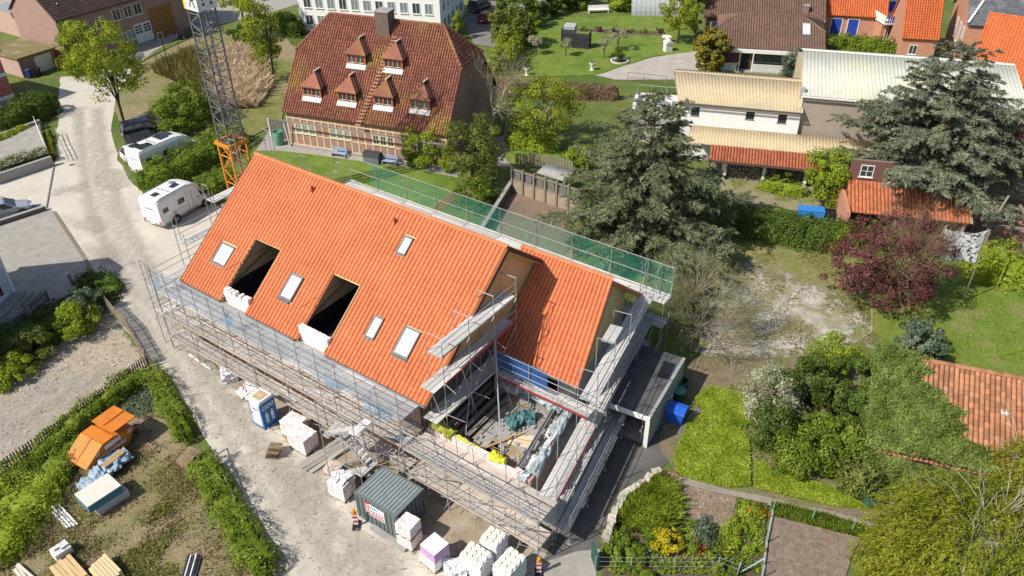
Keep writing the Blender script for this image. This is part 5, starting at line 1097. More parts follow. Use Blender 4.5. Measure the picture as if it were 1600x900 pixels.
def dormer(x, y, label=None):
    z = HE+mD*y; w_, hh, dp = 2.1, 1.35, 1.9; d = MB()
    d.box(x, x+.12, y+.12, y+dp, z-.1, z+hh).box(x+w_-.12, x+w_, y+.12, y+dp, z-.1, z+hh); d = d.build('dormer', M_OLDTD, h)
    fr = MB(); fr.box(x, x+w_, y, y+.12, z-.05, z+.3).box(x, x+w_, y, y+.12, z+hh-.15, z+hh)
    for q in (x, x+w_/2-.08, x+w_-.16): fr.box(q, q+.16, y, y+.12, z+.3, z+hh-.15)
    fr.build('dormer_front', M_DORM, d)
    for q in (x+.2, x+w_/2+.12):
        MB().box(q, q+w_/2-.3, y+.05, y+.09, z+.14, z+hh-.17).build('pane', M_GLASS, d); mb = MB(); mb.box(q, q+w_/2-.3, y+.01, y+.049, z+.48, z+.53).box(q+(w_/2-.3)/2-.02, q+(w_/2-.3)/2+.02, y+.01, y+.049, z+.14, z+hh-.17); mb.build('glazing_bar', mat('bar_cream', (.7, .6, .4), (.65, .55, .36)), d)
    MB().hexa([(x-.05, y-.34, z-.06), (x+w_+.05, y-.34, z-.06), (x+w_+.05, y-.002, z+.32), (x-.05, y-.002, z+.32), (x-.05, y-.36, z+.0), (x+w_+.05, y-.36, z+.0), (x+w_+.05, y-.002, z+.38), (x-.05, y-.002, z+.38)]).build('apron', mat('lead_apron', (.62, .58, .55), (.55, .5, .48)), d)
    xm, zt, rz = x+w_/2, z+hh-.02, z+hh+1.25
    for sg in (-1, 1):
        xo = xm+sg*(w_/2+.18); p = [(xo, y-.2, zt), (xm, y+1.05, rz), (xm, y+dp+1.1, rz), (xo, y+dp+.35, zt)]; q = [(a, b, c_+.09) for a, b, c_ in p]
        mb = MB(); mb.add(p+q, [(3, 2, 1, 0), (4, 5, 6, 7), (0, 1, 5, 4), (1, 2, 6, 5), (2, 3, 7, 6), (3, 0, 4, 7)] if sg < 0 else [(0, 1, 2, 3), (7, 6, 5, 4), (4, 5, 1, 0), (5, 6, 2, 1), (6, 7, 3, 2), (7, 4, 0, 3)]); mb.build('dormer_roof', M_OLDTD, d)
        for i in range(1, 5):
            f_ = i/5; a = np.array(p[0])*(1-f_)+np.array(p[3])*f_; b_ = np.array(p[1])*(1-f_)+np.array(p[2])*f_; baro(d, 'roof_roll', tuple(a+[0, 0, .11]), tuple(b_+[0, 0, .11]), .06, .05, M_OLDTD)
    p = [(xm-w_/2-.18, y-.2, zt+.02), (xm+w_/2+.18, y-.2, zt+.02), (xm, y+1.05, rz+.02)]; q = [(a, b, c_+.09) for a, b, c_ in p]
    MB().add(p+q, [(0, 2, 1), (3, 4, 5), (0, 1, 4, 3), (1, 2, 5, 4), (2, 0, 3, 5)]).build('dormer_hip', M_OLDT, d)
    baro(d, 'ridge_cap', (xm, y+1.0, rz+.12), (xm, y+dp+1.1, rz+.12), .14, .1, mat('ridge_pale', (.55, .5, .46), (.48, .43, .4)))
for x, y in ((2.2, 1.6), (6.2, 1.6), (10.25, 1.65), (14.2, 1.75), (6.3, 4.1), (10.4, 4.1)): dormer(x, y)
chimney(h, 9.5, 6.9, 10.3, 13.2, 1.45, brickmat('chimney_dark', (.17, .095, .07), (.12, .07, .055), (.2, .17, .15)))
n = 26
ldr = MB()
for i in range(n):
    f_ = i/(n-1); x = 9.05+1.85*f_; y = .15+5.9*f_; z = HE+mD*y+.52; ldr.box(x-.28, x+.28, y-.09, y+.09, z-.12, z)
ldr.build('roof_ladder', mat('ladder_wood', (.42, .23, .15), (.34, .18, .11), isl=.15), h)
baro(h, 'gutter', (0, -.08, HE+.02), (HL, -.08, HE+.02), .13, .1, M_SLATEG); baro(h, 'drain_pipe', (.25, .55, 0), (.25, .1, HE), .09, .09, M_WFR)
# white building with beige corrugated roofs, woodshed in front
M_BEIGE = mat('beige_sheet', (.52, .42, .265), (.46, .37, .23), scale=1, rough=.85, spec=.15, c3=(.42, .36, .25), s3=.5, t3=.6)
M_GREENG = mat('pale_sheet', (.54, .54, .45), (.46, .475, .41), scale=.8, rough=.9, spec=.1, c3=(.58, .555, .42), s3=.3, fine=.06, fscale=5)
WR = [(0, 0), (.25, .05), (.5, .06), (.75, .05), (1, 0)]
def corr(parent, name, P00, P10, P01, P11, m, pitch=.3, amp=.05, th=.06):
    """corrugated sheet roof over a quad (x across, y up the slope) as real waves"""
    A, B, C_, D = [np.array(p, float) for p in (P00, P10, P01, P11)]; n = int(np.linalg.norm(B-A)/pitch)*4; nn = np.cross(B-A, C_-A); nn /= np.linalg.norm(nn); v = []
    for k in range(n+1):
        f_ = k/n; w_ = amp*(.5+.5*math.cos(k*math.pi/2)); v += [A+(B-A)*f_+nn*w_, C_+(D-C_)*f_+nn*w_]
    nv = len(v); v += [p-nn*th for p in v]; q = [(2*k, 2*k+2, 2*k+3, 2*k+1) for k in range(n)]; q += [(nv+2*k+1, nv+2*k+3, nv+2*k+2, nv+2*k) for k in range(n)]+[(nv+2*k, nv+2*k+2, 2*k+2, 2*k) for k in range(n)]+[(2*k+1, 2*k+3, nv+2*k+3, nv+2*k+1) for k in range(n)]
    return link(name, npmesh(name, v, q, m), parent)
WL, WRt = (19.71, 68.40, 0), rad(-14.4)
wb = thing('white_workshop', 'white walled workshop with beige corrugated roof behind the woodshed', 'building', WL, WRt)
wall(MB(), 11.1, 0, 6.0, 5.0, 5.3, [(-3.3, -2.5, 4.6, 5.5), (1.9, 2.7, 4.7, 5.5), (4.9, 5.7, 4.6, 5.5)], -4.2).build('front_wall', M_WWALL, wb)
MB().prism([(5.3, 0), (13, 0), (13, 6.1), (9.2, 7.2), (5.3, 6.05)], 'x', -4.2, -3.9).build('gable_wall', M_WWALL, wb); MB().prism([(5.3, 0), (13, 0), (13, 6.1), (9.2, 7.2), (5.3, 6.05)], 'x', 6.55, 6.85).build('gable_wall', M_WWALL, wb); MB().box(-4.2, 6.9, 13, 13.3, 0, 6.1).build('rear_wall', M_WWALL, wb)
for x0, z0 in ((-3.3, 4.6), (1.9, 4.7), (4.9, 4.6)): window(wb, x0, x0+.8, z0, z0+.85, 5.08, M_GLASS, M_BLACK, 1, 0, .03)
corr(wb, 'roof', (-4.6, 4.6, 6.05), (7.0, 4.6, 5.98), (-5.6, 9.2, 7.4), (7.0, 9.2, 7.32), M_BEIGE); corr(wb, 'roof', (7.0, 13.6, 6.1), (-5.6, 13.6, 6.1), (7.0, 9.2, 7.32), (-5.6, 9.2, 7.4), M_BEIGE)
baro(wb, 'gutter', (-4.6, 4.5, 5.98), (7.0, 4.5, 5.92), .1, .1, mat('gutter_dark', (.1, .09, .08), (.08, .07, .06))); MB().box(6.5, 6.9, 5.4, 5.8, 7.0, 8.1).build('flue', mat('flue_grey', (.4, .38, .38), (.35, .33, .33)), wb)
# roof terrace with table behind cedar
tr_ = thing('roof_terrace', 'white walled terrace with railing beside the beige roofed workshop', 'terrace', WL, WRt)
MB().box(-9.3, -4.7, 8, 11, 0, 3.2).build('base', M_GPLAS, tr_); MB().box(-9.3, -4.7, 10.7, 11, 3.2, 4.2).build('parapet', M_WWALL, tr_); MB().box(-9.3, -9.0, 8, 10.7, 3.2, 4.2).build('parapet', M_WWALL, tr_)
for x in (-9.2, -7.7, -6.2, -4.8): tubeo(tr_, 'railing_post', (x, 11.1, 3.2), (x, 11.1, 5.0), .03, M_STEEL)
tubeo(tr_, 'hand_rail', (-9.2, 11.1, 5.0), (-4.8, 11.1, 5.0), .03, M_STEEL)
def wl_(x, y, z): p = Matrix.Rotation(WRt, 4, 'Z') @ Vector((x, y, z))+Vector(WL); return p
o = thing('patio_table', 'grey patio table on the white walled roof terrace', 'table', wl_(-6.2, 9.2, 3.2), WRt); MB().lathe([(.7, .70), (.7, .74)], 14).build('table_top', M_SLATEG, o); tubeo(o, 'leg', (0, 0, 0), (0, 0, .7), .05, M_STEEL)
for x in (-7.2, -5.2):
    o = thing('patio_chair', 'grey patio chair at the terrace table', 'chair', wl_(x, 9.3, 3.2), WRt, 'terrace chairs'); MB().box(-.25, .25, -.25, .25, .4, .45).build('seat', M_SLATEG, o); MB().box(-.25, .25, .2, .25, .45, .95).build('backrest', M_SLATEG, o)
    for a in (-.2, .2):
        for b_ in (-.2, .2): tubeo(o, 'leg', (a, b_, 0), (a, b_, .4), .02, M_STEEL)
ws = thing('woodshed', 'open woodshed with red tiled eave and beige lean-to roof', 'shed', WL, WRt)
M_OLDR = mat('clay_tile_red', (.36, .115, .06), (.28, .085, .045), scale=1, isl=.16, world=True)
slab(ws, 'tile_deck', (-1.0, 0, 2.4), (1, 0, 0), (0, 1.75, .75), 14.3, 1.9, .1, M_TIMB); tile_roof(ws, (-1.0, 0, 2.42), (1, 0, 0), (0, 1.75, .75), .28, .32, 51, 6, M_OLDR)
corr(ws, 'lean_to_roof', (-3.2, 1.7, 3.2), (14, 1.7, 3.2), (-3.2, 5.0, 3.62), (14, 5.0, 3.62), M_BEIGE)
for x in (.6, 4.2, 8.0, 11.6): MB().box(x-.15, x+.15, .9, 1.2, 0, 2.65).build('post', M_WWALL, ws)
MB().box(-.8, 13, 3.4, 3.6, 0, 3.2).build('rear_wall', M_RUBBLE, ws); baro(ws, 'fascia', (-1, .02, 2.3), (13.3, .02, 2.3), .06, .16, mat('gutter_dark', (.1, .09, .08)))
lg = thing('log_pile', 'grey stacked firewood filling the bays of the woodshed', 'firewood', WL, WRt); LOG = mat('log_ends', (.30, .25, .21), (.18, .15, .13), scale=5, isl=.3); mbk = MB()
for x0, x1 in ((-.6, .35), (.85, 3.95), (4.5, 7.8)):
    x = x0
    while x < x1:
        z = .1
        while z < 1.9: r = rng.uniform(.07, .13); mbk.tube((x+rng.normal(0, .03), 1.3+rng.normal(0, .06), z), (x, 2.0, z), r, n=6); z += 2*r*.95
        x += .2
tag(mbk.build('log', LOG, lg), kind='stuff')
# pale green-grey hall
gh = thing('long_hall', 'long hall with pale grey-green corrugated roof and taupe side wall', 'building', WL, WRt)
M_TAUPE = mat('taupe_render', (.36, .30, .25), (.32, .27, .225), scale=1)
MB().box(6.9, 25.4, 5.4, 5.7, 0, 7.5).build('front_wall', M_TAUPE, gh); MB().prism([(5.7, 0), (18.4, 0), (18.4, 7.4), (12, 9.3), (5.7, 7.45)], 'x', 6.9, 7.2).build('gable_wall', mat('tan_render', (.5, .4, .28), (.44, .35, .25)), gh); MB().prism([(5.7, 0), (18.4, 0), (18.4, 7.4), (12, 9.3), (5.7, 7.45)], 'x', 25.1, 25.4).build('gable_wall', M_TAUPE, gh); MB().box(6.9, 25.4, 18.4, 18.7, 0, 7.4).build('rear_wall', M_TAUPE, gh)
corr(gh, 'roof', (6.6, 5.1, 7.5), (26.2, 5.1, 7.4), (6.6, 12, 9.6), (25.8, 12, 9.5), M_GREENG, .35); corr(gh, 'roof', (25.8, 19, 7.5), (6.6, 19, 7.5), (25.8, 12, 9.5), (6.6, 12, 9.6), M_GREENG, .35)
baro(gh, 'ridge_cap', (6.6, 12, 9.62), (25.8, 12, 9.52), .5, .06, mat('ridge_white', (.66, .67, .62), (.6, .6, .56))); baro(gh, 'gutter', (6.6, 5.0, 7.42), (26.2, 5.0, 7.32), .12, .12, M_WFR); baro(gh, 'drain_pipe', (6.75, 5.3, 0), (6.75, 5.3, 7.4), .1, .1, M_WFR)
# brown bungalows
M_BRT = mat('brown_tile', (.17, .10, .075), (.13, .08, .06), scale=.7, isl=.15, world=True)
b1 = thing('brown_bungalow', 'brown tiled bungalow with white porch railing behind the workshop', 'house', (26.6, 100.2, 0), rad(-11.9))
M_RBR = brickmat('dark_red_brick', (.16, .05, .035), (.13, .04, .03), (.2, .16, .14))
gable_house(b1, 12.4, 10.5, 2.9, 5.4, M_RBR, M_BRT, ov=.4, hip=.45, cw=.32, rl=.38)
MB().box(-.2, 10.0, -.75, -.42, 2.35, 2.75).build('fascia', M_WFR, b1)
for x0, x1 in ((.2, 2.6), (4.2, 9.2)):
    for i in range(int((x1-x0)/.2)): boxo(b1, 'railing_slat', x0+i*.2, x0+i*.2+.14, -1.12, -1.09, .15, 1.05, M_WFR)
    boxo(b1, 'railing_cap', x0-.05, x1+.05, -1.14, -1.05, 1.06, 1.12, M_WFR)
    for x in (x0, x1): boxo(b1, 'porch_post', x-.06, x+.06, -1.06, -.94, 0, 2.35, M_WFR)
MB().box(-.1, 9.6, -1.2, 0, 0, .12).build('porch_floor', M_PAVE, b1); window(b1, 4.6, 8.8, .9, 2.1, 0, M_GLASS, M_BLACK, 3); door(b1, 2.9, 3.8, .12, 2.2, 0, M_BLACK, False)
mR = 2.5/5.25; O_, u_, s_, n_ = plane_map((9.9, 2.0, 2.9+mR*2.0+.17), (1, 0, 0), (0, 1, mR)); rr = Matrix((u_, s_, n_)).transposed().to_euler(); sk_ = MB().box(0, 1.1, 0, 2.2, 0, .15).build('skylight', M_SLATEG, b1, tuple(O_), rr); MB().box(.15, .95, .2, 2.0, .151, .17).build('pane', M_BLIND, sk_)
l_, r_, L_ = FR((1105, 24), (1286, 33), 3.0); b2 = thing('brown_bungalow', 'larger brown tiled bungalow behind the one with the white porch', 'house', l_, r_); gable_house(b2, L_, 11, 3.0, 6.2, M_RBR, M_BRT, ov=.4, cw=.32, rl=.38)
window(b2, .6, 2.2, .9, 2.2, 0); MB().box(L_+.01, L_+.03, 2, 4, .5, 2.8).build('white_panel', M_WFR, b2); chimney(b2, L_*.85, 1.2, 3.2, 4.6, .7)
# orange roofed brick houses
M_OR = mat('orange_tile', (.56, .145, .05), (.48, .12, .04), scale=.8, isl=.1, world=True); M_ORB = brickmat('orange_brick', (.55, .215, .11), (.48, .18, .09), (.45, .33, .26)); M_DBLUE = mat('door_blue', (.02, .06, .38), (.018, .05, .33))
l_, r_, L_ = FR((1291, 20), (1384, 25), 3.1); o1 = thing('orange_roofed_house', 'brick house with orange roof and two arched blue doors', 'house', l_, r_); gable_house(o1, L_, 8, 3.1, 7.2, M_ORB, M_OR, ov=.3)
for x in (1.0, 3.2):
    door(o1, x, x+1.3, .1, 2.3, 0, M_DBLUE, False); mb = MB(); mb.box(x-.15, x-.02, -.08, .02, .1, 2.4).box(x+1.32, x+1.45, -.08, .02, .1, 2.4).box(x-.15, x+1.45, -.08, .02, 2.401, 2.55); mb.build('door_surround', M_WFR, o1)
l_, r_, L_ = FR((1372, 66), (1412, 64), 0); o1 = thing('balcony_annex', 'brick annex with blue and white balcony between the orange roofs', 'building', l_, r_); MB().box(0, 4.2, 0, 4.5, 0, 2.6).build('wall', M_ORB, o1); MB().box(-.2, 4.4, -.8, 4.5, 2.6, 2.8).build('balcony_floor', M_WFR, o1)
for i in range(14): boxo(o1, 'balcony_slat', .2+i*.3, .2+i*.3+.2, -.78, -.74, 2.8, 3.7, M_DBLUE)
for i in range(14): boxo(o1, 'balcony_slat', -.2, -.16, -.7+i*.36, -.7+i*.36+.34, 2.8, 3.75, M_WFR)
MB().box(-.1, 4.2, 4.3, 4.45, 2.8, 4.2).build('blue_screen', M_DBLUE, o1); window(o1, .6, 1.4, .4, 2.3, 0, M_GLASS)
l_, r_, L_ = FR((1412, 57), (1466, 60), 3.2); o1 = thing('orange_roofed_house', 'taller brick house with steep orange roof beside the balcony', 'house', l_, r_); gable_house(o1, L_, 9, 3.2, 9.5, M_ORB, M_OR, ov=.2); window(o1, 1, 2, 1, 2.2, 0)
l_, r_, L_ = FR((1516, 36), (1640, 44), 5.6); o1 = thing('slate_roofed_house', 'brick house with grey slate roof, red chimney and arched windows', 'house', l_, r_); M_SLT = mat('slate', (.125, .135, .15), (.09, .10, .115), scale=.8, rough=.6, isl=.2, c3=(.2, .2, .2), s3=.5, t3=.6, world=True)
gable_house(o1, L_, 10, 5.6, 10, M_ORB, M_SLT, ov=.3, cw=.4, rl=.3, prof=[(0, 0), (.5, .004), (1, 0)], hip=.5); chimney(o1, 3.4, 3.4, 8, 10.6, .9, M_ORB); baro(o1, 'ridge_cap', (-.3, -.3, 5.75), (0.4+2.6, 5.0, 10.2), .25, .06, M_WFR)
for y in (1.5, 3.5, 5.5): w_ = window(o1, 0, .9, 2.2, 4.6, 0, M_GLASSL); w_.location = (0, y+.9, 0); w_.rotation_euler = (0, 0, -math.pi/2)
l_, r_, L_ = FR((1512, 118), (1640, 140), 4.0); o1 = thing('orange_roofed_barn', 'broad barn with orange tiled roof beside the grey-green hall', 'barn', l_, r_); gable_house(o1, L_+4, 12, 4, 9.2, M_ORB, M_OR, ov=.2, cw=.33)
# old red shed under the grey cedar, grey house and timber frame
l_, r_, L_ = FR((1325, 331), (1470, 345), 2.0); o1 = thing('red_shed', 'low open shed with orange-red tiles under the grey cedar', 'shed', l_, r_); slab(o1, 'roof_deck', (0, 0, 2.0), (1, 0, 0), (0, 3, 1.5), L_+2.5, 3.35, .1, M_TIMB); tile_roof(o1, (0, 0, 2.02), (1, 0, 0), (0, 3, 1.5), .3, .335, int((L_+2.5)/.3), 10, mat('orange_red_tile', (.44, .15, .065), (.36, .11, .05), scale=1, isl=.16)); MB().box(0, L_+2.4, 2.8, 3.1, 0, 3.4).build('rear_wall', M_RBR, o1)
for x in (.2, 4, 8, L_+2): MB().box(x-.1, x+.1, .3, .5, 0, 2.0).build('post', M_BOARD, o1)
MB().box(-.35, -.02, -1.2, 4.5, 0, 2.6).build('side_wall', M_ORB, o1); MB().box(0, 6, 3.12, 3.4, 3.4, 5.4).build('upper_wall', M_RBR, o1); window(o1, .8, 1.9, 3.9, 5.0, 3.12, M_GLASS, M_WFR, 1, 1); window(o1, 3.2, 4.3, 3.6, 4.7, 3.12, M_GLASS, M_WFR, 1, 1)
for x in (.5, 1.4): MB().box(x, x+.7, 3.1, 3.12, 3.5, 3.85).build('shutter', mat('shutter_red', (.35, .08, .05), (.3, .07, .04)), o1)
l_, r_, L_ = FR((1505, 258), (1640, 272), 3.0); o1 = thing('grey_barn_house', 'weathered grey house with dark red tiled roof behind the timber frame', 'house', l_, r_); gable_house(o1, L_+3, 9, 3.0, 7.5, mat('old_render', (.26, .22, .17), (.19, .165, .13), scale=1.2, bump=.3), mat('clay_tile_darkred', (.20, .055, .04), (.15, .04, .03), scale=.8, isl=.22), ov=.3)
for x in (.4, 3.0): window(o1, x, x+1.3, .9, 1.9, 0, M_GLASS, mat('window_tan', (.4, .33, .24), (.35, .28, .2)), 2, 2)
door(o1, 6.2, 7.6, .1, 2.3, 0, M_WFR, False); MB().box(6.4, 7.4, -.07, -.055, .4, 2.1).build('door_pane', M_BLACK, o1); window(o1, 6.0, 7.6, 4.0, 4.1, 0)
l_, r_, L_ = FR((1527, 392), (1640, 405), 0); o1 = thing('open_timber_frame', 'bare grey timber framework standing on red paving', 'frame', l_, r_); M_OAK = mat('grey_oak', (.26, .22, .18), (.18, .155, .13), scale=4)  # open timber frame of bare posts, beams and rafters
for y in (0, 3.5):
    baro(o1, 'beam', (-.3, y, 2.5), (L_+2, y, 2.5), .2, .2, M_OAK)
    for x in (.2, 3.2, 6.2, 9): baro(o1, 'post', (x, y, 0), (x, y, 2.4), .18, .18, M_OAK); baro(o1, 'brace', (x, y, 1.5), (x+.9, y, 2.4), .1, .14, M_OAK)
for x in (.2, 3.2, 6.2, 9): baro(o1, 'tie_beam', (x, -.2, 2.72), (x, 3.7, 2.72), .18, .2, M_OAK); baro(o1, 'rafter', (x, -.2, 2.8), (x+1.2, 1.8, 4.4), .14, .16, M_OAK)
# ivy shed with old tiles (lower right)
l_, r_, L_ = FR((1370, 706), (1548, 745), 2.5); sh = thing('ivy_shed', 'shed with old orange pantiles half buried under ivy', 'shed', l_, r_)
M_PAN = mat('old_pantile', (.37, .175, .09), (.29, .125, .065), scale=1.3, isl=.28, c3=(.33, .2, .13), s3=.9, t3=.6)
SWd, SLe = 5.6, L_+3.4; zr_ = 5.2
ivr = np.array([0, SWd, zr_-2.5]); QI = float(np.linalg.norm(ivr)); cwI, rlI = .27, QI/18
wall(MB(), SLe, 0, 2.5, .25, .5, [(4.2, 5.0, .8, 1.9)], 0).build('front_wall', M_ORB, sh); MB().prism([(.25, 0), (SWd-.05, 0), (SWd-.05, zr_-.2), (.25, 2.4)], 'x', 0, .3).build('gable_wall', M_ORB, sh); MB().prism([(.25, 0), (SWd-.05, 0), (SWd-.05, zr_-.2), (.25, 2.4)], 'x', SLe-.3, SLe).build('gable_wall', M_ORB, sh); MB().box(.3, SLe-.3, SWd-.3, SWd-.05, 0, zr_-.2).build('rear_wall', M_ORB, sh)
slab(sh, 'roof_deck', (-.1, 0, 2.5), (1, 0, 0), tuple(ivr), SLe+.2, QI, .12, M_TIMB); pass
def ivyedge(q): return 1.9+3.6*max(0, 1-q/QI*1.25)+.5*math.sin(q*2.2)
nC = int(SLe/cwI); tile_roof(sh, (0, 0, 2.53), (1, 0, 0), tuple(ivr), cwI, rlI, nC, 18, M_PAN, None, (300, (7.0, 3.6)), lift=.03, jit=.012)
ridge_tiles(sh, (0, SWd, zr_+.12), (SLe, SWd, zr_+.12), M_PAN, .4, .17); baro(sh, 'gutter', (2.5, -.1, 2.45), (SLe, -.1, 2.45), .1, .08, M_BLACK); MB().box(6.2, 6.6, 3.35, 3.8, 4.2, 4.32).build('roof_vent', M_WPL, sh)
# ivy over the shed
iv = thing('ivy', 'dense ivy climbing over the gable and half the pantiled shed roof', 'ivy', l_, r_)
pt = []; nn_ = []
k = 46000; q = rng.uniform(0, QI+.3, k); x = rng.uniform(-.7, 7.0, k); lim = 2.0+4.3*np.clip(1-q/QI*1.05, 0, 1)+.35*np.sin(q*2.3)+.25*np.sin(q*6)+rng.normal(0, .18, k); ok = x < lim; q, x = q[ok], x[ok]
hh = .12+.38*np.abs(np.sin(x*1.9+q*1.1)*np.sin(q*1.7-x*.8))+.22*np.abs(np.sin(x*4.1-q*2.3)*np.sin(q*3.7+x*1.8))+rng.uniform(0, .2, len(q)); Oi, ui, si, ni = plane_map((0, 0, 2.53), (1, 0, 0), tuple(ivr)); fade = np.clip((lim[ok]-x)/.8, .15, 1); pt.append(Oi+ui*x[:, None]+si*q[:, None]+ni*(hh*fade)[:, None]); nn_.append(np.repeat(ni[None], len(q), 0))
k = 16000; x = rng.uniform(-.6, 6.4, k); z = rng.uniform(0, 2.7, k); b_ = .3+.3*np.abs(np.sin(x*2.1)*np.sin(z*2+x)); pt.append(np.column_stack([x, -.05-b_*rng.uniform(.5, 1, k), z])); nn_.append(np.repeat([[0, -1, .4]], k, 0))
k = 22000; y = rng.uniform(-.5, SWd+.3, k); z = rng.uniform(0, 1, k)*(2.6+2.7*np.clip(y/SWd, 0, 1)); b_ = .4+.5*np.abs(np.sin(y*1.7)*np.sin(z*1.9+y)); pt.append(np.column_stack([-b_*rng.uniform(.6, 1, k), y, z])); nn_.append(np.repeat([[-1, 0, .5]], k, 0))
v, f = leafquads(np.concatenate(pt), .115, np.concatenate(nn_), spread=.75); link('leaves', npmesh('leaves', v, f, L_IVY), iv)
# flat roofed garage beside the drive
gl, gr, gL = at_b(28.55, 8.55), BR+math.atan2(.3, 2.8), 2.9; ga = thing('garage', 'grey flat-roofed garage with open front beside the drive', 'garage', gl, gr)
M_BIT = mat('bitumen_roof', (.10, .10, .10), (.075, .075, .075), scale=1, c3=(.06, .06, .058), s3=.8, t3=.55, rough=.8)
GD = 6.3
wall(MB(), GD, 0, 2.3, 0, .2).build('side_wall', M_GPLAS, ga, (.2, 0, 0), (0, 0, math.pi/2)); 
MB().box(2.75, 2.95, 0, GD, 0, 2.45).build('side_wall', mat('garage_render', (.31, .32, .30), (.25, .26, .24)), ga); MB().box(.2, 2.75, GD-.2, GD, 0, 2.3).build('rear_wall', M_GPLAS, ga); MB().box(.2, 2.75, .2, GD-.2, 0, .06).build('floor', M_CONC, ga)
MB().box(-.05, 2.74, .05, GD, 2.31, 2.42).build('roof', M_BIT, ga); MB().box(-.05, 2.95, -.08, .049, 2.2, 2.5).build('fascia', M_WFR, ga); MB().box(2.7, 2.96, -.07, .0, 0, 2.19).build('door_post', M_WFR, ga)
# ---------------------------------------------------------------- top left: brick house, garage, pink house, white block
l_, r_, L_ = FR((110, 104), (280, 49), 0); M_PBR = brickmat('pale_red_brick', (.33, .185, .14), (.29, .16, .12), (.38, .3, .26))
bh = thing('brick_house', 'long reddish brick house with white windows and brown garage door', 'house', l_, r_)
XA = L_-6.5
ops = []
MB().box(0, L_+3, 0, .3, 0, 6.2).build('front_wall', M_PBR, bh); MB().box(0, L_+3, 9.7, 10, 0, 6.2).build('rear_wall', M_PBR, bh); MB().prism([(.3, 0), (9.7, 0), (9.7, 6.2), (5, 10), (.3, 6.2)], 'x', 0, .3).build('gable_wall', M_PBR, bh); MB().prism([(.3, 0), (9.7, 0), (9.7, 6.2), (5, 10), (.3, 6.2)], 'x', L_+2.7, L_+3).build('gable_wall', M_PBR, bh)
M_DTL = mat('brown_glazed_tile', (.12, .075, .065), (.09, .055, .05), scale=.6, isl=.15, rough=.5, world=True)
for O, u_, s_ in (((-.2, -.4, 5.95), (1, 0, 0), (0, 5.4, 4.3)), ((L_+3.2, 10.4, 5.95), (-1, 0, 0), (0, -5.4, 4.3))): sd = slab(bh, 'roof', O, u_, s_, L_+3.4, 6.9, .15, M_DTL); tile_roof(sd, O, u_, s_, .34, .4, int((L_+3.4)/.34), 17, M_DTL)
for x in (L_*.45, L_*.55, L_*.64): window(bh, x, x+1.2, 3.9, 5.4, 0)
window(bh, L_*.30, L_*.30+1.3, 3.6, 5.0, 0); window(bh, L_*.18, L_*.18+1.1, 3.5, 4.8, 0)
for x in (L_*.44, L_*.52): window(bh, x, x+1.5, .9, 2.2, 0, M_GLASSL)
for x in (L_*.60, L_*.68): door(bh, x, x+1.3, .1, 2.7, 0, M_WFR)
gd = MB().box(L_*.76, L_-.4, -.04, .02, .05, 4.2).build('garage_door', mat('garage_brown', (.30, .15, .05), (.26, .13, .045)), bh)
for k in range(9): MB().box(L_*.76, L_-.4, -.055, -.041, .1+k*.45, .5+k*.45).build('door_panel', mat('garage_brown', (.30, .15, .05)), gd)
o = thing('stair_railing', 'white handrail at the doors of the long brick house', 'railing', (l_[0], l_[1], 0), r_)
for x in (L_*.745, L_*.79): tubeo(o, 'post', (x, -1.2, 0), (x, -1.2, 1.1), .05, M_WFR)
tubeo(o, 'rail', (L_*.745, -1.2, 1.1), (L_*.79, -1.2, 1.1), .05, M_WFR)
lw, rw, Lw = FR((58, 66), (105, 80), 0); o1 = thing('gable_house', 'brick house gable with orange verge and glass canopy beside the mossy garage', 'house', lw, rw); W7 = 9.5
MB().box(-10, Lw+.3, 0, .3, 0, 7.5).build('front_wall', brickmat('salmon_brick', (.46, .29, .23), (.42, .26, .21), (.48, .38, .33)), o1); MB().box(-10, Lw, .3, 10, 0, 7.3).build('block', M_PBR, o1)
can = MB().hexa([(-5.2, -1.3, 4.2), (-1, -1.3, 4.2), (-1, -.0, 4.9), (-5.2, -.0, 4.9), (-5.2, -1.3, 4.3), (-1, -1.3, 4.3), (-1, -.0, 5.0), (-5.2, -.0, 5.0)]).build('canopy', M_GLASSL, o1)
baro(o1, 'verge', (Lw+.2, -.15, 5.2), (-3, -.15, 13), .3, .25, M_OR); window(o1, -6.5, -5.5, 6.2, 7.2, 0); window(o1, -2.2, -1.5, 1.6, 2.2, 0)
l_, r_, L_ = FR((38, 122), (92, 104), 0); o1 = thing('garage', 'small garage with mossy flat roof and white door', 'garage', l_, r_); M_MOSS = mat('mossy_felt', (.20, .16, .08), (.15, .13, .05), scale=1.5, bump=.8, bscale=5, c3=(.27, .21, .12), s3=.6)
wall(MB(), L_, 0, 2.4, 0, .25, [(L_*.42, L_-.4, 0, 2.1)]).build('front_wall', M_PBR, o1); MB().box(0, .25, .25, 7, 0, 2.4).build('side_wall', mat('salmon_brick', (.46, .29, .23)), o1); MB().box(L_-.25, L_, .25, 7, 0, 2.4).build('side_wall', M_PBR, o1); MB().box(.25, L_-.25, 6.75, 7, 0, 2.4).build('rear_wall', M_PBR, o1)
MB().box(-.25, L_+.25, -.35, 7.2, 2.41, 2.6).build('roof', M_MOSS, o1); gd = MB().box(L_*.42+.02, L_-.42, .1, .15, 0, 2.08).build('garage_door', M_WFR, o1)
for k in range(4): MB().box(L_*.42+.1, L_-.5, .085, .099, .08+k*.5, .52+k*.5).build('door_panel', M_WFR, gd)
l_, r_, L_ = FR((-40, 185), (26, 160), 0); o1 = thing('pink_house', 'corner of a pink house with white bands at its windows', 'house', l_, r_); M_PINK = mat('pink_render', (.50, .16, .15), (.46, .14, .135))
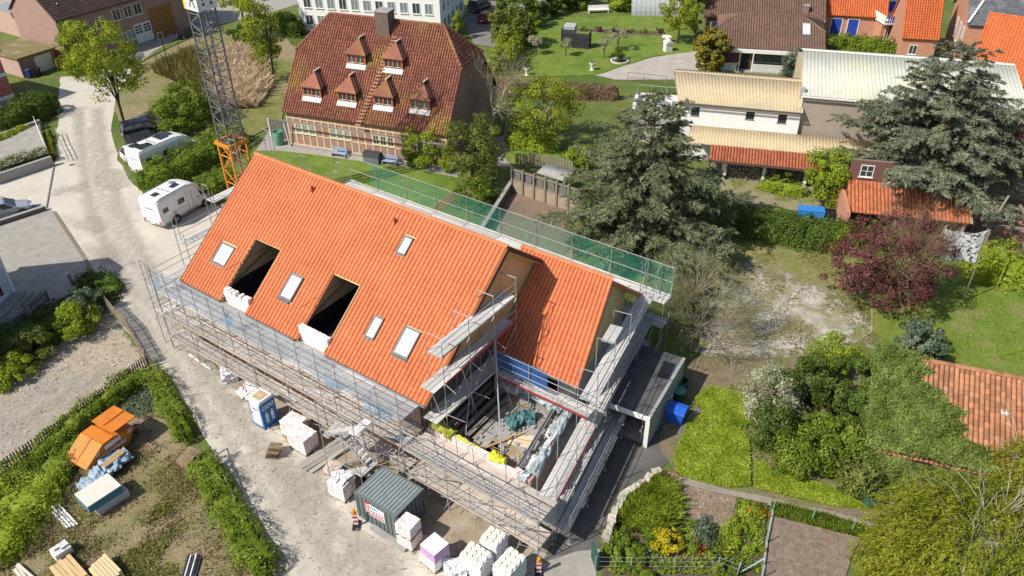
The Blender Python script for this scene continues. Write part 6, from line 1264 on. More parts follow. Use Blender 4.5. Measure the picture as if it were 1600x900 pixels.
MB().box(0, L_, 0, 9, .8, 6).build('wall', M_PINK, o1); MB().box(-.03, L_+.03, -.03, 9, 0, .79).build('plinth', M_GPLAS, o1); MB().box(-.04, L_+.04, -.05, -.002, .8, 1.15).build('band', M_WWALL, o1); MB().box(-.04, L_+.04, -.05, -.002, 3.3, 3.7).build('band', M_WWALL, o1); MB().box(-.2, L_+.3, -.3, 9.2, 6.01, 6.4).build('roof', M_GPLAS, o1)
for y in (1.0, 3.6):
    for z in (1.4, 4.0): w_ = window(o1, 0, 1.2, z, z+1.5, 0, M_GLASSL); w_.location = (L_, y, 0); w_.rotation_euler = (0, 0, math.pi/2)
l_, r_, L_ = FR((472, 48), (690, 62), 0); wh = thing('white_apartment_block', 'long white apartment block with rows of windows behind the half-timbered house', 'building', l_, r_)
MB().box(0, L_, 0, .3, 0, 8).build('front_wall', M_WWALL, wh); MB().box(0, .3, .3, 11.7, 0, 8).build('side_wall', M_WWALL, wh); MB().box(L_-.3, L_, .3, 11.7, 0, 8).build('side_wall', M_WWALL, wh); MB().box(0, L_, 11.7, 12, 0, 8).build('rear_wall', M_WWALL, wh); slab(wh, 'roof', (-.3, -.3, 7.9), (1, 0, 0), (0, 6.3, 3.5), L_+.6, 7.2, .2, M_OLDTD); slab(wh, 'roof', (L_+.3, 12.3, 7.9), (-1, 0, 0), (0, -6.3, 3.5), L_+.6, 7.2, .2, M_OLDTD)
for i in range(11):
    x = .9+i*(L_-2)/10.6
    for z in (.9, 3.4, 5.7): window(wh, x, x+1.15, z, z+1.5, 0, M_GLASSL if (i+int(z)) % 3 else M_GLASS)
for i in range(5):
    for z in (.9, 3.6): w_ = window(wh, 0, 1.2, z, z+1.6, 0, M_GLASSL); w_.location = (L_, 1.2+i*2.1, 0); w_.rotation_euler = (0, 0, math.pi/2)
l_, r_, L_ = FR((742, 22), (900, 8), 0); o1 = thing('white_hall', 'low white hall behind the car park', 'building', l_, r_); MB().box(2, L_+10, 6, 16, .5, 6).build('wall', M_WWALL, o1); MB().box(1.97, L_+10.03, 5.97, 16, 0, .5).build('plinth', mat('plinth_blue', (.12, .16, .2), (.1, .13, .16)), o1); MB().box(1.8, L_+10.2, 5.8, 16.2, 6.01, 6.3).build('roof', M_GPLAS, o1)
# pale blue house at the left edge
l_, r_, L_ = FR((-60, 556), (26, 462), 0); o1 = thing('pale_blue_house', 'pale blue house corner with steps at the edge of the forecourt', 'house', l_, r_); M_PBL = mat('pale_blue_render', (.50, .57, .62), (.45, .52, .57), scale=1)
HB = hgt((26, 462), (5, 385))
HBw = 8.0
MB().box(-4, L_, 0, HBw, 0, HB+3.2).build('wall', M_PBL, o1); MB().prism([(-.4, HB+3.21), (HBw+.4, HB+3.21), (HBw/2, HB+6.2)], 'x', -4.3, L_+.3).build('roof', M_OLDTD, o1); MB().box(-4, L_+.02, -.06, -.002, 2.9, 3.1).build('band', M_WWALL, o1); MB().box(L_-.2, L_+.05, -.05, 0.25, 0, HB+3).build('corner_board', M_WWALL, o1); window(o1, L_-2.2, L_-1.1, .9, 2.4, 0)
for k in range(3): MB().box(L_-3.5, L_+.5-.4*k, -1.8+.4*k, -.1, .18*k, .18*(k+1)-.002).build('step', M_PAVE, o1)
o1 = thing('concrete_edging', 'row of pale concrete slabs edging the blue house garden', 'edging', tuple(G(0, 522)), 0)
for px in ((4, 514), (22, 508), (38, 498)): p = G(*px)-G(0, 522); boxo(o1, 'slab', p[0]-.6, p[0]+.6, p[1]-.1, p[1]+.1, 0, .8, M_CONC, .62)
# ---------------------------------------------------------------- vehicles
M_TYRE = mat('tyre', (.02, .02, .02), (.03, .03, .03), rough=.9); M_RIM = mat('rim', (.35, .35, .36), (.28, .28, .29), rough=.4, metal=.7); M_CGL = glassmat('car_glass', (.025, .028, .032), .05)
def paint(name, c): return mat(name, c, tuple(x*.92 for x in c), scale=1, rough=.25, spec=.6)
def loft(mb, st):
    """st: list of (x, [(y,z)...]) half sections from bottom to roof centre, mirrored"""
    rings = []
    for x, half in st: rings.append([(x, -y, z) for y, z in half]+[(x, y, z) for y, z in reversed(half)])
    n = len(rings[0]); v = [p for r in rings for p in r]; f = [(i*n+j, i*n+(j+1) % n, (i+1)*n+(j+1) % n, (i+1)*n+j) for i in range(len(rings)-1) for j in range(n)]
    f += [tuple(range(n))[::-1], tuple(range((len(rings)-1)*n, len(rings)*n))]; return mb.add(v, [q[::-1] for q in f])
def wheels(t, xs, W, r=.33):
    for x in xs:
        for s in (-1, 1):
            w_ = MB(); w_.tube((x, s*(W/2-.22), r), (x, s*(W/2+.005), r), r, n=16); w_ = w_.build('wheel', M_TYRE, t); MB().tube((x, s*(W/2+.0051), r), (x, s*(W/2+.02), r), r*.62, n=12).build('rim', M_RIM, w_)
def car(label, loc, rot, m, L=4.4, W=1.8, Hh=1.5, kind='hatch', name='parked_car', cat='car'):
    t = thing(name, label, cat, loc, rot); w_ = W/2
    bz = .88 if kind != 'suv' else 1.0; hood = bz-.02
    st = [(0, [(w_*.8, .35), (w_*.9, .55), (w_*.86, bz-.12), (w_*.4, bz-.06)]), (.15, [(w_*.92, .25), (w_, .6), (w_*.95, bz), (w_*.4, bz+.02)]), (L*.5, [(w_*.94, .22), (w_, .6), (w_*.95, bz+.02), (w_*.4, bz+.04)]), (L*.74, [(w_*.94, .22), (w_, .58), (w_*.93, hood), (w_*.4, hood+.03)]), (L*.93, [(w_*.88, .25), (w_*.94, .5), (w_*.82, hood-.16), (w_*.4, hood-.1)]), (L, [(w_*.7, .32), (w_*.74, .48), (w_*.66, hood-.3), (w_*.3, hood-.26)])]
    loft(MB(), st).build('body', m, t, smooth=False)
    r0, r1, f1_, f0 = {'hatch': (.12, .5, L*.52, L*.72), 'wagon': (.08, .35, L*.54, L*.73), 'suv': (.08, .3, L*.55, L*.74), 'coupe': (.9, 1.6, L*.52, L*.7)}[kind]
    g = [(-1, 0)]; yb, yt = w_*.92, w_*.72
    gv = [(r0, -yb, bz), (f0, -yb, bz), (f0, yb, bz), (r0, yb, bz), (r1, -yt, Hh-.06), (f1_, -yt, Hh-.06), (f1_, yt, Hh-.06), (r1, yt, Hh-.06)]
    MB().hexa(gv).build('glasshouse', M_CGL, t)
    MB().hexa([(r1-.06, -yt-.02, Hh-.07), (f1_+.06, -yt-.02, Hh-.07), (f1_+.06, yt+.02, Hh-.07), (r1-.06, yt+.02, Hh-.07), (r1+.12, -yt+.12, Hh), (f1_-.12, -yt+.12, Hh), (f1_-.12, yt-.12, Hh), (r1+.12, yt-.12, Hh)]).build('roof', m, t)
    for s in (-1, 1):
        for fr in (0, .34, .66, 1):
            a = (r0+(f0-r0)*fr, s*(yb+.012), bz); b = (r1+(f1_-r1)*fr, s*(yt+.012), Hh-.05); baro(t, 'pillar', a, b, .07, .05, m)
        MB().box(L-.12, L-.02, s*w_*.55-.15, s*w_*.55+.15, .58, .72).build('headlight', M_WPL, t); MB().box(-.02, .06, s*w_*.7-.12, s*w_*.7+.12, .62, .82).build('tail_light', M_RED, t); MB().box(f0-.25, f0-.1, s*(w_+.0)-(.0 if s > 0 else .16), s*w_+(.16 if s > 0 else 0), bz, bz+.14).build('mirror', m, t)
    MB().box(-.03, -.001, -.26, .26, .42, .54).build('number_plate', M_WPL, t); wheels(t, (L*.19, L*.8), W); return t
def camper(label, loc, rot, L=6.6, W=2.25, Hh=2.85):
    wm = paint('camper_white', (.78, .78, .77)); t = thing('camper_van', label, 'camper van', loc, rot); w_ = W/2
    st = [(0, [(w_*.94, .45), (w_*.99, 1.0), (w_*.98, Hh-.35), (w_*.85, Hh-.12), (w_*.4, Hh-.06)]), (.18, [(w_*.98, .4), (w_, 1.0), (w_, Hh-.25), (w_*.9, Hh-.03), (w_*.4, Hh)]), (L*.62, [(w_*.98, .4), (w_, 1.0), (w_, Hh-.25), (w_*.9, Hh-.03), (w_*.4, Hh)]), (L*.72, [(w_*.95, .4), (w_*.97, 1.0), (w_*.93, Hh-.42), (w_*.8, Hh-.22), (w_*.4, Hh-.16)]), (L*.82, [(w_*.92, .4), (w_*.94, 1.0), (w_*.84, 1.75), (w_*.72, Hh-.62), (w_*.35, Hh-.55)]), (L*.885, [(w_*.9, .4), (w_*.92, .95), (w_*.86, 1.25), (w_*.8, 1.3), (w_*.35, 1.35)]), (L, [(w_*.8, .4), (w_*.84, .75), (w_*.78, 1.0), (w_*.6, 1.05), (w_*.3, 1.08)])]
    loft(MB(), st).build('body', wm, t)
    MB().hexa([(L*.83, -w_*.72, 1.78), (L*.895, -w_*.8, 1.34), (L*.895, w_*.8, 1.34), (L*.83, w_*.72, 1.78), (L*.815, -w_*.6, 2.2), (L*.835, -w_*.62, 2.14), (L*.835, w_*.62, 2.14), (L*.815, w_*.6, 2.2)]).build('windscreen', M_CGL, t)
    for s in (-1, 1):
        MB().hexa([(L*.72, s*w_*.955-.02, 1.25), (L*.86, s*w_*.9-.02, 1.25), (L*.86, s*w_*.9+.02, 1.25), (L*.72, s*w_*.955+.02, 1.25), (L*.72, s*w_*.91-.02, 1.95), (L*.8, s*w_*.85-.02, 1.95), (L*.8, s*w_*.85+.02, 1.95), (L*.72, s*w_*.91+.02, 1.95)]).build('cab_window', M_CGL, t)
        for x0, x1, z0, z1 in ((L*.36, L*.48, 1.55, 2.05), (L*.07, L*.17, 1.5, 1.95)): MB().box(x0, x1, s*w_-.015, s*w_+.02, z0, z1).build('side_window', M_CGL, t)
        MB().box(L*.53, L*.54, s*w_-.01, s*w_+.012, .5, 2.4).build('door_gap', M_SLATEG, t); MB().box(L*.62, L*.63, s*w_-.02, s*w_+.012, .5, 2.3).build('door_gap', M_SLATEG, t); MB().box(L*.18, L*.5, s*w_-.01, s*w_+.01, 1.15, 1.2).build('decor_stripe', mat('stripe_grey', (.3, .3, .3), (.25, .25, .25)), t)
        MB().box(-.03, .02, s*w_*.82-.1, s*w_*.82+.1, .6, .85).build('tail_light', M_RED, t); MB().box(L*.87, L*.9, s*(w_+.12)-.1, s*(w_+.12)+.1, 1.3, 1.6).build('mirror', M_BLACK, t); MB().box(L-.1, L+.0, s*w_*.6-.15, s*w_*.6+.15, .78, .92).build('headlight', M_GLASSL, t)
    for x0, x1, y0, y1 in ((L*.1, L*.2, -.35, .15), (L*.42, L*.55, -.5, -.05), (L*.5, L*.58, .1, .6)): MB().box(x0, x1, y0, y1, Hh-.01, Hh+.09).build('roof_hatch', M_GLASSL if x0 > L*.48 else M_CGL, t)
    for s in (-1, 1):
        MB().box(L*.05, L*.7, s*w_-.01, s*w_+.015, .42, .6).build('sill_trim', M_SLATEG, t); MB().box(L*.08, L*.6, s*w_*.86-.02, s*w_*.86+.02, Hh-.04, Hh+.02).build('roof_rail', M_STEEL, t); MB().tube((L*.27, s*(w_-.02), .4), (L*.27, s*(w_+.012), .4), .46, n=14).build('wheel_arch', M_BLACK, t)
        MB().box(L*.2, L*.3, s*w_-.01, s*w_+.014, .75, 1.1).build('service_flap', M_SLATEG, t)
    MB().box(-.012, .01, -w_*.55, w_*.55, 1.15, 1.75).build('rear_panel', mat('camper_grey', (.62, .62, .62), (.58, .58, .58)), t)
    MB().box(L*.3, L*.32, -.7, .7, Hh, Hh+.05).build('roof_bar', M_STEEL, t); MB().box(-.025, -.001, -.5, .5, 1.9, 2.0).build('brake_light', mat('stripe_grey', (.3, .3, .3)), t); MB().box(-.06, -.001, -w_*.9, w_*.9, .45, .62).build('bumper', M_SLATEG, t); MB().box(-.075, -.061, -.26, .26, .48, .6).build('number_plate', M_WPL, t); wheels(t, (L*.27, L*.84), W, .36); return t
def rearpt(px, rot, W): p = G(*px); return (p[0]-math.sin(rot)*W/2, p[1]+math.cos(rot)*W/2, 0)   # px: right rear corner on the ground
r2 = rad(62); camper('white camper van with roof hatches parked next to the gable scaffold', rearpt((257, 361), r2, 2.35), r2, 5.9, 2.35, 2.9)
r1 = rad(56); c1 = camper('long white camper van with dark solar panels on its roof parked against the hedge', rearpt((228, 281), r1, 2.3), r1, 7.2, 2.3, 2.9)
for x0, x1, y0, y1 in ((.5, 1.9, -.8, .0), (3.0, 4.6, -.3, .75), (.3, 1.2, .2, .9)): MB().box(x0, x1, y0, y1, 2.92, 3.0).build('solar_panel', M_CGL, c1)
ra = rad(40); car('black estate car parked between the dark pickup and the long camper van', rearpt((206, 240), ra, 1.85), ra, paint('car_black', (.02, .021, .024)), 4.7, 1.85, 1.5, 'wagon')
pk = rad(33); pu = car('dark blue pickup with covered bed parked at the head of the row', rearpt((196, 222), pk, 1.95), pk, paint('car_navy', (.013, .017, .035)), 5.2, 1.95, 1.75, 'suv', 'parked_pickup', 'pickup')
car('white car mostly hidden behind the long camper van', rearpt((198, 258), ra, 1.8), ra, paint('car_white', (.72, .72, .72)), 4.2, 1.8, 1.45)
rs = math.atan2(*(G(52, 335)-G(0, 348))[[1, 0]]); p = G(52, 330); car('silver estate car parked on the raised forecourt by the road', (p[0]-4.4*math.cos(rs)-.3, p[1]-4.4*math.sin(rs)+.5, 0), rs, paint('car_silver', (.30, .32, .36)), 4.5, 1.8, 1.5, 'wagon')
p = G(283, 60); car('black car parked before the brown garage door', (p[0]-.5, p[1]-.3, 0), rad(30), paint('car_black', (.02, .021, .024)), 4.4, 1.8, 1.5)
p = G(752, 38); car('red hatchback parked in the yard of the white block', (p[0], p[1], 0), rad(62), paint('car_red', (.34, .02, .025)), 4.1, 1.75, 1.45)
p = G(738, 22); car('dark grey van parked against the white hall', (p[0], p[1], 0), rad(62), paint('car_dgrey', (.06, .07, .08)), 4.8, 1.95, 1.95, 'suv', 'parked_van', 'van')
# ---------------------------------------------------------------- tower crane mast
M_CRG = mat('mast_grey', (.2, .2, .2), (.14, .14, .14), rough=.5, metal=.3); M_CRO = mat('crane_orange', (.58, .23, .02), (.5, .19, .02), rough=.5)
cb = G(385, 322); cr = thing('tower_crane', 'grey lattice crane mast on an orange base beside the tiled house', 'crane', tuple(cb), rad(-38)); w_ = .74
def lattice(z0, z1, w_, m, n, rl=.06, rd=.035, pre='mast'):
    cs = [(-w_, -w_), (w_, -w_), (w_, w_), (-w_, w_)]
    for x, y in cs: baro(cr, pre+'_leg', (x, y, z0), (x, y, z1), rl*2, rl*2, m)
    for k in range(n):
        a, b = z0+(z1-z0)*k/n, z0+(z1-z0)*(k+1)/n
        for i in range(4):
            p, q = cs[i], cs[(i+1) % 4]; s_, e_ = (p, q) if (k+i) % 2 else (q, p); tubeo(cr, pre+'_diagonal', (s_[0], s_[1], a), (e_[0], e_[1], b), rd, m)
            if k % 2 == 0: tubeo(cr, pre+'_ring', (p[0], p[1], a), (q[0], q[1], a), rd, m)
zo = hgt((385, 322), (359, 218)); zt = hgt((385, 322), (312, 10))
lattice(0, zo, .85, M_CRO, 5, .09, .06, 'base'); lattice(zo, zt+9, w_, M_CRG, 26)
for s in (-1, 1): boxo(cr, 'collar', -1.05, 1.05, s*1.0-.06, s*1.0+.06, zo-.35, zo, M_CRO); boxo(cr, 'collar', s*1.0-.06, s*1.0+.06, -.94, .94, zo-.35, zo, M_CRO)
boxo(cr, 'base_block', -2.2, 2.2, -.45, .45, 0, .5, M_CONC); boxo(cr, 'base_block', -.45, .45, -2.2, 2.2, .5, 1.0, M_CONC)
lad = MB()
for k in range(int((zt+6-.5)/.4)): lad.tube((-.2, .3, .6+k*.4), (.2, .3, .6+k*.4), .02, n=4)
lad.tube((-.2, .3, .5), (-.2, .3, zt+6), .025, n=4).tube((.2, .3, .5), (.2, .3, zt+6), .025, n=4); lad.build('ladder', M_CRG, cr)
sg = MB().box(-.95, .95, -.9, -.84, zt-.1, zt+1.6).build('sign', M_WPL, cr); sg2 = MB().box(.84, .9, -.83, .9, zt-.1, zt+1.6).build('sign', M_WPL, cr); MB().box(-.95, -.7, -.905, -.901, zt-.1, zt+1.6).build('sign_edge', mat('sign_yellow', (.7, .5, .03), (.65, .45, .03)), sg)
mb = MB(); mb.tube((-.1, -.91, zt+.15), (.25, -.91, zt+.9), .05, n=4).tube((.6, -.91, zt+.15), (.25, -.91, zt+.9), .05, n=4).tube((-.1, -.91, zt+.75), (.6, -.91, zt+.75), .05, n=4).tube((.25, -.91, zt+.9), (.25, -.91, zt+1.3), .05, n=4); mb.build('symbol', M_BLACK, sg)
for y in (-.4, .3):
    for z in (.25, .65, 1.05): MB().box(.901, .906, y, y+.18, zt+z, zt+z+.22).build('symbol', M_BLACK, sg2)
# ---------------------------------------------------------------- cedars
def cedar(label, base, h, R, m, n=70, dens=1.0, z0=1.5, prof=1.0, tilt=-.06, sub=6, seed=1, leaf=.42):
    global rng
    save = rng; rng = np.random.default_rng(seed)
    t = thing('cedar_tree', label, 'tree', (float(base[0]), float(base[1]), 0), 0); segs = [((0, 0, 0), (.1, .1, h*.5), .38, .24), ((.1, .1, h*.5), (.2, 0, h*.97), .24, .03)]; P = []; T = []; N_ = []
    for i in range(n):
        f = (i+.5)/n; z = z0+(h-z0)*f**1.05; a = i*2.399+rng.normal(0, .25); r = R*(1-f)**.72*rng.uniform(.62, 1.1)+.6
        d = np.array([math.cos(a), math.sin(a), 0]); st = np.array([.1, 0, z]); rise = rng.uniform(-.08, .32)*(1 if f < .8 else 2)
        end = st+d*r+np.array([0, 0, r*rise]); segs.append((st, end, .05+.06*(1-f), .015)); side = np.array([-d[1], d[0], 0])
        k = max(3, int(r*1.7))
        for j in range(k):
            g = (j+1)/k
            for s in (-1, 1):
                ln = (.35+.42*r*(1-g*.62)*.55)*rng.uniform(.6, 1.25); o_ = st+(end-st)*(.22+.78*g)+np.array([0, 0, -.12*g*g*r*.3]); dr = d*rng.uniform(.5, 1.0)+side*s*rng.uniform(.4, 1.0)+np.array([0, 0, tilt+rng.normal(0, .22)]); dr /= np.linalg.norm(dr)
                cnt = int(ln*26*dens)+6; q = rng.uniform(0, 1, cnt); cr_ = np.cross(dr, [0, 0, 1]); cr_ /= np.linalg.norm(cr_)
                w_ = .30*ln*(1-q*.7); off = rng.uniform(-1, 1, cnt)*w_; p = o_+dr*(q*ln)[:, None]+cr_*off[:, None]+np.column_stack([np.zeros(cnt), np.zeros(cnt), -.25*q*q*ln*.5+rng.normal(0, .05, cnt)])
                P.append(p); tt = dr+cr_*(np.sign(off)*rng.uniform(.2, .9, cnt))[:, None]; T.append(tt); N_.append(np.repeat([[0, 0, 1.]], cnt, 0)+d*.25)
    P, T, N_ = np.concatenate(P), np.concatenate(T), np.concatenate(N_); ok = P[:, 2] > .3; v, f = leafquads(P[ok], leaf, N_[ok], T[ok], aspect=.19, spread=.8)
    link('crown', npmesh('crown', v, f, m), t); link('trunk', tubesmesh(segs, BARK, 'trunk'), t); rng = save; return t
ca = G(1000, 385); cedar('big dark cedar with drooping tiers beside the green netting', ca, hgt((1000, 385), (1000, 150)), 8.5, L_CED, 135, 2.5, .8, seed=3, leaf=.27)
cg = G(1435, 318); cedar('broad grey-green cedar spreading over the red shed and pale roof', cg, hgt((1435, 318), (1450, 78)), 9.3, L_CE2, 125, 2.6, 3.0, tilt=-.02, seed=5, leaf=.30)
c3 = G(1105, 405); 
# ---------------------------------------------------------------- trees upper left
tree('street_tree', 'yellow-green young tree on the bank behind the dark pickup', tuple(G(194, 193)), 12, (4.6, 4.4, 4.6), 7.2, L_YEL, BARK, 13000, 85, .95, .2, limbs=9, trunk=.17)
tree('bank_tree', 'fresh green tree rising beside the crane mast and the half-timbered house', tuple(G(428, 128)), 14, (2.9, 2.9, 6.2), 7.5, L_YEL, BARK, 12000, 80, .85, .2, limbs=8)
tree('bank_tree', 'slender fresh green tree on the street behind the crane mast', tuple(G(380, 62)), 14, (3.2, 3.2, 4.6), 8.5, L_YEL, BARK, 7000, 50, .85, .22, limbs=7)
tree('garden_tree', 'leafy green tree in front of the long brick house', tuple(G(130, 108)), 9, (2.6, 2.6, 3.0), 4.2, L_LIM, BARK, 6000, 45, .7, .2)
bush('big round green bush between the parked pickup and the crane', G(294, 200), (3.9, 3.4, 3.6), L_MID, 17000, 90, .75, .17, zoff=.55)
bush('low dark bush at the trunk of the slender street tree', G(378, 63), (2.2, 1.6, 1.3), L_DRK, 3500, 30, .4, .17)
hedge('loose green hedge between the camper vans and the crane', [G(222, 300), G(262, 282), G(310, 258), G(350, 235), G(372, 215)], 3.4, 1.9, L_MID, 260, .16, rough=.35)
hedge('low shrub row behind the nearer camper van', [G(300, 320), G(335, 300), G(360, 280)], 2.6, 1.4, L_MID, 230, .16, rough=.4)
hedge('dark hedge beneath the pink house', [G(-10, 215), G(40, 190), G(88, 168)], 3.8, 2.2, L_DRK, 200, .18, rough=.3)
hedge('clipped yellow-green hedge along the terrace wall', [G(-10, 236), G(22, 222), G(48, 208)], 1.5, 1.2, L_YEL, 260, .14, rough=.08)
hedge('narrow strip of weeds along the terrace rail', [G(72, 212), G(82, 250)], 1.0, .6, L_YEL, 250, .14)
hedge('shrubs along the drive of the mossy garage', [G(95, 112), G(118, 98), G(130, 92)], 2.0, 1.5, L_YEL, 200, .16)
# reeds
rp = scatter_poly([(330, 160), (330, 95), (360, 78), (408, 92), (420, 140), (400, 170), (355, 172)], 8000); v, f = blades(rp, 1.3, .12, .8); stuff('reeds', v, f, L_DRY, 'dry beige reeds standing on the bank behind the crane', 'reeds')
rp = scatter_poly([(240, 115), (300, 85), (330, 95), (330, 160), (300, 140)], 5000); v, f = blades(rp, 1.4, .07, .3); stuff('dry_grass', v, f, L_WEED, 'dry tussocks on the bank between the street and the round bush', 'grass')
# ---------------------------------------------------------------- around the half timbered house
bush('bright green bush before the right dormer of the half-timbered house', G(664, 258), (2.6, 2.4, 2.9), L_LIM, 10000, 60, .6, .15, zoff=.85)
tree('garden_tree', 'olive-green bushy tree beside the right corner of the lawn', tuple(G(742, 290)), 7, (3.4, 3.2, 3.2), 4.0, L_OLV, BARK, 13000, 75, .7, .15, limbs=9, trunk=.22)
bush('low green shrub leaning over the end of the lawn', G(742, 322), (2.4, 2.0, 1.7), L_MID, 8000, 50, .5, .14)
bush('small green shrub by the gravel path of the half-timbered house', G(700, 265), (1.5, 1.3, 1.5), L_LIM, 4500, 32, .4, .13)
bush('clipped dark bush at the wall of the half-timbered house', G(644, 257), (1.1, 1.0, 1.0), L_DRK, 2500, 20, .3, .12)
def bare(name, label, base, h, m, spread=.55, kids=3, depth=4, r=.14, up=.15, n0=1, twig=None, shrink=.7, lean=(0, 0, 1), cat='tree'):
    t = thing(name, label, cat, (float(base[0]), float(base[1]), 0), 0); segs = []; tips = []
    for k in range(n0):
        a = 2*math.pi*k/max(1, n0)+rng.uniform(-.3, .3); d = np.array(lean, float)+(np.array([math.cos(a), math.sin(a), 0])*rng.uniform(.3, 1.0) if n0 > 1 else 0)
        branches((.05*math.cos(a), .05*math.sin(a), 0), d, h*rng.uniform(.35, .5), r, depth, segs, tips, spread, kids, up, shrink)
    segs = [(a, b, c, d) for a, b, c, d in segs if a[2] > -.02]; link('trunk', tubesmesh(segs[:60], m, 'trunk', 5), t); link('twigs', tubesmesh(segs[60:], m, 'twigs', 3), t)
    if twig is not None and tips:
        p = np.array([q[0] for q in tips]); p = np.repeat(p, twig[1], 0)+rng.normal(0, twig[2], (len(p)*twig[1], 3)); p = p[p[:, 2] > .1]; v, f = leafquads(p, twig[3]); link('leaves', npmesh('leaves', v, f, twig[0]), t)
    return t
bare('bare_tree', 'pale bare tree at the right gable of the half-timbered house', G(765, 235), 10.5, BARKG, .5, 3, 4, .24, .12, twig=(L_OLV, 2, .15, .1))
bare('bare_tree', 'smaller bare tree with twisted limbs behind the olive tree', G(788, 225), 8, BARKG, .7, 3, 4, .2, .05)
hedge('shrubs behind the roof of the half-timbered house', [G(782, 120), G(795, 90), G(800, 60)], 3, 2.4, L_YEL, 170, .22, rough=.45)
tree('garden_tree', 'pale yellow-green tree above the small lawn by the plank fence', tuple(G(850, 228)), 7.5, (4.6, 4.0, 3.4), 4.5, L_YEL, BARKG, 13000, 80, .75, .16, limbs=9, trunk=.14)
hedge('green shrubs under the pale yellow-green tree', [G(790, 225), G(825, 232), G(875, 236)], 2.2, 1.5, L_LIM, 200, .15, rough=.35)
hedge('brown beech hedge between the lane and the gardens', [G(745, 140), G(800, 148), G(860, 152), G(965, 156)], 1.4, 1.8, L_BRN, 300, .14, rough=.12)
bush('shrub at the fence of the plank yard', G(905, 262), (1.8, 1.5, 1.6), L_LIM, 4500, 30, .45, .14)
# ---------------------------------------------------------------- far garden
for i, (px, R_, lb) in enumerate([((838, 86), .9, 'small fruit tree nearest the dark shrub border'), ((884, 88), .8, 'tiny fruit tree in front of the black garden shed'), ((943, 91), 1.0, 'blossoming fruit tree right of the black shed'), ((965, 80), 1.3, 'largest blossoming fruit tree on the far lawn')]):
    tree('fruit_tree', lb, tuple(G(*px)), 3, (R_*1.2, R_*1.2, R_*.9), R_*1.1+1.0, L_BLO, BARK, 1300, 16, .4, .14, 'fruit trees on the far lawn', .07)
bush('round conifer in a white ring planter on the far lawn', G(968, 96), (.8, .8, 1.3), L_DRK, 1500, 14, .35, .14)
o = thing('planter_ring', 'white ring planter at the foot of the round conifer', 'planter', tuple(G(968, 97)), 0); MB().lathe([(1.1, 0), (1.2, .25), (1.05, .26), (.95, .05)], 16).build('ring', M_WFR, o); MB().lathe([(.9, .02), (.9, .06)], 12).build('soil', M_SOILD, o)
for px, lb in (((823, 118), 'white stone urn near the beech hedge'), ((925, 110), 'white stone urn standing free on the far lawn')):
    o = thing('urn', lb, 'urn', tuple(G(*px)), 0); MB().lathe([(.28, 0), (.28, .12), (.18, .2), (.2, .5), (.36, .9), (.36, 1.0)], 12).build('bowl', M_WFR, o); MB().lathe([(.3, .97), (.3, 1.03)], 10).build('soil', M_SOILD, o)
l_, r_, L_ = FR((876, 74), (920, 77), 0); o = thing('garden_shed', 'black slatted garden screen with grey box roof on the far lawn', 'shed', l_, r_); M_BSL = mat('black_slat', (.03, .03, .032), (.045, .045, .048), isl=.2)
for k in range(8): MB().box(0, L_*.48, 0, .06, .1+k*.3, .36+k*.3).build('slat', M_BSL, o); MB().box(L_*.5, L_, -.1, -.04, .1+k*.25, .32+k*.25).build('slat', M_BSL, o)
MB().box(0, .1, .06, 2, 0, 2.5).build('side', M_BSL, o); MB().box(L_-.1, L_, -.03, 2, 0, 2.1).build('side', M_BSL, o); MB().box(.2, L_*.45, .5, 2.4, 0, 2.7).build('box', mat('shed_grey', (.4, .4, .4), (.35, .35, .35)), o)
l_, r_, L_ = FR((986, 25), (1060, 26), 0); o = thing('polytunnel', 'grey polytunnel at the end of the far garden', 'greenhouse', l_, r_); tv = MB(); n = 10
for k in range(11):
    for i in range(n+1): a = math.pi*i/n; tv.v.append((L_*k/10, 2-2*math.cos(a), 2.3*math.sin(a)))
for k in range(10):
    for i in range(n): b = k*(n+1)+i; tv.f.append((b, b+n+1, b+n+2, b+1))
tv.build('cover', mat('tunnel_grey', (.36, .38, .38), (.3, .32, .32), scale=2), o)
for k in range(0, 11): 
    hp = MB()
    for i in range(n): a, b = math.pi*i/n, math.pi*(i+1)/n; hp.tube((L_*k/10, 2-2.03*math.cos(a), 2.33*math.sin(a)), (L_*k/10, 2-2.03*math.cos(b), 2.33*math.sin(b)), .03, n=4)
    hp.build('hoop', M_STEEL, o)
for px, lb, w_ in (((935, 20), 'white garden bench before the far shrubs', 1.6),):
    o = thing('garden_bench', lb, 'bench', tuple(G(*px)), .1); MB().box(-w_, w_, -.3, .3, .45, .55).build('seat', M_WFR, o); MB().box(-w_, w_, .25, .35, .55, 1.1).build('backrest', M_WFR, o)
    for x in (-w_+.1, w_-.1): MB().box(x-.06, x+.06, -.28, .28, 0, .45).build('leg', M_WFR, o)
o = thing('garden_table', 'round white garden table under the weeping tree', 'table', tuple(G(1041, 66)), 0); MB().lathe([(.7, .75), (.7, .82)], 14).build('table_top', M_WFR, o); tubeo(o, 'leg', (0, 0, 0), (0, 0, .75), .08, M_WFR)
o = thing('well_house', 'white wooden well house at the edge of the lane', 'box', tuple(G(1043, 80)), .3); MB().box(-.5, .5, -.4, .4, 0, 1.2).build('box', M_WFR, o); MB().prism([(-.6, 1.2), (.6, 1.2), (0, 1.7)], 'y', -.5, .5).build('roof', M_WFR, o)  # small well house with a pitched roof
tree('weeping_tree', 'weeping yellow-green tree at the end of the far garden', tuple(G(1058, 68)), 6, (3.2, 3, 3.2), 4.4, L_YEL, BARK, 7000, 50, .6, .2)
tree('conifer', 'tall dark conifer behind the weeping tree', tuple(G(1085, 52)), 10, (2.2, 2.2, 5.2), 5.5, L_DRK, BARK, 6000, 50, .6, .22)
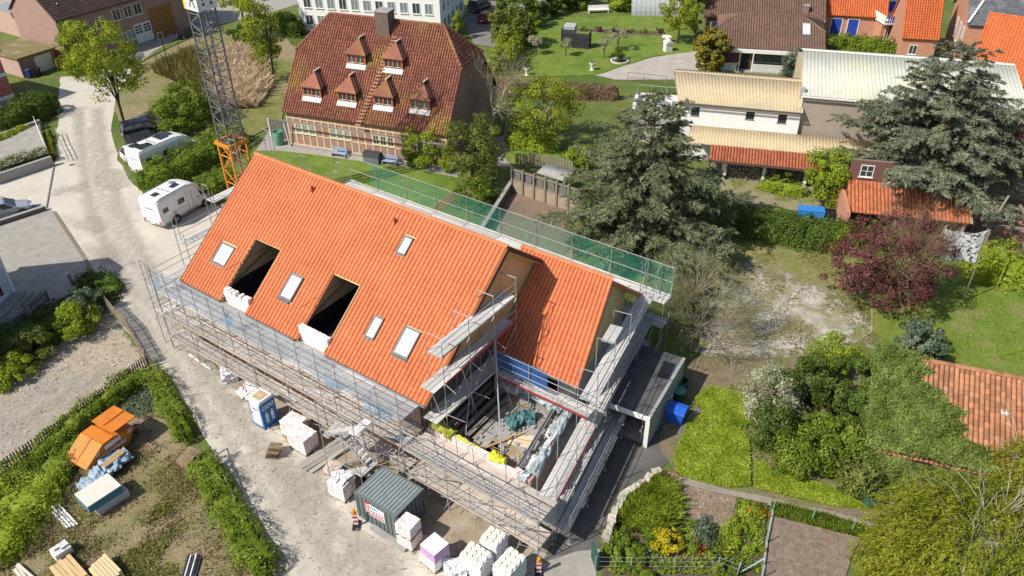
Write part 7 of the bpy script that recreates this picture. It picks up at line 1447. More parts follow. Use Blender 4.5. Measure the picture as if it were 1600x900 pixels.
bush('tall golden-green conifer at the corner of the brown bungalow', G(1108, 112), (2.3, 2.1, 3.6), leafmat('leaf_golden_conifer', [(.10, .095, .012), (.22, .19, .03), (.36, .31, .07)]), 12000, 90, .5, .26, zoff=.8, name='conifer')
bush('rounded dark bush at the end of the white porch railing', G(1238, 122), (2.0, 1.8, 2.2), L_GRY, 6000, 45, .5, .16)
for i, (px, R_, m, lb) in enumerate([((815, 40), (4.5, 3.5, 3.6), L_MID, 'dense dark shrub border at the left of the far lawn'), ((800, 75), (3.5, 3, 3.4), L_OLV, 'purple-green shrubs at the corner of the car park'), ((850, 22), (4, 3, 3), L_DRK, 'shrub behind the white garden bench'), ((900, 8), (5, 3, 2.4), L_MID, 'bushes along the end of the far lawn'), ((970, 15), (2.6, 2, 2.2), L_LIM, 'bright bush beside the polytunnel')]):
    bush(lb, G(*px), R_, m, 9000, 60, .7, .28)
for i in range(6): bush('low red-leaved perennial in the border of the far lawn' if i % 2 else 'low green perennial in the border of the far lawn', G(910+i*24, 49+i*.6), (.7, .6, .5), L_PUR if i % 2 else L_MID, 500, 8, .2, .13, group='red perennials in the far border' if i % 2 else 'green perennials in the far border', name='perennial', cat='plant', stems=False)
tree('garden_tree', 'small narrow tree in the car park of the white block', tuple(G(715, 62)), 4, (1, 1, 1.8), 2.4, L_YEL, BARK, 1500, 16, .4, .18)
hedge('green hedge between the pale hall and the blue doors', [G(1290, 72), G(1340, 76), G(1385, 82), G(1430, 88)], 2.4, 1.6, L_MID, 170, .18, rough=.3)
hedge('dark shrubs along the street left of the white block', [G(440, 40), G(472, 60)], 2.5, 2.2, L_DRK, 150, .2)
# ---------------------------------------------------------------- right side
hedge('long dark green hedge between the meadow and the woodshed', [G(1120, 352), G(1180, 365), G(1250, 378), G(1350, 392)], 3.4, 2.0, L_DRK, 270, .15, rough=.22)
hedge('light green hedge section in front of the red shed', [G(1270, 385), G(1360, 392), G(1400, 388)], 2.6, 1.9, L_MID, 260, .15, rough=.3)
hedge('bright green hedge behind the spotted sheet', [G(1500, 420), G(1560, 436), G(1640, 452)], 3.6, 2.6, L_LIM, 240, .16, rough=.3)
tree('garden_tree', 'round bright green tree at the end of the woodshed', tuple(G(1285, 322)), 6, (2.3, 2.2, 3.0), 3.2, L_LIM, BARK, 11000, 60, .55, .15)
bush('weedy green shrub growing at the woodshed post', G(1222, 290), (1.0, .9, 1.6), L_OLV, 2500, 20, .35, .14)
hedge('loose weeds before the woodshed', [G(1180, 292), G(1220, 300), G(1260, 305)], 2.0, .9, L_LIM, 180, .15, rough=.4)
pt_ = G(1400, 470); t = thing('copper_tree', 'purple leaved copper tree in front of the low red shed', 'tree', (pt_[0]-.6, pt_[1], 0), 0); segs = []; tips = []
for k in range(5): a = k*1.26; branches((0, 0, 0), (math.cos(a)*.5, math.sin(a)*.5, 1), 3.3, .16, 4, segs, tips, .5, 3, .16, .72)
link('trunk', tubesmesh(segs[:80], BARKG, 'trunk', 5), t); link('twigs', tubesmesh(segs[80:], mat('twig_red', (.33, .22, .14), (.22, .14, .09)), 'twigs', 3), t)
p, nn = crownpts((-.7, 0, 3.9), (4.7, 4.0, 3.7), 22000, 150, .55, .4); v, f = leafquads(p, .14, nn); link('crown', npmesh('crown', v, f, L_PUR), t)
o = thing('spotted_sheet', 'black and white spotted sheet hung out to dry by the copper tree', 'sheet', tuple(G(1468, 466)), rad(-8)); SH = mat('spotted_cloth', (.8, .8, .8), (.03, .03, .035), scale=4.5, contrast=.04, detail=4, rough=.9, c3=(.8, .8, .8), s3=3.0, t3=.5); v = []; f = []
for i in range(13):
    for j in range(13): v.append(((i/12-.5)*3.0*(1-.06*math.sin(j/12*3.14)), .25*math.sin(i*.9+j*.3)*.4-.35*j/12, 3.4+2.9*j/12-.25*math.sin(i/12*math.pi)*(j/12)))
for i in range(12):
    for j in range(12): f.append((i*13+j, (i+1)*13+j, (i+1)*13+j+1, i*13+j+1))
MB().add(v, f).build('cloth', SH, o)
for x in (-1.55, 1.55): tubeo(o, 'pole', (x, -.3, 0), (x, -.35, 6.4), .05, M_OAK)
bare('bare_shrub', 'big bare shrub with arching twigs beside the garage', G(1085, 515), 6.6, BARKG, .5, 4, 3, .06, .05, 9, (L_OLV, 2, .1, .09), .68, (.25, 0, .8), 'bush')
bare('bare_shrub', 'low spread of grey twigs on the gravel edge', G(1110, 548), 4.2, BARKG, .6, 3, 3, .04, .0, 7, None, .7, (.5, .0, .4), 'bush')
bush('ivy covered stump among the bare twigs', G(1075, 500), (1.0, 1.0, 1.8), L_OLV, 2500, 22, .35, .12)
bush('dark cedar sapling at the end of the green netting', G(1100, 420), (2.4, 2.0, 2.4), L_CED, 7000, 40, .55, .2, name='conifer', aspect=.35)
bush('round grey-green laurel on the rough lawn above the ivy', G(1430, 560), (2.5, 1.9, 1.6), L_GRY, 9000, 60, .4, .16)
for px, R_, m, n, lb in (((1255, 640), (2.3, 2.0, 2.6), L_DRK, 13000, 'dark leafy bush in the middle of the shrubbery'), ((1320, 650), (2.6, 2.4, 3.0), L_DRK, 14000, 'tall dark bush touching the ivy wall'), ((1300, 585), (2.0, 1.5, 2.0), L_LIM, 6000, 'lime-tipped bush at the edge of the gravel patch'), ((1290, 720), (2.3, 1.9, 2.0), L_MID, 11000, 'mid green bush above the garden path'), ((1340, 760), (1.6, 1.4, 1.4), L_OLV, 6000, 'olive shrub beside the green barrel'), ((1235, 735), (1.6, 1.4, 1.5), L_MID, 6000, 'leafy shrub behind the lime ground cover'), ((1200, 690), (1.6, 1.4, 1.9), L_DRK, 6000, 'dark shrub beneath the blossoming bush')): bush(lb, G(*px), R_, m, n, 55, .5, .14)
bush('white blossoming bush over the garden path', G(1195, 655), (2.6, 2.2, 2.4), L_BLO, 10000, 65, .5, .12)
# lime ground cover beds
M_LIMB = mat('bed_green', (.10, .19, .015), (.16, .27, .03), scale=3, bump=.8, bscale=10, world=True)
BED1 = [(1058, 745), (1052, 715), (1075, 660), (1100, 650), (1150, 668), (1170, 690), (1172, 762), (1140, 764), (1100, 756)]
BED2 = [(1095, 650), (1085, 625), (1110, 605), (1165, 620), (1190, 660), (1160, 668)]
BED3 = [(1178, 765), (1178, 720), (1215, 740), (1300, 765), (1390, 800), (1300, 793)]
BED4 = [(965, 812), (985, 790), (1030, 752), (1050, 760), (1062, 800), (1050, 820), (1020, 838), (985, 830)]
for k, (bd, m, n, hh, lb) in enumerate([(BED1, L_LIM, 16000, .3, 'lime green ground cover bed beside the drive'), (BED2, L_LIM, 7000, .25, 'smaller lime ground cover patch by the blue bin'), (BED3, L_LIM, 8000, .25, 'grassy lime strip along the upper garden path'), (BED4, L_LIM, 9000, .45, 'arching green day lily leaves in the corner bed')]):
    sheet('bed', bd, M_LIMB, amp=.1)
    p = scatter_poly(bd, int(n*1.3)); p = np.column_stack([p, np.full(len(p), _z[0]-.01)]); v, f = blades(p, hh*1.1, .05, .8) if k == 3 else leafquads(p+np.column_stack([np.zeros((len(p), 2)), rng.uniform(.0, hh*.6, len(p))]), .13, np.repeat([[0, 0, 1.]], len(p), 0), spread=.45); stuff('ground_cover', v, f, m, lb, 'ground cover')
for px, R_, m, n, lb in (((1042, 855), (.95, .85, .8), L_GLD, 4500, 'golden yellow shrub in the garden bed'), ((1100, 835), (1.3, .7, .4), L_GRY, 3500, 'grey-green tulip leaves beside the dug bed'), ((975, 870), (1.2, 1.0, .6), L_MID, 4500, 'dark green perennials by the drive wall'), ((1160, 840), (1.2, 1.6, .4), L_LIM, 5500, 'yellowish perennials along the plank edging'), ((1170, 805), (1.0, .8, .35), L_LIM, 3500, 'light perennials with red flowers below the path'), ((1000, 885), (1.6, .7, .5), L_MID, 4500, 'leafy perennials behind the wire fence'), ((1115, 885), (1.8, .7, .5), L_MID, 5000, 'green border plants at the foot of the garden'), ((1020, 835), (.9, .7, .5), L_MID, 3000, 'round green perennial under the day lilies'), ((960, 845), (.7, .9, .5), L_MID, 2500, 'perennials at the bend of the stone wall')): bush(lb, G(*px), R_, m, n, 40, .22, .1, stems=False, name='perennial', cat='plant', zoff=.6)
def flowers(px, n, m, lb, R_=.3): 
    c = G(*px); p = np.column_stack([rng.normal(c[0], R_, n), rng.normal(c[1], R_, n), rng.uniform(.35, .6, n)]); t = thing('flowers', lb, 'flowers', (c[0], c[1], 0), 0); v, f = leafquads(p-[c[0], c[1], 0], .12); tag(link('petals', npmesh('petals', v, f, m), t), kind='stuff'); s = [((q[0]-c[0], q[1]-c[1], 0), (q[0]-c[0], q[1]-c[1], q[2]), .01, .006) for q in p[::3]]; link('stems', tubesmesh(s, MATS['leaf_mid'], 'stems', 3), t)
for px, m, lb in (((972, 812), L_RED, 'red flowers beside the stone wall'), ((1050, 752), L_RED, 'red flowers at the corner of the path'), ((1182, 808), L_RED, 'red flowers by the plank edging'), ((1093, 870), L_RED, 'dark red flowers in the lower border'), ((1135, 868), L_GLD, 'yellow flowers in the lower border'), ((1010, 878), L_BLU, 'blue flowers near the golden shrub'), ((1122, 882), L_BLU, 'pale blue flowers beside the yellow ones')): flowers(px, 34, m, lb)
p = scatter_poly([(1205, 787), (1290, 807), (1388, 836), (1350, 842), (1207, 807)], 7000); v, f = blades(p, .3, .05, .4); stuff('strip_leaves', v, f, L_MID, 'dense green strip along the garden path', 'ground cover')
p = scatter_poly([(1070, 762), (1148, 779), (1138, 828), (1070, 810)], 2500); v, f = blades(p, .12, .06, 1.2); stuff('straw_mulch', v, f, L_DRY, 'straw mulch on the dug garden bed', 'mulch')
# willow in the lower right corner
def willow(label, base, h, R, n, seed):
    t = thing('willow_tree', label, 'tree', (float(base[0]), float(base[1]), 0), 0); segs = []; tips = []
    for k in range(6): a = k*1.05+.3; branches((0, 0, 0), (math.cos(a)*.5, math.sin(a)*.5, 1.0), h*.5, .10, 3, segs, tips, .42, 2, .08, .74)
    link('trunk', tubesmesh(segs, BARKW, 'trunk', 4), t); P = []; T = []
    for i in range(n):
        d = rdir(1)[0]; d[2] = abs(d[2]); st = np.array([0, 0, h*.42])+d*np.array([R, R, h*.55])*rng.uniform(.45, 1)**.6; out = np.array([d[0], d[1], 0]); ln = rng.uniform(.7, 1.7); c_ = 22; q = np.linspace(0, 1, c_)
        P.append(st+out*(.5*q*ln)[:, None]+np.column_stack([np.zeros(c_), np.zeros(c_), -ln*.55*q**1.5])+rng.normal(0, .09, (c_, 3))); T.append(np.repeat([out*.8+np.array([0, 0, -.7])], c_, 0)+rng.normal(0, .35, (c_, 3)))
    P = np.concatenate(P); ok = P[:, 2] > .1; nn = np.column_stack([P[:, 0]*.15, P[:, 1]*.15, np.ones(len(P))]); v, f = leafquads(P[ok], .15, nn[ok], np.concatenate(T)[ok], aspect=.3, spread=.8); link('crown', npmesh('crown', v, f, L_WIL), t)
willow('feathery yellow-green willow with white branches in the corner of the garden', G(1500, 935), 6.2, 5.2, 2600, 2); willow('second yellow-green willow growing beside the ivy shed', G(1615, 800), 5.2, 3.6, 1500, 3)
bush('low yellow-green willow bush at the dug plot', G(1385, 905), (2.4, 1.7, 1.5), L_WIL, 10000, 60, .5, .12, aspect=.35)
# ---------------------------------------------------------------- left plot
hedge('nettle hedge along the road from the gate to the pallet gap', [G(236, 582), G(262, 628), G(296, 695)], 1.3, .8, L_MID, 420, .12, rough=.6)
hedge('leafy hedge along the road below the pallet gap', [G(315, 722), G(350, 790), G(385, 848), G(425, 905)], 1.6, 1.0, L_MID, 420, .12, rough=.55)
hedge('thick nettle bank behind the dark picket fence', [G(228, 588), G(180, 622), G(125, 668), G(70, 715), G(10, 768), G(-20, 800)], 1.7, .95, L_MID, 420, .12, rough=.4)
hedge('broad nettle bank at the left edge of the brown plot', [G(85, 735), G(40, 790), G(0, 850), G(-30, 900)], 3.6, 1.0, L_LIM, 300, .13, rough=.4)
hedge('nettles beside the orange skip', [G(120, 690), G(95, 730), G(70, 770)], 2.2, .8, L_MID, 330, .12, rough=.4)
hedge('dark garden shrubs between the blue house and the gate', [G(-10, 560), G(40, 530), G(100, 500), G(150, 470)], 3.4, .9, L_DRK, 270, .13, rough=.45)
bush('leafy shrub growing at the leaning gate', G(135, 490), (1.9, 1.6, 1.3), L_GRY, 6500, 45, .4, .13); bush('green bush on the verge beside the gravel yard', G(120, 520), (2.0, 1.7, 1.5), L_LIM, 8000, 50, .45, .13); bush('brownish shrub on the verge above the gravel yard', G(58, 556), (1.7, 1.5, 1.3), L_OLV, 6000, 40, .4, .12); bush('low bright nettles at the left end of the gravel yard', G(15, 592), (2.6, 1.7, .9), L_LIM, 7000, 40, .4, .13)
hedge('dark ground ivy at the corner of the forecourt', [G(120, 452), G(150, 436), G(172, 450), G(180, 468)], 2.0, .7, L_DRK, 330, .12, rough=.4)
bush('small weed clump at the picket fence', G(112, 660), (.8, .7, .7), L_LIM, 1500, 14, .25, .11)
def patch(px, n, m, hh, wd, lb, nm='weeds', s=.6, t_=.2, lean=.6):
    p = patchy(scatter_poly(px, int(n*1.3)), s, t_); q = np.column_stack([p, rng.uniform(.03, hh, len(p))]); v, f = leafquads(q, wd*2.6, np.repeat([[0, 0, 1.]], len(q), 0), aspect=.32, spread=.9); stuff(nm, v, f, m, lb, 'weeds')
PL = [(-20, 800), (90, 735), (150, 745), (235, 600), (300, 700), (420, 885), (430, 905), (-30, 905)]
patch(PL, 26000, L_WEED, .22, .05, 'dry trampled weeds on the brown plot'); patch([(150, 900), (180, 820), (260, 790), (330, 850), (350, 905)], 5000, L_OLV, .2, .06, 'green weeds sprouting on the brown plot', t_=.2); patch([(225, 590), (255, 620), (240, 660), (190, 650)], 3000, L_GRY, .25, .06, 'grey weeds around the skip lid', t_=-.5); patch(PL, 9000, L_BRN, .15, .06, 'dead brown stalks on the plot', s=.9)
patch([(1120, 400), (1360, 390), (1362, 520), (1340, 545), (1190, 560)], 16000, L_WEED, .2, .05, 'dry tussocks on the meadow', t_=.3); patch([(1366, 400), (1630, 440), (1630, 600), (1500, 575), (1400, 545)], 14000, L_LIM, .16, .05, 'grass tussocks on the rough lawn', t_=.3); patch([(1045, 640), (1140, 600), (1200, 640), (1390, 800), (1200, 770)], 7000, L_MID, .25, .06, 'undergrowth below the shrubbery', t_=-.3); patch([(1130, 260), (1250, 275), (1320, 325), (1150, 310)], 6000, L_LIM, .25, .06, 'weeds before the woodshed yard', t_=.1); patch([(-10, 620), (95, 535), (165, 485), (150, 465), (20, 540)], 6000, L_MID, .3, .07, 'undergrowth on the verge of the yard', t_=-.5)
# undergrowth filling the garden bed
GB = [(948, 900), (958, 850), (980, 805), (1035, 757), (1060, 760), (1068, 812), (1140, 830), (1150, 780), (1198, 792), (1188, 900)]
for n, m, lb in ((9000, L_MID, 'leafy undergrowth between the perennials of the garden bed'), (5000, L_LIM, 'pale fresh shoots scattered through the garden bed')):
    p = patchy(scatter_poly(GB, n), 1.6, -.6); q = np.column_stack([p, rng.uniform(.03, .3, len(p))]); v, f = leafquads(q, .13, np.repeat([[0, 0, 1.]], len(q), 0), spread=.8); stuff('undergrowth', v, f, m, lb, 'undergrowth')
# ---------------------------------------------------------------- small things round about
def bin_(label, px, c, h=1.05, r=.28, rot=0.0, name='wheelie_bin', cat='bin'):
    o = thing(name, label, cat, tuple(G(*px)), rot); m = mat('bin_%d%d' % (int(c[0]*99), int(c[2]*99)), c, tuple(x*.8 for x in c), rough=.5)
    MB().hexa([(-r*.8, -r*.8, .05), (r*.8, -r*.8, .05), (r*.8, r*.8, .05), (-r*.8, r*.8, .05), (-r, -r, h), (r, -r, h), (r, r, h), (-r, r, h)]).build('body', m, o); MB().hexa([(-r*1.08, -r*1.1, h), (r*1.08, -r*1.1, h), (r*1.08, r*1.1, h), (-r*1.08, r*1.1, h), (-r, -r, h+.06), (r, -r, h+.06), (r, r, h+.1), (-r, r, h+.1)]).build('lid', m, o)
    for x in (-r*.8, r*.8): tubeo(o, 'wheel', (x-.04, r*.8, .1), (x+.04, r*.8, .1), .1, M_TYRE)
    return o
bin_('blue wheelie bin at the mossy garage', (47, 122), (.04, .06, .22)); bin_('black wheelie bin with yellow lid at the mossy garage', (61, 119), (.03, .03, .03))
o = thing('rain_barrel', 'tall green rain barrel at the corner of the half-timbered house', 'barrel', tuple(G(437, 226)), 0); MB().lathe([(.45, 0), (.55, .5), (.55, 1.2), (.48, 1.5), (.5, 1.52), (.44, 1.5), (.44, 1.3)], 14).build('body', mat('barrel_green', (.13, .3, .22), (.11, .26, .19), rough=.5), o); MB().lathe([(.565, .75), (.565, .8)], 14).build('band', M_SLATEG, o)
M_GRNB = mat('barrel_dark', (.03, .09, .07), (.025, .07, .055), rough=.5)
def barrel(px, lb, r=.45, h=.9, lid=False):
    o = thing('rain_barrel', lb, 'barrel', tuple(G(*px)), 0); MB().lathe([(r*.85, 0), (r, .1), (r, h), (r*1.06, h), (r*1.06, h+.05), (r*.9, h+.05), (r*.85, .2)], 14).build('body', M_GRNB, o)
    if lid: MB().lathe([(r*1.08, h+.051), (r*1.0, h+.1), (.1, h+.14)], 14).build('lid', mat('lid_teal', (.10, .24, .2), (.09, .2, .17)), o)
    else: MB().lathe([(r*.84, h*.6), (r*.84, h*.62)], 12).build('water', M_BLACK, o)
barrel((1063, 610), 'open green water barrel behind the garage'); barrel((1060, 625), 'lidded green water barrel next to the blue bin', .42, .8, True); barrel((1358, 786), 'dark green barrel at the foot of the ivy', .55, .8)
o = thing('waste_container', 'large blue lidded waste container beside the garage', 'bin', tuple(G(1055, 657)), BR+.1); o.scale = (.88, .88, .9); BL = mat('bin_blue', (.02, .11, .50), (.018, .09, .42), rough=.4)
MB().hexa([(-.55, -.45, .1), (.55, -.45, .1), (.55, .45, .1), (-.55, .45, .1), (-.68, -.55, 1.1), (.68, -.55, 1.1), (.68, .55, 1.1), (-.68, .55, 1.1)]).build('body', BL, o); ld = MB(); ld.prism([(-.6, 1.105), (.6, 1.105), (.5, 1.3), (0, 1.42), (-.5, 1.3)], 'x', -.72, .72).build('lid', BL, o)
for x in (-.45, .45):
    for y in (-.35, .35): tubeo(o, 'castor', (x-.03, y, .08), (x+.03, y, .08), .08, M_TYRE)
o = thing('fence_panels', 'bundle of steel tubes lying along the garden kerb by the blue container', 'tubes', tuple(G(1078, 660)), BR+math.pi/2-.05)
for i in range(4): tubeo(o, 'tube', (-1.4, -.15+.09*i, .12), (1.2, -.12+.1*i, .3), .03, M_STEEL)
o = thing('mesh_gate', 'steel mesh gate leaning along the garage wall', 'gate', tuple(G(1025, 670)), BR+math.pi/2-.17)
for z in (.1, 1.9): tubeo(o, 'rail', (-1.6, .0, z), (1.4, 0, z), .025, M_STEEL)
for i in range(16): tubeo(o, 'bar', (-1.6+i*.2, 0, .1), (-1.6+i*.2, 0, 1.9), .012, M_STEEL)
# drive wall of stones
pts = [G(1031, 742), G(1005, 762), G(975, 782), G(957, 815), G(946, 855)]
o = thing('stone_wall', 'low curved wall of pale stones between the drive and the garden bed', 'wall', tuple(pts[0]), 0); ST = mat('pale_stone', (.50, .45, .38), (.36, .32, .27), scale=3, isl=.2, bump=.6); sm = []
for k in range(4): me = softbox(.5, .34, .26, 0, 2, .025, .1); me.materials.append(ST); sm.append(me)
base = MB()
for a, b in zip(pts, pts[1:]):
    d = b-a; L_ = np.linalg.norm(d); ang = math.atan2(d[1], d[0]); n = int(L_/.5); u_ = d/L_; nn = np.array([-u_[1], u_[0], 0])*.2
    base.hexa([tuple(a-pts[0]-nn), tuple(b-pts[0]-nn), tuple(b-pts[0]+nn), tuple(a-pts[0]+nn)]+[tuple(q+[0, 0, .45]) for q in (a-pts[0]-nn*.8, b-pts[0]-nn*.8, b-pts[0]+nn*.8, a-pts[0]+nn*.8)])
    for i in range(n): c_ = a-pts[0]+u_*(i+.5)*L_/n; link('stone', sm[rng.integers(4)], o, (c_[0]+rng.normal(0, .02), c_[1]+rng.normal(0, .02), .452), (0, 0, ang+rng.normal(0, .15)), (1, rng.uniform(.85, 1.2), rng.uniform(.7, 1.1)))
base.build('wall_base', M_CONC, o)
# wire fence and plank edging of the garden
o = thing('wire_fence', 'thin wire fence with pale posts along the foot of the garden', 'fence', tuple(G(930, 892)), 0); q0 = G(930, 892); W_ = [G(930, 892), G(985, 893), G(1052, 893), G(1120, 893), G(1150, 905)]
for p in W_: tubeo(o, 'post', tuple(p-q0), tuple(p-q0+[0, 0, 1.2]), .03, M_CONC)
for a, b in zip(W_, W_[1:]):
    for z in (.4, .8, 1.15): tubeo(o, 'wire', tuple(a-q0+[0, 0, z]), tuple(b-q0+[0, 0, z]), .008, M_STEEL)
boxo(o, 'gate_panel', -.06, .06, -.05, .9, 0, 1.2, mat('gate_green', (.03, .10, .08), (.025, .08, .065)), .2)
o = thing('plank_edging', 'concrete and plank edging between the flower bed and the dug plot', 'edging', tuple(G(1190, 905)), 0); q0 = G(1190, 905); pe = [G(1190, 905), G(1197, 850), G(1207, 800)]
for a, b in zip(pe, pe[1:]):
    baro(o, 'kerb', tuple(a-q0+[0, 0, .12]), tuple(b-q0+[0, 0, .12]), .12, .24, M_CONC)
for p in (pe[0], pe[1], pe[2], G(1268, 815), G(1330, 832)): tubeo(o, 'post', tuple(p-q0), tuple(p-q0+[0, 0, 1.1]), .03, mat('post_teal', (.25, .36, .34), (.2, .3, .28)))
o = thing('fork_handle', 'pale blue garden tool frame leaning at the plank edging', 'tool', tuple(G(1152, 900)), 0); tubeo(o, 'bar', (0, 0, .2), (1.4, .5, .75), .03, mat('tool_blue', (.4, .55, .6), (.35, .5, .55))); tubeo(o, 'bar', (0, 0, 0), (.1, .2, .9), .03, mat('tool_blue', (.4, .55, .6)))
# bench and boxes at the half-timbered house
hx = lambda x, y, z=0: (-23.65+math.cos(rad(-20.1))*x-math.sin(rad(-20.1))*y, 77.41+math.sin(rad(-20.1))*x+math.cos(rad(-20.1))*y, z)
M_BEN = mat('bench_blue', (.30, .38, .48), (.26, .33, .42))
for x, lb in ((6.4, 'pale blue garden bench near the first brick panels of the half-timbered house'), (12.2, 'pale blue garden bench beside the dark wooden box')):
    o = thing('garden_bench', lb, 'bench', hx(x, .2), rad(-20.1)); 
    for k in range(4): MB().box(-.85, .85, -.35+k*.13, -.25+k*.13, .42, .46).build('seat_slat', M_BEN, o)
    for k in range(3): MB().box(-.85, .85, .2, .24, .55+k*.15, .66+k*.15).build('back_slat', M_BEN, o)
    for s in (-.75, .75): MB().box(s-.04, s+.04, -.35, .2, 0, .419).build('leg', M_BEN, o); MB().box(s-.04, s+.04, .16, .199, .46, 1.0).build('back_post', M_BEN, o)
o = thing('log_box', 'dark grey lidded box standing between the benches', 'box', hx(10.3, .1), rad(-20.1)); MB().box(-.85, .85, -.45, .45, 0, .8).build('body', M_CONT, o); MB().prism([(-.52, .801), (.52, .801), (.3, 1.15), (-.3, 1.15)], 'x', -.9, .9).build('lid', mat('box_dark', (.05, .05, .055), (.04, .04, .045)), o)
o = thing('garden_gate', 'grey slatted gate beside the green rain barrel', 'gate', tuple(G(425, 213)), math.atan2(*(G(450, 216)-G(425, 213))[[1, 0]]))
for i in range(12): boxo(o, 'slat', i*.2, i*.2+.14, -.02, .02, .1, 2.0, mat('slat_grey', (.18, .17, .16), (.14, .13, .125)))
for z in (.3, 1.7): boxo(o, 'rail', -.05, 2.5, .021, .06, z, z+.1, mat('slat_grey', (.18, .17, .16)))
for x in (-.1, 2.5): boxo(o, 'post', x-.06, x+.06, -.06, .06, 0, 2.1, M_WFR)
# plank yard: palisade, retaining wall and roof
l_, r_, L_ = FR((800, 300), (890, 330), 0); o = thing('retaining_wall', 'brown block retaining wall with timber posts and panels above the yard', 'wall', l_, r_)
for i in range(7):
    x = i*1.25; boxo(o, 'post', x-.1, x+.1, -.1, .15, 0, 2.6, M_OAK)
    if i < 6: boxo(o, 'wall_panel', x+.11, x+1.14, .0, .12, 0, 1.25, mat('tan_block', (.38, .3, .22), (.3, .23, .17), scale=2, bump=.4)); boxo(o, 'rail', x+.11, x+1.14, -.02, .12, 1.26, 1.42, M_OAK); boxo(o, 'rail', x+.11, x+1.14, -.02, .12, 2.3, 2.45, M_OAK); boxo(o, 'panel', x+.3, x+.95, .03, .09, 1.5, 2.2, mat('slat_grey', (.18, .17, .16)))
picket('weathered palisade fence above the retaining wall', [(806, 262), (835, 262), (870, 268), (895, 275)], 1.5, .3, .22, M_OAK)
o = thing('lean_to', 'pale corrugated lean-to roof behind the retaining wall', 'shed', tuple(G(845, 296)), r_); corr(o, 'roof', (-.5, 0, 1.6), (2.6, 0, 1.6), (-.5, 1.8, 1.9), (2.6, 1.8, 1.9), M_CONC, .25)
for x in (-.3, 2.4):
    for y in (.2, 1.6): tubeo(o, 'post', (x, y, 0), (x, y, 1.6+y*.16), .06, M_OAK)
o = thing('timber_stack', 'stack of orange-brown roof laths on the ground at the end of the lawn', 'timber', tuple(G(695, 318)), math.atan2(*(G(715, 300)-G(676, 332))[[1, 0]]))
for i in range(9): boxo(o, 'lath', -2.2, 2.2, -.5+i*.11, -.42+i*.11, .05+.05*(i % 3), .1+.05*(i % 3), mat('lath_orange', (.42, .18, .07), (.33, .13, .05), isl=.2), rng.normal(0, .01))
boxo(o, 'bearer', -1.5, -1.4, -.5, .5, 0, .05, M_OAK); boxo(o, 'bearer', 1.4, 1.5, -.5, .5, 0, .05, M_OAK)
o = thing('yard_wall', 'long dark wall running down between the lawn and the brown yard', 'wall', tuple(G(752, 372)), 0); d = G(806, 285)-G(752, 372); baro(o, 'coping', (0, 0, .9), (d[0], d[1], .9), .35, .12, M_GPLAS); baro(o, 'wall', (0, 0, .42), (d[0], d[1], .42), .28, .84, M_RUBBLE)
for px, c, lb in (((735, 370), (.03, .13, .22), 'teal blue tarpaulin over stacked goods behind the netting'), ((765, 378), (.02, .18, .10), 'green tarpaulin bundle behind the netting')):
    q = crumple(None, 'tarpaulin', [(-1.0, 0, .45), (0, .2, .6), (1.1, 0, .4)], .6, mat('tarp_%d' % int(c[1]*100), c, tuple(x*.6 for x in c), rough=.5, bump=.7), flat=.7); q.location = tuple(G(*px)); q.rotation_euler = (0, 0, -.5); tag(q, lb, 'tarpaulin')
o = thing('cold_frame', 'blue tarp covered box behind the long hedge', 'box', tuple(G(1247, 338)), rad(-12)); MB().box(0, 2.2, 0, 1.0, 0, .6).build('blue_cover', mat('tarp_bright', (.04, .22, .6), (.035, .19, .5), rough=.5), o); MB().box(2.25, 4.0, 0, 1.0, 0, .5).build('dark_box', M_BLACK, o); MB().box(-.03, 2.22, -.03, 1.03, .6, .64).build('lid', mat('tarp_bright', (.04, .22, .6)), o)
# rails, posts and road furniture
def railing(label, pts, h, m, gap=1.6, rails=(1.0,), r=.035, name='railing'):
    P = [G(*p) for p in pts]; o = thing(name, label, 'railing', tuple(P[0]), 0)
    for a, b in zip(P, P[1:]):
        L_ = np.linalg.norm(b-a); n = max(1, int(L_/gap))
        for i in range(n+1): c_ = a+(b-a)*i/n-P[0]; tubeo(o, 'post', tuple(c_), (c_[0], c_[1], h), r, m)
        for f_ in rails: tubeo(o, 'rail', tuple(a-P[0]+[0, 0, h*f_]), tuple(b-P[0]+[0, 0, h*f_]), r, m)
    return o
M_WOODR = mat('rail_wood', (.25, .19, .13), (.19, .145, .1))
railing('wooden guard rail along the street above the reeds', [(212, 114), (245, 96), (280, 78), (312, 66), (350, 52)], 1.0, M_WOODR, 3.0, (.95,), .08)
railing('white metal rail on the edge of the terrace', [(57, 196), (64, 214), (74, 240)], 1.1, M_WFR, 1.2, (1, .5), .04); railing('grey tubular road barrier lying across the terrace lane', [(90, 212), (96, 228), (108, 252)], .9, M_STEEL, 1.2, (1, .5), .04)
railing('rusty rail beside the lane behind the terrace', [(980, 128), (1005, 130), (1040, 134)], 1.2, mat('rust', (.22, .15, .11), (.18, .12, .09)), 2.0, (1, .5), .03)
o = thing('terrace_wall', 'concrete retaining wall with weeds around the left terrace', 'wall', tuple(G(-10, 290)), 0); q0 = G(-10, 290)
for a, b in ((( -10, 290), (84, 258)), ((-10, 228), (66, 200))): p, q = G(*a)-q0, G(*b)-q0; baro(o, 'wall', tuple(p+[0, 0, .5]), tuple(q+[0, 0, .5]), .35, 1.0, M_GPLAS)
sheet('terrace', [(-15, 282), (80, 252), (66, 206), (-15, 232)], M_PAVE, z=.9, amp=.02); hedge('weedy strip on top of the terrace wall', [G(-10, 278), G(40, 262), G(80, 250)], 1.0, 1.45, L_OLV, 250, .13, core=False)
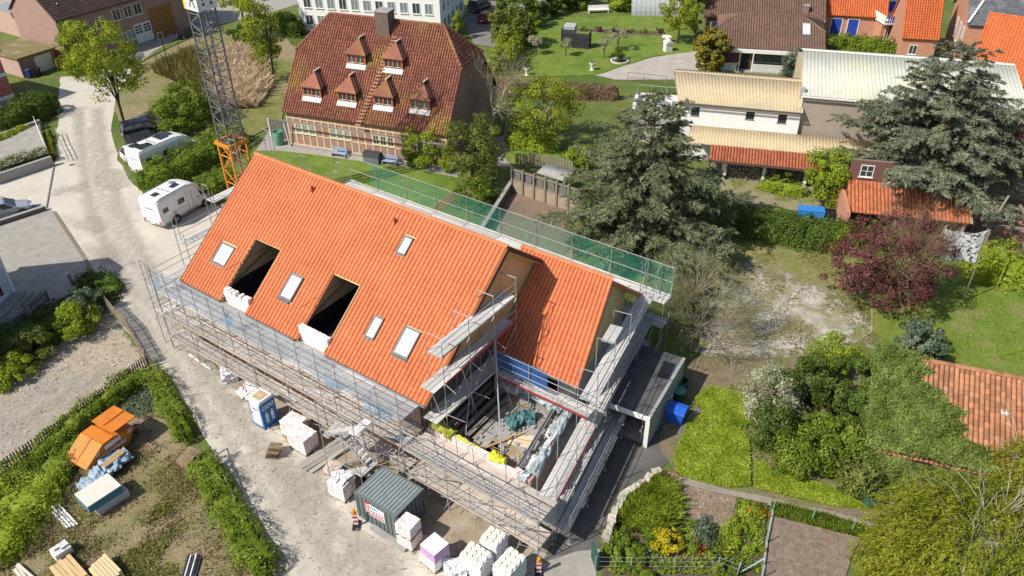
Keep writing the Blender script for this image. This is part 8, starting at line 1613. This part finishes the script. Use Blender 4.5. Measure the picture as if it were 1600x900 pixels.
o = thing('bollard', 'short grey bollard at the corner of the forecourt', 'bollard', tuple(G(113, 445)), 0); MB().lathe([(.13, 0), (.13, 1.0), (.15, 1.0), (.15, 1.08), (.05, 1.14)], 12).build('post', M_SLATEG, o); MB().lathe([(.2, 0), (.2, .03)], 12).build('foot', M_CONC, o)
for a, b, w_, m, lb in (((84, 332), (150, 432), .22, M_WOODR, 'timber threshold strip across the forecourt entrance'), ((84, 260), (72, 326), .1, M_CONC, 'narrow drain channel across the road edge')):
    o = thing('threshold', lb, 'kerb', tuple(G(*a)), 0); d = G(*b)-G(*a); baro(o, 'strip', (0, 0, .05), (d[0], d[1], .05), w_, .1, m); nn = np.array([-d[1], d[0], 0])/np.linalg.norm(d)*(w_*.7); baro(o, 'edge', tuple(nn+[0, 0, .03]), (d[0]+nn[0], d[1]+nn[1], .03), .06, .06, M_STEEL)
o = thing('forecourt_wall', 'low stone wall carrying the silver car forecourt', 'wall', tuple(G(0, 362)), 0); d = G(72, 328)-G(0, 362); baro(o, 'wall', (-3, -1, .2), (d[0], d[1], .2), .3, .4, M_RUBBLE); baro(o, 'coping', (-3, -1, .43), (d[0], d[1], .43), .36, .06, M_CONC)
for px, lb in (((112, 258), 'black litter scrap on the road by the barrier'),): o = thing('litter', lb, 'litter', tuple(G(*px)), .4); MB().box(-.2, .2, -.1, .1, 0, .06).build('scrap', M_BLACK, o); MB().box(.05, .3, .1, .2, 0, .03).build('paper', M_WPL, o)
o = thing('manhole_cover', 'square manhole cover in the gravel yard', 'manhole', tuple(G(80, 613)+[0, 0, .045]), .6); MB().box(-.4, .4, -.3, .3, 0, .02).build('frame', M_CONC, o); MB().box(-.33, .33, -.23, .23, .0205, .03).build('lid', mat('iron', (.12, .11, .1), (.09, .085, .08)), o)
for px, lb in (((202, 412), 'round manhole cover in the shaded road'), ((180, 438), 'small drain grate by the forecourt corner')): o = thing('manhole_cover', lb, 'manhole', tuple(G(*px)+[0, 0, .03]), 0); MB().lathe([(.4, 0), (.4, .02)], 16).build('frame', M_CONC, o); MB().lathe([(.32, .021), (.32, .03)], 16).build('lid', mat('iron', (.12, .11, .1)), o)
# street post, notice and person-blue sign
o = thing('street_post', 'thin dark post on the bank below the guard rail', 'post', tuple(G(270, 128)), 0); tubeo(o, 'post', (0, 0, 0), (0, 0, 5), .06, M_BLACK); MB().lathe([(.12, 0), (.12, .2), (.07, .25)], 8).build('foot', M_CONC, o)
o = thing('notice_board', 'small white board lying at the street edge', 'sign', tuple(G(222, 92)), .5); MB().box(-.4, .4, -.03, .03, .1, .9).build('board', M_WFR, o); tubeo(o, 'leg', (0, .05, 0), (0, .05, .5), .04, M_STEEL)
o = thing('utility_box', 'blue utility box on the street behind the mast', 'box', tuple(G(330, 50)), .5); MB().box(-.35, .35, -.3, .3, 0, 1.3).build('body', mat('util_blue', (.05, .12, .4), (.04, .1, .35)), o); MB().box(-.4, .4, -.35, .35, 1.3, 1.36).build('cap', M_SLATEG, o)
o = thing('wire', 'long pale washing line over the meadow edge', 'wire', tuple(G(1362, 520)), 0); d = G(1362, 410)-G(1362, 520); tubeo(o, 'line', (0, 0, .12), (d[0], d[1], .12), .035, M_DRYL if 'M_DRYL' in globals() else mat('dry_line', (.5, .42, .28), (.42, .35, .23))); d2 = G(1300, 560)-G(1362, 520); tubeo(o, 'line', (0, 0, .12), (d2[0], d2[1], .12), .03, mat('dry_line', (.5, .42, .28)))
o = thing('stone_slab', 'grey stone slab lying at the bend of the line on the meadow', 'slab', tuple(G(1366, 543)), -.5); MB().box(-.55, .55, -.12, .12, 0, .1).build('slab', M_CONC, o); MB().box(-.5, .5, -.1, .1, .1005, .11).build('moss', M_MOSS, o)
S.render.resolution_x, S.render.resolution_y = 1024, 576
S.cycles.max_bounces = 6; S.cycles.diffuse_bounces = 3; S.cycles.transparent_max_bounces = 12
